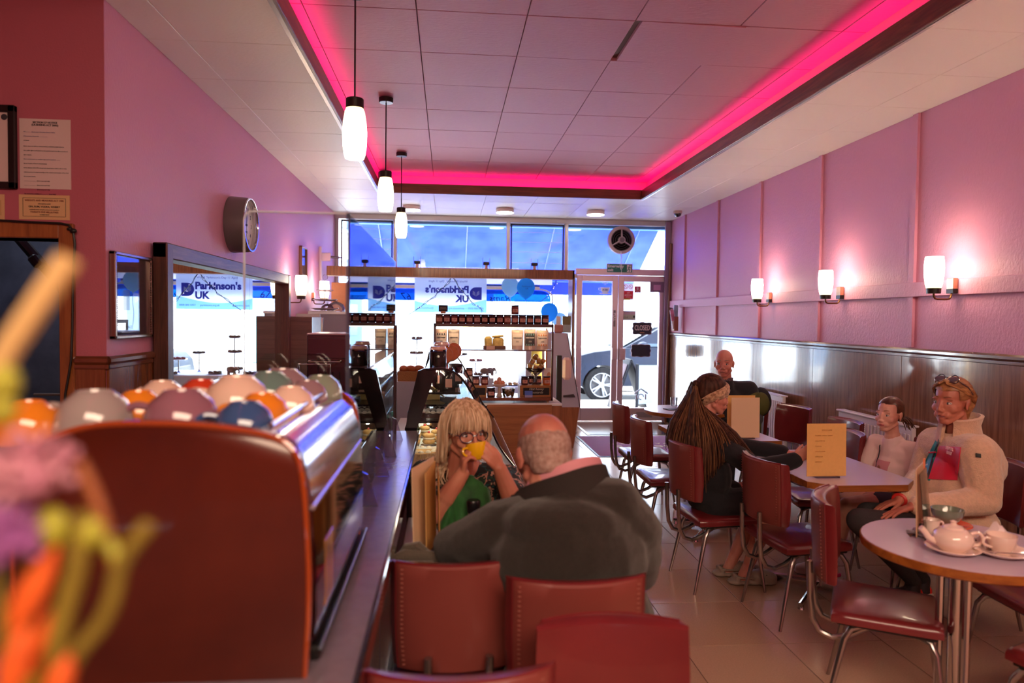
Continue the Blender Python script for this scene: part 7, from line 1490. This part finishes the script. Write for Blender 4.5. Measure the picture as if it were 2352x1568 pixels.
fuse(bb, 'ponytail_core', HB, hr, .007, 5, .004, 16, (1, 1, .15), 3)
b = B(); strands(b, [[q+V((-.004, -.012, 0)) for q in g] for g in gd], 70, .003, .008, 21, 9); o = b.out('light_locks', HB2, hr, 60); o['kind'] = 'stuff'
KN = mat('knit_cream', (226, 186, 150), .95, rgb2=(150, 108, 80), nscale=55, bump=.9, bscale=120, sheen=.3)
rows = []
for k in range(9):
    v = -1+k/4; rr = []
    for i in range(41):
        a = 2*PI*i/40; ca, sa = math.cos(a), math.sin(a)   # a=0 is forward
        z = .046*ca+.0-.02*(ca < 0)*(-ca)*.6; hh = .044*(.8+.2*ca)
        zz = z+hh*v; shr = max(.25, 1-((zz-.032)/.1)**2)**.5; bl = .0105*(1-v**4)+.0022*math.sin(a*40+k*2.2)
        rr.append(hd.p((.077*shr+bl+.008)*sa, -.012+(.095*shr+bl+.007)*ca, zz))
    rows.append(rr)
B().sheet(rows, -.006).out('headband', KN, t, 80)
CROC = mat('clog_grey', (150, 134, 122), .6, bump=.1, bscale=60)
for a_, lab in ((an, 0), (af, 1)):
    d = V((1, -.06, 0)).normalized(); c0 = V((a_.x-.02, a_.y, 0)); b = B()
    for q in (-.05, 0, .05, .1, .14): b.ell(c0+d*q+V((0, 0, .018)), (.05, .046, .018))
    b.ell(c0+d*.09+V((0, 0, .045)), (.085, .05, .042)); b.ell(c0+d*.13+V((0, 0, .04)), (.06, .05, .034)); b.tube([c0-d*.05+V((0, q, .045)) for q in (-.04, 0, .04)], .014, 8); b.tube([c0+d*.04+V((0, -.044, .05)), c0+V((0, -.044, .05))-d*.03, c0-d*.062+V((0, 0, .055)), c0+V((0, .044, .05))-d*.03, c0+d*.04+V((0, .044, .05))], .008, 8)
    so_ = fuse(b, 'clog', CROC, t, .006, 3); hl = B()
    for i in range(9): hl.ell(c0+d*(.08+.03*(i % 3))+V((0, -.035+.035*(i//3), .082-.012*(i % 3)-.006*abs(i//3-1))), (.006, .006, .004))
    o = hl.out('vent_hole', BLACK, so_); o['kind'] = 'stuff'
# ---------------------------------------------------------------- child in the pale top
t = thing('person', 'child with a low ponytail and pale printed top beside the radiator', 'person', (0, 0, 0))
SK4 = skinm('child', (222, 168, 150), (206, 142, 126))
hc = at(2043, 951, 3.86); hd = Head(hc, (-.93, -.42, -.02), .85, 0, 1); b = B(); hd.skull(b, .82, .72)
nkb = hc+V((.03, .01, -.135)); b.cap(hc+V((.02, .01, -.06)), nkb, .036, .04); cht = nkb+V((.02, .0, -.11)); pv = V((2.62, 3.86, .47)); limb(b, [nkb, cht, pv], [.045, .06, .08])
sA, sB = cht+V((-.05, .115, .06)), cht+V((.045, -.115, .05)); eA, eB = sA+V((-.05, .02, -.2)), sB+V((-.03, -.02, -.2)); hA, hB_ = eA+V((-.16, -.08, -.02)), eB+V((-.17, .03, -.04))
for S_, E__, H_ in ((sA, eA, hA), (sB, eB, hB_)): limb(b, [S_, E__, H_], [.034, .028, .02]); hand(b, H_, (-1, .2, -.15), (0, 0, -1), (0, .5, .3), .72)
kA, kB = at(1945, 1160, 3.72), at(1935, 1150, 3.86); fA, fB = at(1905, 1300, 3.82), at(1872, 1295, 3.95)
for off, K_, F_ in ((-.07, kA, fA), (.07, kB, fB)): limb(b, [pv+V((-.02, off, 0)), K_, K_*.5+F_*.5+V((.012, 0, 0)), F_], [.066, .046, .038, .026]); b.cap(F_, F_+V((-.06, 0, -.05)), .026, .024)
fuse(b, 'body', SK4, t, .004, 4); hd.face(t, (76, 66, 62), (130, 92, 70), (196, 104, 104), gaze=(-.3, 0))
TEE = mat('tee_pale', (232, 206, 204), .85, bump=.15, bscale=300); b = B(); b.ell(cht+V((.01, 0, -.03)), (.09, .13, .13)); b.ell(pv+V((-.01, 0, .13)), (.1, .13, .14)); b.ell(pv, (.11, .14, .07)); b.cap(sA, sB, .047, .047); b.cap(nkb+V((.01, 0, -.035)), cht, .06, .08)
for S_, E__ in ((sA, eA), (sB, eB)): b.cap(S_, S_*.4+E__*.6, .05, .058)
tee = fuse(b, 'tee_shirt', TEE, t, .0065, 5, .004, 10, (1, 1, .8), 8)
fw = V((-.93, -.3, 0)).normalized(); rt = V((0, 0, 1)).cross(fw); pc = cht+fw*.095+V((0, 0, -.08))
def surf(p0, d, o, out=.004):
    h = o.ray_cast(p0, d); return h[1]+h[2]*out if h[0] else p0
bpy.context.view_layer.update()
pk0 = lambda u, v, out: surf(cht+fw*.4+rt*u+V((0, 0, v)), -fw, tee, out)
B().sheet([[pk0(-.045+.09*i/5, -.13+.105*j/5, .004) for i in range(6)] for j in range(6)], .002).out('print_panel', mat('tee_print', (206, 140, 150), .7), tee)
pc = pk0(0, -.085, .004)
pb = B(); pb.ell(pc+fw*.006+V((0, 0, -.01)), (.006, .02, .026)).ell(pc+fw*.007+V((0, 0, .022)), (.005, .014, .014)); pb.out('print_figure', mat('tee_figure', (150, 96, 84), .7), tee)
B().tube([nkb+rt*-.05+V((0, 0, -.01))]+[pk0(-.06+.06*(i/6)**2, .05-.03*i, .004) for i in range(7)], .003, 6).out('bag_strap', mat('strap_black', (40, 32, 44), .6), t)
HC = mat('hair_chestnut', (104, 64, 46), .34, rgb2=(64, 36, 28), nscale=14, stretch=(2, 2, 5), detail=5); b = B(); hd.ell(b, (0, -.02, .04), (.0785, .094, .083), (0, 0, 0), 24, 14); hd.ell(b, (0, -.065, -.0), (.062, .045, .055))
hr = fuse(b, 'hair', HC, t, .005, 3, .0015, 30, (1, 1, .4), 3, drop=lambda co: (lambda q: (q.y > .028 and q.z < .07-.1*(q.y-.06)) or (q.z < .01 and q.y > -.045))(hd.M.transposed() @ (co-hd.c)/hd.s))
b = B(); rt_ = hd.p(0, -.1, -.03); b.ell(rt_, (.02, .02, .02)); strands(b, [[rt_, rt_+V((.04, .0, -.02)), rt_+V((.05, -.01, -.07))], [rt_, rt_+V((.05, -.02, .01)), rt_+V((.08, -.03, -.05))]], 24, .004, .006, 4); o = b.out('ponytail', HC, hr, 60); o['kind'] = 'stuff'
b = B(); b.ell(rt_+V((.01, -.005, -.0)), (.016, .016, .016)); b.out('hair_tie', mat('hair_tie', (226, 186, 180), .7), hr)
b = B(); hd.ell(b, (.077, -.004, -.036), (.003, .003, .003)); hd.ell(b, (-.077, -.004, -.036), (.003, .003, .003)); b.out('earring', CHROME, t)
SHO = mat('short_denim', (70, 66, 86), .8); b = B(); b.ell(pv, (.12, .15, .08))
for off, K_ in ((-.07, kA), (.07, kB)): P0 = pv+V((-.02, off, 0)); b.cap(P0, P0*.6+K_*.4, .08, .07)
fuse(b, 'shorts', SHO, t, .009, 4)
SNW = mat('trainer_white', (232, 214, 214), .5); SNP = mat('trainer_pink', (214, 50, 120), .5)
for F_ in (fA, fB):
    d = V((-.95, -.1, 0)).normalized(); c0 = V((F_.x, F_.y, 0)); b = B()
    for q in (-.045, 0, .045, .09): b.ell(c0+d*q+V((0, 0, .016)), (.042, .038, .016))
    b.cap(c0-d*.03+V((0, 0, .045)), c0+d*.08+V((0, 0, .035)), .036, .03); b.ell(c0+d*.09+V((0, 0, .032)), (.04, .038, .03)); b.cap(c0-d*.01+V((0, 0, .05)), c0+V((0, 0, .085)), .034, .034); s_ = fuse(b, 'trainer', SNW, t, .006, 3)
    b = B(); b.tube([c0-d*.05+V((0, -.037, .045)), c0+d*.02+V((0, -.043, .04)), c0+d*.07+V((0, -.042, .032))], .011, 8, True, .5); b.tube([c0+d*.02+V((0, -.04, .06)), c0+d*.035+V((0, 0, .085)), c0+d*.03+V((0, .04, .06))], .009, 8); b.out('pink_band', SNP, s_)
# ---------------------------------------------------------------- woman in the cream fleece
t = thing('person', 'fair haired woman in a cream fleece with a red chest pocket', 'person', (0, 0, 0))
SK5 = skinm('tanned', (196, 126, 104), (176, 102, 84))
hc = at(2186, 921, 3.26); hd = Head(hc, (-.94, -.36, -.06), .97, .02, 1); b = B(); hd.skull(b, .84, .88)
nkb = hc+V((.05, .02, -.15)); b.cap(hc+V((.03, .01, -.06)), nkb, .046, .052); cht = nkb+V((.03, 0, -.14)); pv = V((2.56, 3.28, .46)); limb(b, [nkb, cht, pv], [.055, .07, .09])
sN, sF = at(2246, 1042, 3.1), at(2150, 1020, 3.46); eN, eF = at(2262, 1150, 3.06), at(2118, 1100, 3.5); wN, wF = at(2096, 1163, 3.06), at(2066, 1148, 3.22)
limb(b, [sN, eN, wN], [.042, .037, .025]); limb(b, [sF, eF, wF], [.042, .037, .025]); hand(b, wN, at(2030, 1184, 3.08)-wN, (0, -.1, -1), (-.3, .8, .1), .92, (.1, .12, .14, .18), .1, (.5, .1)); hand(b, wF, at(1992, 1174, 3.22)-wF, (0, -.1, -1), (-.2, -.8, .1), .92, (.08, .1, .12, .16), .1, (.5, .1))
fuse(b, 'body', SK5, t, .0042, 4, 0, fine=.0006); hd.face(t, (90, 96, 104), (140, 104, 76), (166, 92, 84), smile=-.3, lips=.75)
FLE = mat('fleece_cream', (226, 188, 160), .98, noise=.12, nscale=60, bump=.6, bscale=190, sheen=.6)
b = B(); b.ell(cht+V((.03, 0, -.02)), (.14, .2, .16)); b.ell(pv+V((.0, 0, .2)), (.155, .2, .18)); b.ell(pv+V((.01, 0, .06)), (.165, .21, .1)); b.cap(sN, sF, .09, .09); limb(b, [sN, sN*.5+eN*.5, eN], [.092, .086, .07]); limb(b, [eN, wN*.9+eN*.1], [.07, .048]); limb(b, [sF, eF, wF*.88+eF*.12], [.09, .07, .048])
b.cap(nkb+V((.02, .0, -.06)), nkb+V((.015, .0, -.02)), .095, .085)
fl_ = fuse(b, 'fleece', FLE, t, .0075, 4, .006, 9, (1, 1, 1), 5, .0012, drop=lambda co: (co-(nkb+V((-.012, 0, .02)))).length < .063)
fw = V((-.94, -.34, 0)).normalized(); rt = V((0, 0, 1)).cross(fw)
b = B(); ring = [nkb+V((.012, 0, -.03))+fw*(.094*math.cos(a))+rt*(.09*math.sin(a)) for a in [.3+(2*PI-.6)*i/24 for i in range(25)]]; oc = nkb+V((.012, 0, 0))
od = lambda p: V((p.x-oc.x, p.y-oc.y, 0)).normalized()
b.sheet([[p+od(p)*.012+V((0, 0, -.03)) for p in ring], [p+od(p)*.008+V((0, 0, .02)) for p in ring], [p+V((0, 0, .062)) for p in ring], [p+od(p)*.012+V((0, 0, .1+.016*(p-oc).dot(-fw)/.09)) for p in ring]], .016); b.out('collar', FLE, fl_, 80)
def onbody(px, py, y0=2.9, out=.004):
    """first point of the fleece met when looking at it from the room"""
    o_ = V((0, 0, CAMZ)); d = _ray(px, py).normalized(); h = fl_.ray_cast(o_, d)
    return (h[1]+h[2]*out, h[2]) if h[0] else (at(px, py, 3.1), V((0, -1, 0)))
def patch(poly_px, nu, nv, m, nm, par, thick=.004, out=.006):
    (a, b0), (c, d0) = poly_px; rows = []
    for j in range(nv+1):
        v = j/nv; L0 = (a[0]+(c[0]-a[0])*v, a[1]+(c[1]-a[1])*v); R0 = (b0[0]+(d0[0]-b0[0])*v, b0[1]+(d0[1]-b0[1])*v)
        rows.append([onbody(L0[0]+(R0[0]-L0[0])*i/nu, L0[1]+(R0[1]-L0[1])*i/nu, out=out)[0] for i in range(nu+1)])
    return B().sheet(rows, -thick).out(nm, m, par, 60)
bpy.context.view_layer.update()
pk = patch((((2160, 1024), (2208, 1027)), ((2134, 1100), (2200, 1103))), 8, 8, mat('pocket_red', (206, 24, 60), .45, bump=.1, bscale=60), 'pocket', fl_)
c_, n_ = onbody(2186, 1036, out=.012); yw = math.atan2(n_.y, n_.x)+PI/2
text('SUPER\nDRY', .021, mat('logo_pink', (240, 190, 196), .6), pk, tuple(c_), (PI/2, 0, yw), bold=.0006, ext=.002)
patch((((2241, 1040), (2253, 1042)), ((2241, 1049), (2253, 1051))), 2, 2, BLACK, 'sleeve_patch', fl_)
patch((((2160, 992), (2163, 992)), ((2104, 1100), (2136, 1104))), 6, 8, mat('lining_teal', (0, 132, 130), .5), 'lining', fl_, .003, .004)
zp = [onbody(2140+30*0+(2176-2140)*0+x, y, out=.008)[0] for x, y in ((22, 1006), (18, 1020), (6, 1050), (-2, 1080), (-8, 1100))]; B().tube(zp, .0045, 6).out('zip', mat('zip_navy', (44, 34, 56), .5), fl_)
B().tube([onbody(2153, 1037, out=.01)[0], onbody(2140, 1038, out=.014)[0]], .004, 6).out('zip_pull', mat('pocket_red', (206, 24, 60), .45), fl_)
B().tube([wF+(wF-eF).normalized()*.004+(V((0, 0, 1))*math.cos(a)+(wF-eF).normalized().cross(V((0, 0, 1)))*math.sin(a))*.029 for a in [2*PI*i/18 for i in range(19)]], .008, 8, False, .6).out('wristband', mat('band_red', (206, 40, 36), .4), t)
HF = mat('hair_fair', (190, 136, 88), .36, rgb2=(120, 74, 48), nscale=12, stretch=(2, 5, 5), detail=5); b = B(); hd.ell(b, (0, -.018, .042), (.082, .098, .084), (0, 0, 0), 24, 14); hd.ell(b, (0, -.07, -.01), (.07, .05, .075)); hd.ell(b, (0, -.065, -.07), (.05, .035, .045))
hr = fuse(b, 'hair', HF, t, .005, 3, .003, 26, (.5, 1, 1), 5, drop=lambda co: (lambda q: (q.y > .04 and q.z < .062-.1*(q.y-.06)) or (q.z < .012 and q.y > -.03))(hd.M.transposed() @ (co-hd.c)/hd.s))
b = B(); strands(b, [[hd.p(q*.02, .075, .098), hd.p(q*.07, .045, .075), hd.p(q*.085, -.01, .035), hd.p(q*.075, -.07, .0), hd.p(q*.04, -.1, -.05)] for q in (1, 1.02)]+[[hd.p(.0, .06, .115), hd.p(.06, .02, .105), hd.p(.085, -.04, .06), hd.p(.07, -.09, .01), hd.p(.03, -.11, -.06)]], 60, .004, .004, 6)
strands(b, [[hd.p(-.02, .075, .098), hd.p(-.07, .045, .075), hd.p(-.085, -.01, .035), hd.p(-.075, -.07, .0), hd.p(-.04, -.1, -.05)], [hd.p(.0, .06, .115), hd.p(-.06, .02, .105), hd.p(-.085, -.04, .06), hd.p(-.07, -.09, .01), hd.p(-.03, -.11, -.06)]], 50, .004, .004, 7); o = b.out('hair_locks', HF, hr, 60); o['kind'] = 'stuff'
b = B(); SG = mat('sunglasses_dark', (60, 50, 56), .15, coat=1)
for q in (-1, 1): b.tube([hd.p(q*.034+.026*math.cos(a), .045+.018*math.sin(a), .125-.016*math.sin(a)-abs(math.cos(a)*.012+q*.0)) for a in [2*PI*i/18 for i in range(19)]], .0028, 6, False); b.tube([hd.p(q*.062, .045, .112), hd.p(q*.083, .0, .08), hd.p(q*.088, -.03, .04)], .0026, 6)
b.tube([hd.p(-.008, .046, .128), hd.p(.008, .046, .128)], .0026, 6); so_ = b.out('sunglasses', SG, t); b = B()
for q in (-1, 1): b.ell(hd.p(q*.034, .045, .121), (.025, .017, .002), hd.M @ Euler((-.7, 0, 0)).to_matrix())
b.out('lens', mat('lens_grey', (90, 86, 100), .06, coat=1), so_)
kN, kF = at(1975, 1196, 3.14), at(1995, 1180, 3.34); aN, aF = at(2098, 1335, 3.42), at(2120, 1330, 3.58); LEG = mat('leggings_dark', (50, 44, 48), .85, noise=.25, nscale=200); LEGB = mat('leggings_black', (14, 13, 16), .6)
b = B(); b.ell(pv, (.15, .19, .085))
for off, K_, A_ in ((-.1, kN, aN), (.09, kF, aF)): limb(b, [pv+V((-.04, off, 0)), K_, K_*.5+A_*.5+V((.02, 0, -.01)), A_], [.09, .062, .055, .036])
lg = fuse(b, 'leggings', LEG, t, .008, 4)
me = lg.data; me.materials.append(LEGB)
for p in me.polygons:
    c_ = p.center; q = (kN.z-c_.z)/(kN.z-aN.z)
    if .22 < q < .58 and c_.x < kN.x+.3: p.material_index = 1
SHR = mat('shoe_dark', (40, 30, 34), .5); SRD = mat('shoe_red', (214, 40, 30), .4); SWS = mat('sole_pale', (206, 190, 180), .5)
for A_ in (aN, aF):
    d = V((-.55, .0, -.0)).normalized()*-1 if False else V((.2, .15, 0)).normalized(); c0 = V((A_.x-.02, A_.y, max(0, A_.z-.09))); toe = V((-.8, .25, -.25)).normalized()
    b = B(); b.cap(A_+V((0, 0, .0)), c0+V((.01, 0, .03)), .038, .04); b.cap(c0+V((.02, 0, .03)), c0+toe*.14+V((0, 0, .03)), .04, .034); b.ell(c0+toe*.15+V((0, 0, .028)), (.042, .042, .03)); s_ = fuse(b, 'shoe', SHR, t, .007, 3)
    b = B(); b.ell(c0+V((.045, .0, .03)), (.02, .034, .03)); b.out('heel_tab', SRD, s_); b = B()
    for q in (-.02, .03, .08, .13): b.ell(c0+toe*q+V((0.01, 0, .006)), (.045, .042, .014))
    b.out('sole', SWS, s_)
# ---------------------------------------------------------------- far bald man
t = thing('person', 'bald man in a black jumper sitting at the far table by the door', 'person', (0, 0, 0))
SK6 = skinm('pink', (210, 140, 126), (190, 112, 104))
fy = 5.75; hc = at(1663, 834, fy); hd = Head(hc, (-.55, -1, -.05), 1.0); b = B(); hd.skull(b); nkb = hc+V((.03, .05, -.16)); b.cap(hc+V((.01, .02, -.06)), nkb, .056, .06); cht = nkb+V((.02, .02, -.14)); pv = V((2.53, 5.9, .46)); limb(b, [nkb, cht, pv], [.06, .08, .1])
s1, s2 = cht+V((-.2, .06, .07)), cht+V((.2, -.02, .07)); e1, e2 = s1+V((-.04, -.1, -.22)), s2+V((.02, -.1, -.24)); h1, h2 = e1+V((.02, -.2, .03)), e2+V((-.16, -.18, .06))
for S_, E__, H_ in ((s1, e1, h1), (s2, e2, h2)): limb(b, [S_, E__, H_], [.042, .036, .026]); hand(b, H_, (-.3, -1, 0), (0, 0, -1), (.3, 0, .1), .95)
fuse(b, 'body', SK6, t, .005, 4); hd.face(t, (90, 110, 130), (150, 130, 120), (176, 110, 104))
JMP = mat('jumper_black', (28, 28, 38), .9, bump=.3, bscale=250, sheen=.15); b = B(); b.ell(cht+V((0, .02, -.03)), (.19, .13, .17)); b.ell(pv+V((0, -.02, .17)), (.18, .14, .18)); b.ell(pv+V((0, 0, .03)), (.18, .16, .09)); b.cap(s1, s2, .075, .075); limb(b, [s1, e1, h1*.9+e1*.1], [.075, .06, .042]); limb(b, [s2, e2, h2*.9+e2*.1], [.075, .06, .042]); b.cap(nkb+V((0, 0, -.05)), nkb+V((0, 0, -.01)), .085, .072)
fuse(b, 'jumper', JMP, t, .009, 5, .004, 8, (1, 1, 1), 1); b = B(); b.sheet([[nkb+V((.068*math.cos(a), .068*math.sin(a), z)) for a in [2*PI*i/20 for i in range(21)]] for z in (-.02, .02, .035)], .006); b.out('shirt_collar', mat('check_collar', (110, 90, 104), .8, noise=.6, nscale=60), t)
b = B(); b.ell(pv, (.17, .16, .08))
for off in (-.1, .1): limb(b, [pv+V((off, -.02, 0)), pv+V((off-.12, -.38, .02)), pv+V((off-.12, -.36, -.36))], [.085, .065, .05])
fuse(b, 'trousers', TRO, t, .012, 4); shoes(t, [((2.31, 5.54, 0), (-.2, -1, 0)), ((2.51, 5.54, 0), (-.2, -1, 0))], SHB)
# ================================================================ flowers close to the camera
t = thing('flower_vase', 'blurred bunch of pink and orange flowers on the counter end nearest the camera', 'flowers', (-.2, .36, .856))
def rel(px, py, y): return at(px, py, y)-V((-.2, .36, .856))
B().lathe((0, 0, 0), [(.03, 0), (.036, .01), (.04, .1), (.03, .17), (.034, .2), (.031, .2), (.028, .17), (.034, .1), (0, .01)], 24, cap=False).out('vase', glass('vase_glass', (226, 236, 230), 1, .1), t)
STM = mat('stem_olive', (128, 112, 34), .6, noise=.3, nscale=40); STP = mat('stem_pale', (206, 172, 112), .7, noise=.1, nscale=30)
PET = mat('petal_pink', (200, 146, 160), .7, rgb2=(160, 100, 122), nscale=60); PEV = mat('petal_violet', (176, 110, 176), .7, rgb2=(120, 60, 120), nscale=60); BUD = mat('bud_orange', (226, 104, 40), .5, rgb2=(180, 70, 22), nscale=30); BUG = mat('bud_green', (150, 150, 40), .6)
def bloom(px, py, y, r, m):
    c = rel(px, py, y); b = B(); rnd = random.Random(px)
    for i in range(70):
        a = rnd.random()*6.28; z = rnd.uniform(-.3, 1); q = (1-z*z)**.5; d = V((q*math.cos(a), q*math.sin(a), z)); b.cap(c+d*r*.2, c+d*r*rnd.uniform(.8, 1.05), r*.05, r*.1, 6)
    b.ell(c, (r*.55,)*3); o = b.out('bloom', m, t); o['kind'] = 'stuff'
    B().tube([c-V((0, 0, r*.3)), c*.6+V((0, 0, .08)), V((random.uniform(-.012, .012), random.uniform(-.012, .012), .05))], .0022, 6).out('stem', STM, t)
bloom(60, 1100, .36, .023, PET); bloom(-10, 1250, .34, .018, PEV)
def stalk(pts, r, m, nm='stem'): B().tube(smoothpoly3([rel(*p) for p in pts]), r, 8).out(nm, m, t)
stalk([(20, 800, .37), (-30, 900, .37), (-120, 1060, .37), (-160, 1300, .36)], .006, STP); stalk([(158, 595, .37), (20, 800, .37)], .0062, STP)
stalk([(340, 1205, .36), (275, 1290, .36), (262, 1370, .36), (230, 1440, .36), (170, 1500, .36), (120, 1640, .36), (60, 1900, .36)], .0038, STM); stalk([(180, 1060, .37), (225, 1150, .37), (250, 1250, .37), (268, 1300, .365)], .003, mat('stem_brown', (140, 80, 40), .6)); stalk([(190, 1180, .36), (180, 1300, .36), (140, 1420, .36), (110, 1600, .36)], .005, STM); stalk([(240, 1230, .37), (275, 1290, .365)], .0034, BUG, 'leaf')
def bud(a, c, y, r): p0, p1 = rel(*a, y), rel(*c, y); d = p1-p0; B().tube([p0, p0+d*.2, p0+d*.5, p0+d*.8, p1], [.001, r*.7, r, r*.8, .002], 10).out('bud', BUD, t)
bud((130, 1255), (10, 1480), .35, .0075); bud((120, 1400), (40, 1600), .36, .0065); bud((160, 1500), (110, 1640), .35, .0065); bud((60, 1440), (10, 1620), .34, .007)
for px, py, r in ((120, 1215, .008), (60, 1560, .007), (10, 880, .007), (8, 940, .006), (210, 1225, .006)): B().ell(rel(px, py, .36), (r, r, r*1.3)).out('leaf_bud', BUG, t)
# lettering becomes plain mesh so that every object is real geometry
_dg = bpy.context.evaluated_depsgraph_get(); _c = {}
for o in [q for q in COL.objects if q.type == 'FONT']:
    if o.data.name not in _c: _c[o.data.name] = bpy.data.meshes.new_from_object(o.evaluated_get(_dg))
    me = _c[o.data.name]; n = o.name; o.name = n+'_old'
    q = bpy.data.objects.new(n, me); COL.objects.link(q); q.parent = o.parent; q.location = o.location; q.rotation_euler = o.rotation_euler; q.scale = o.scale
    bpy.data.objects.remove(o)
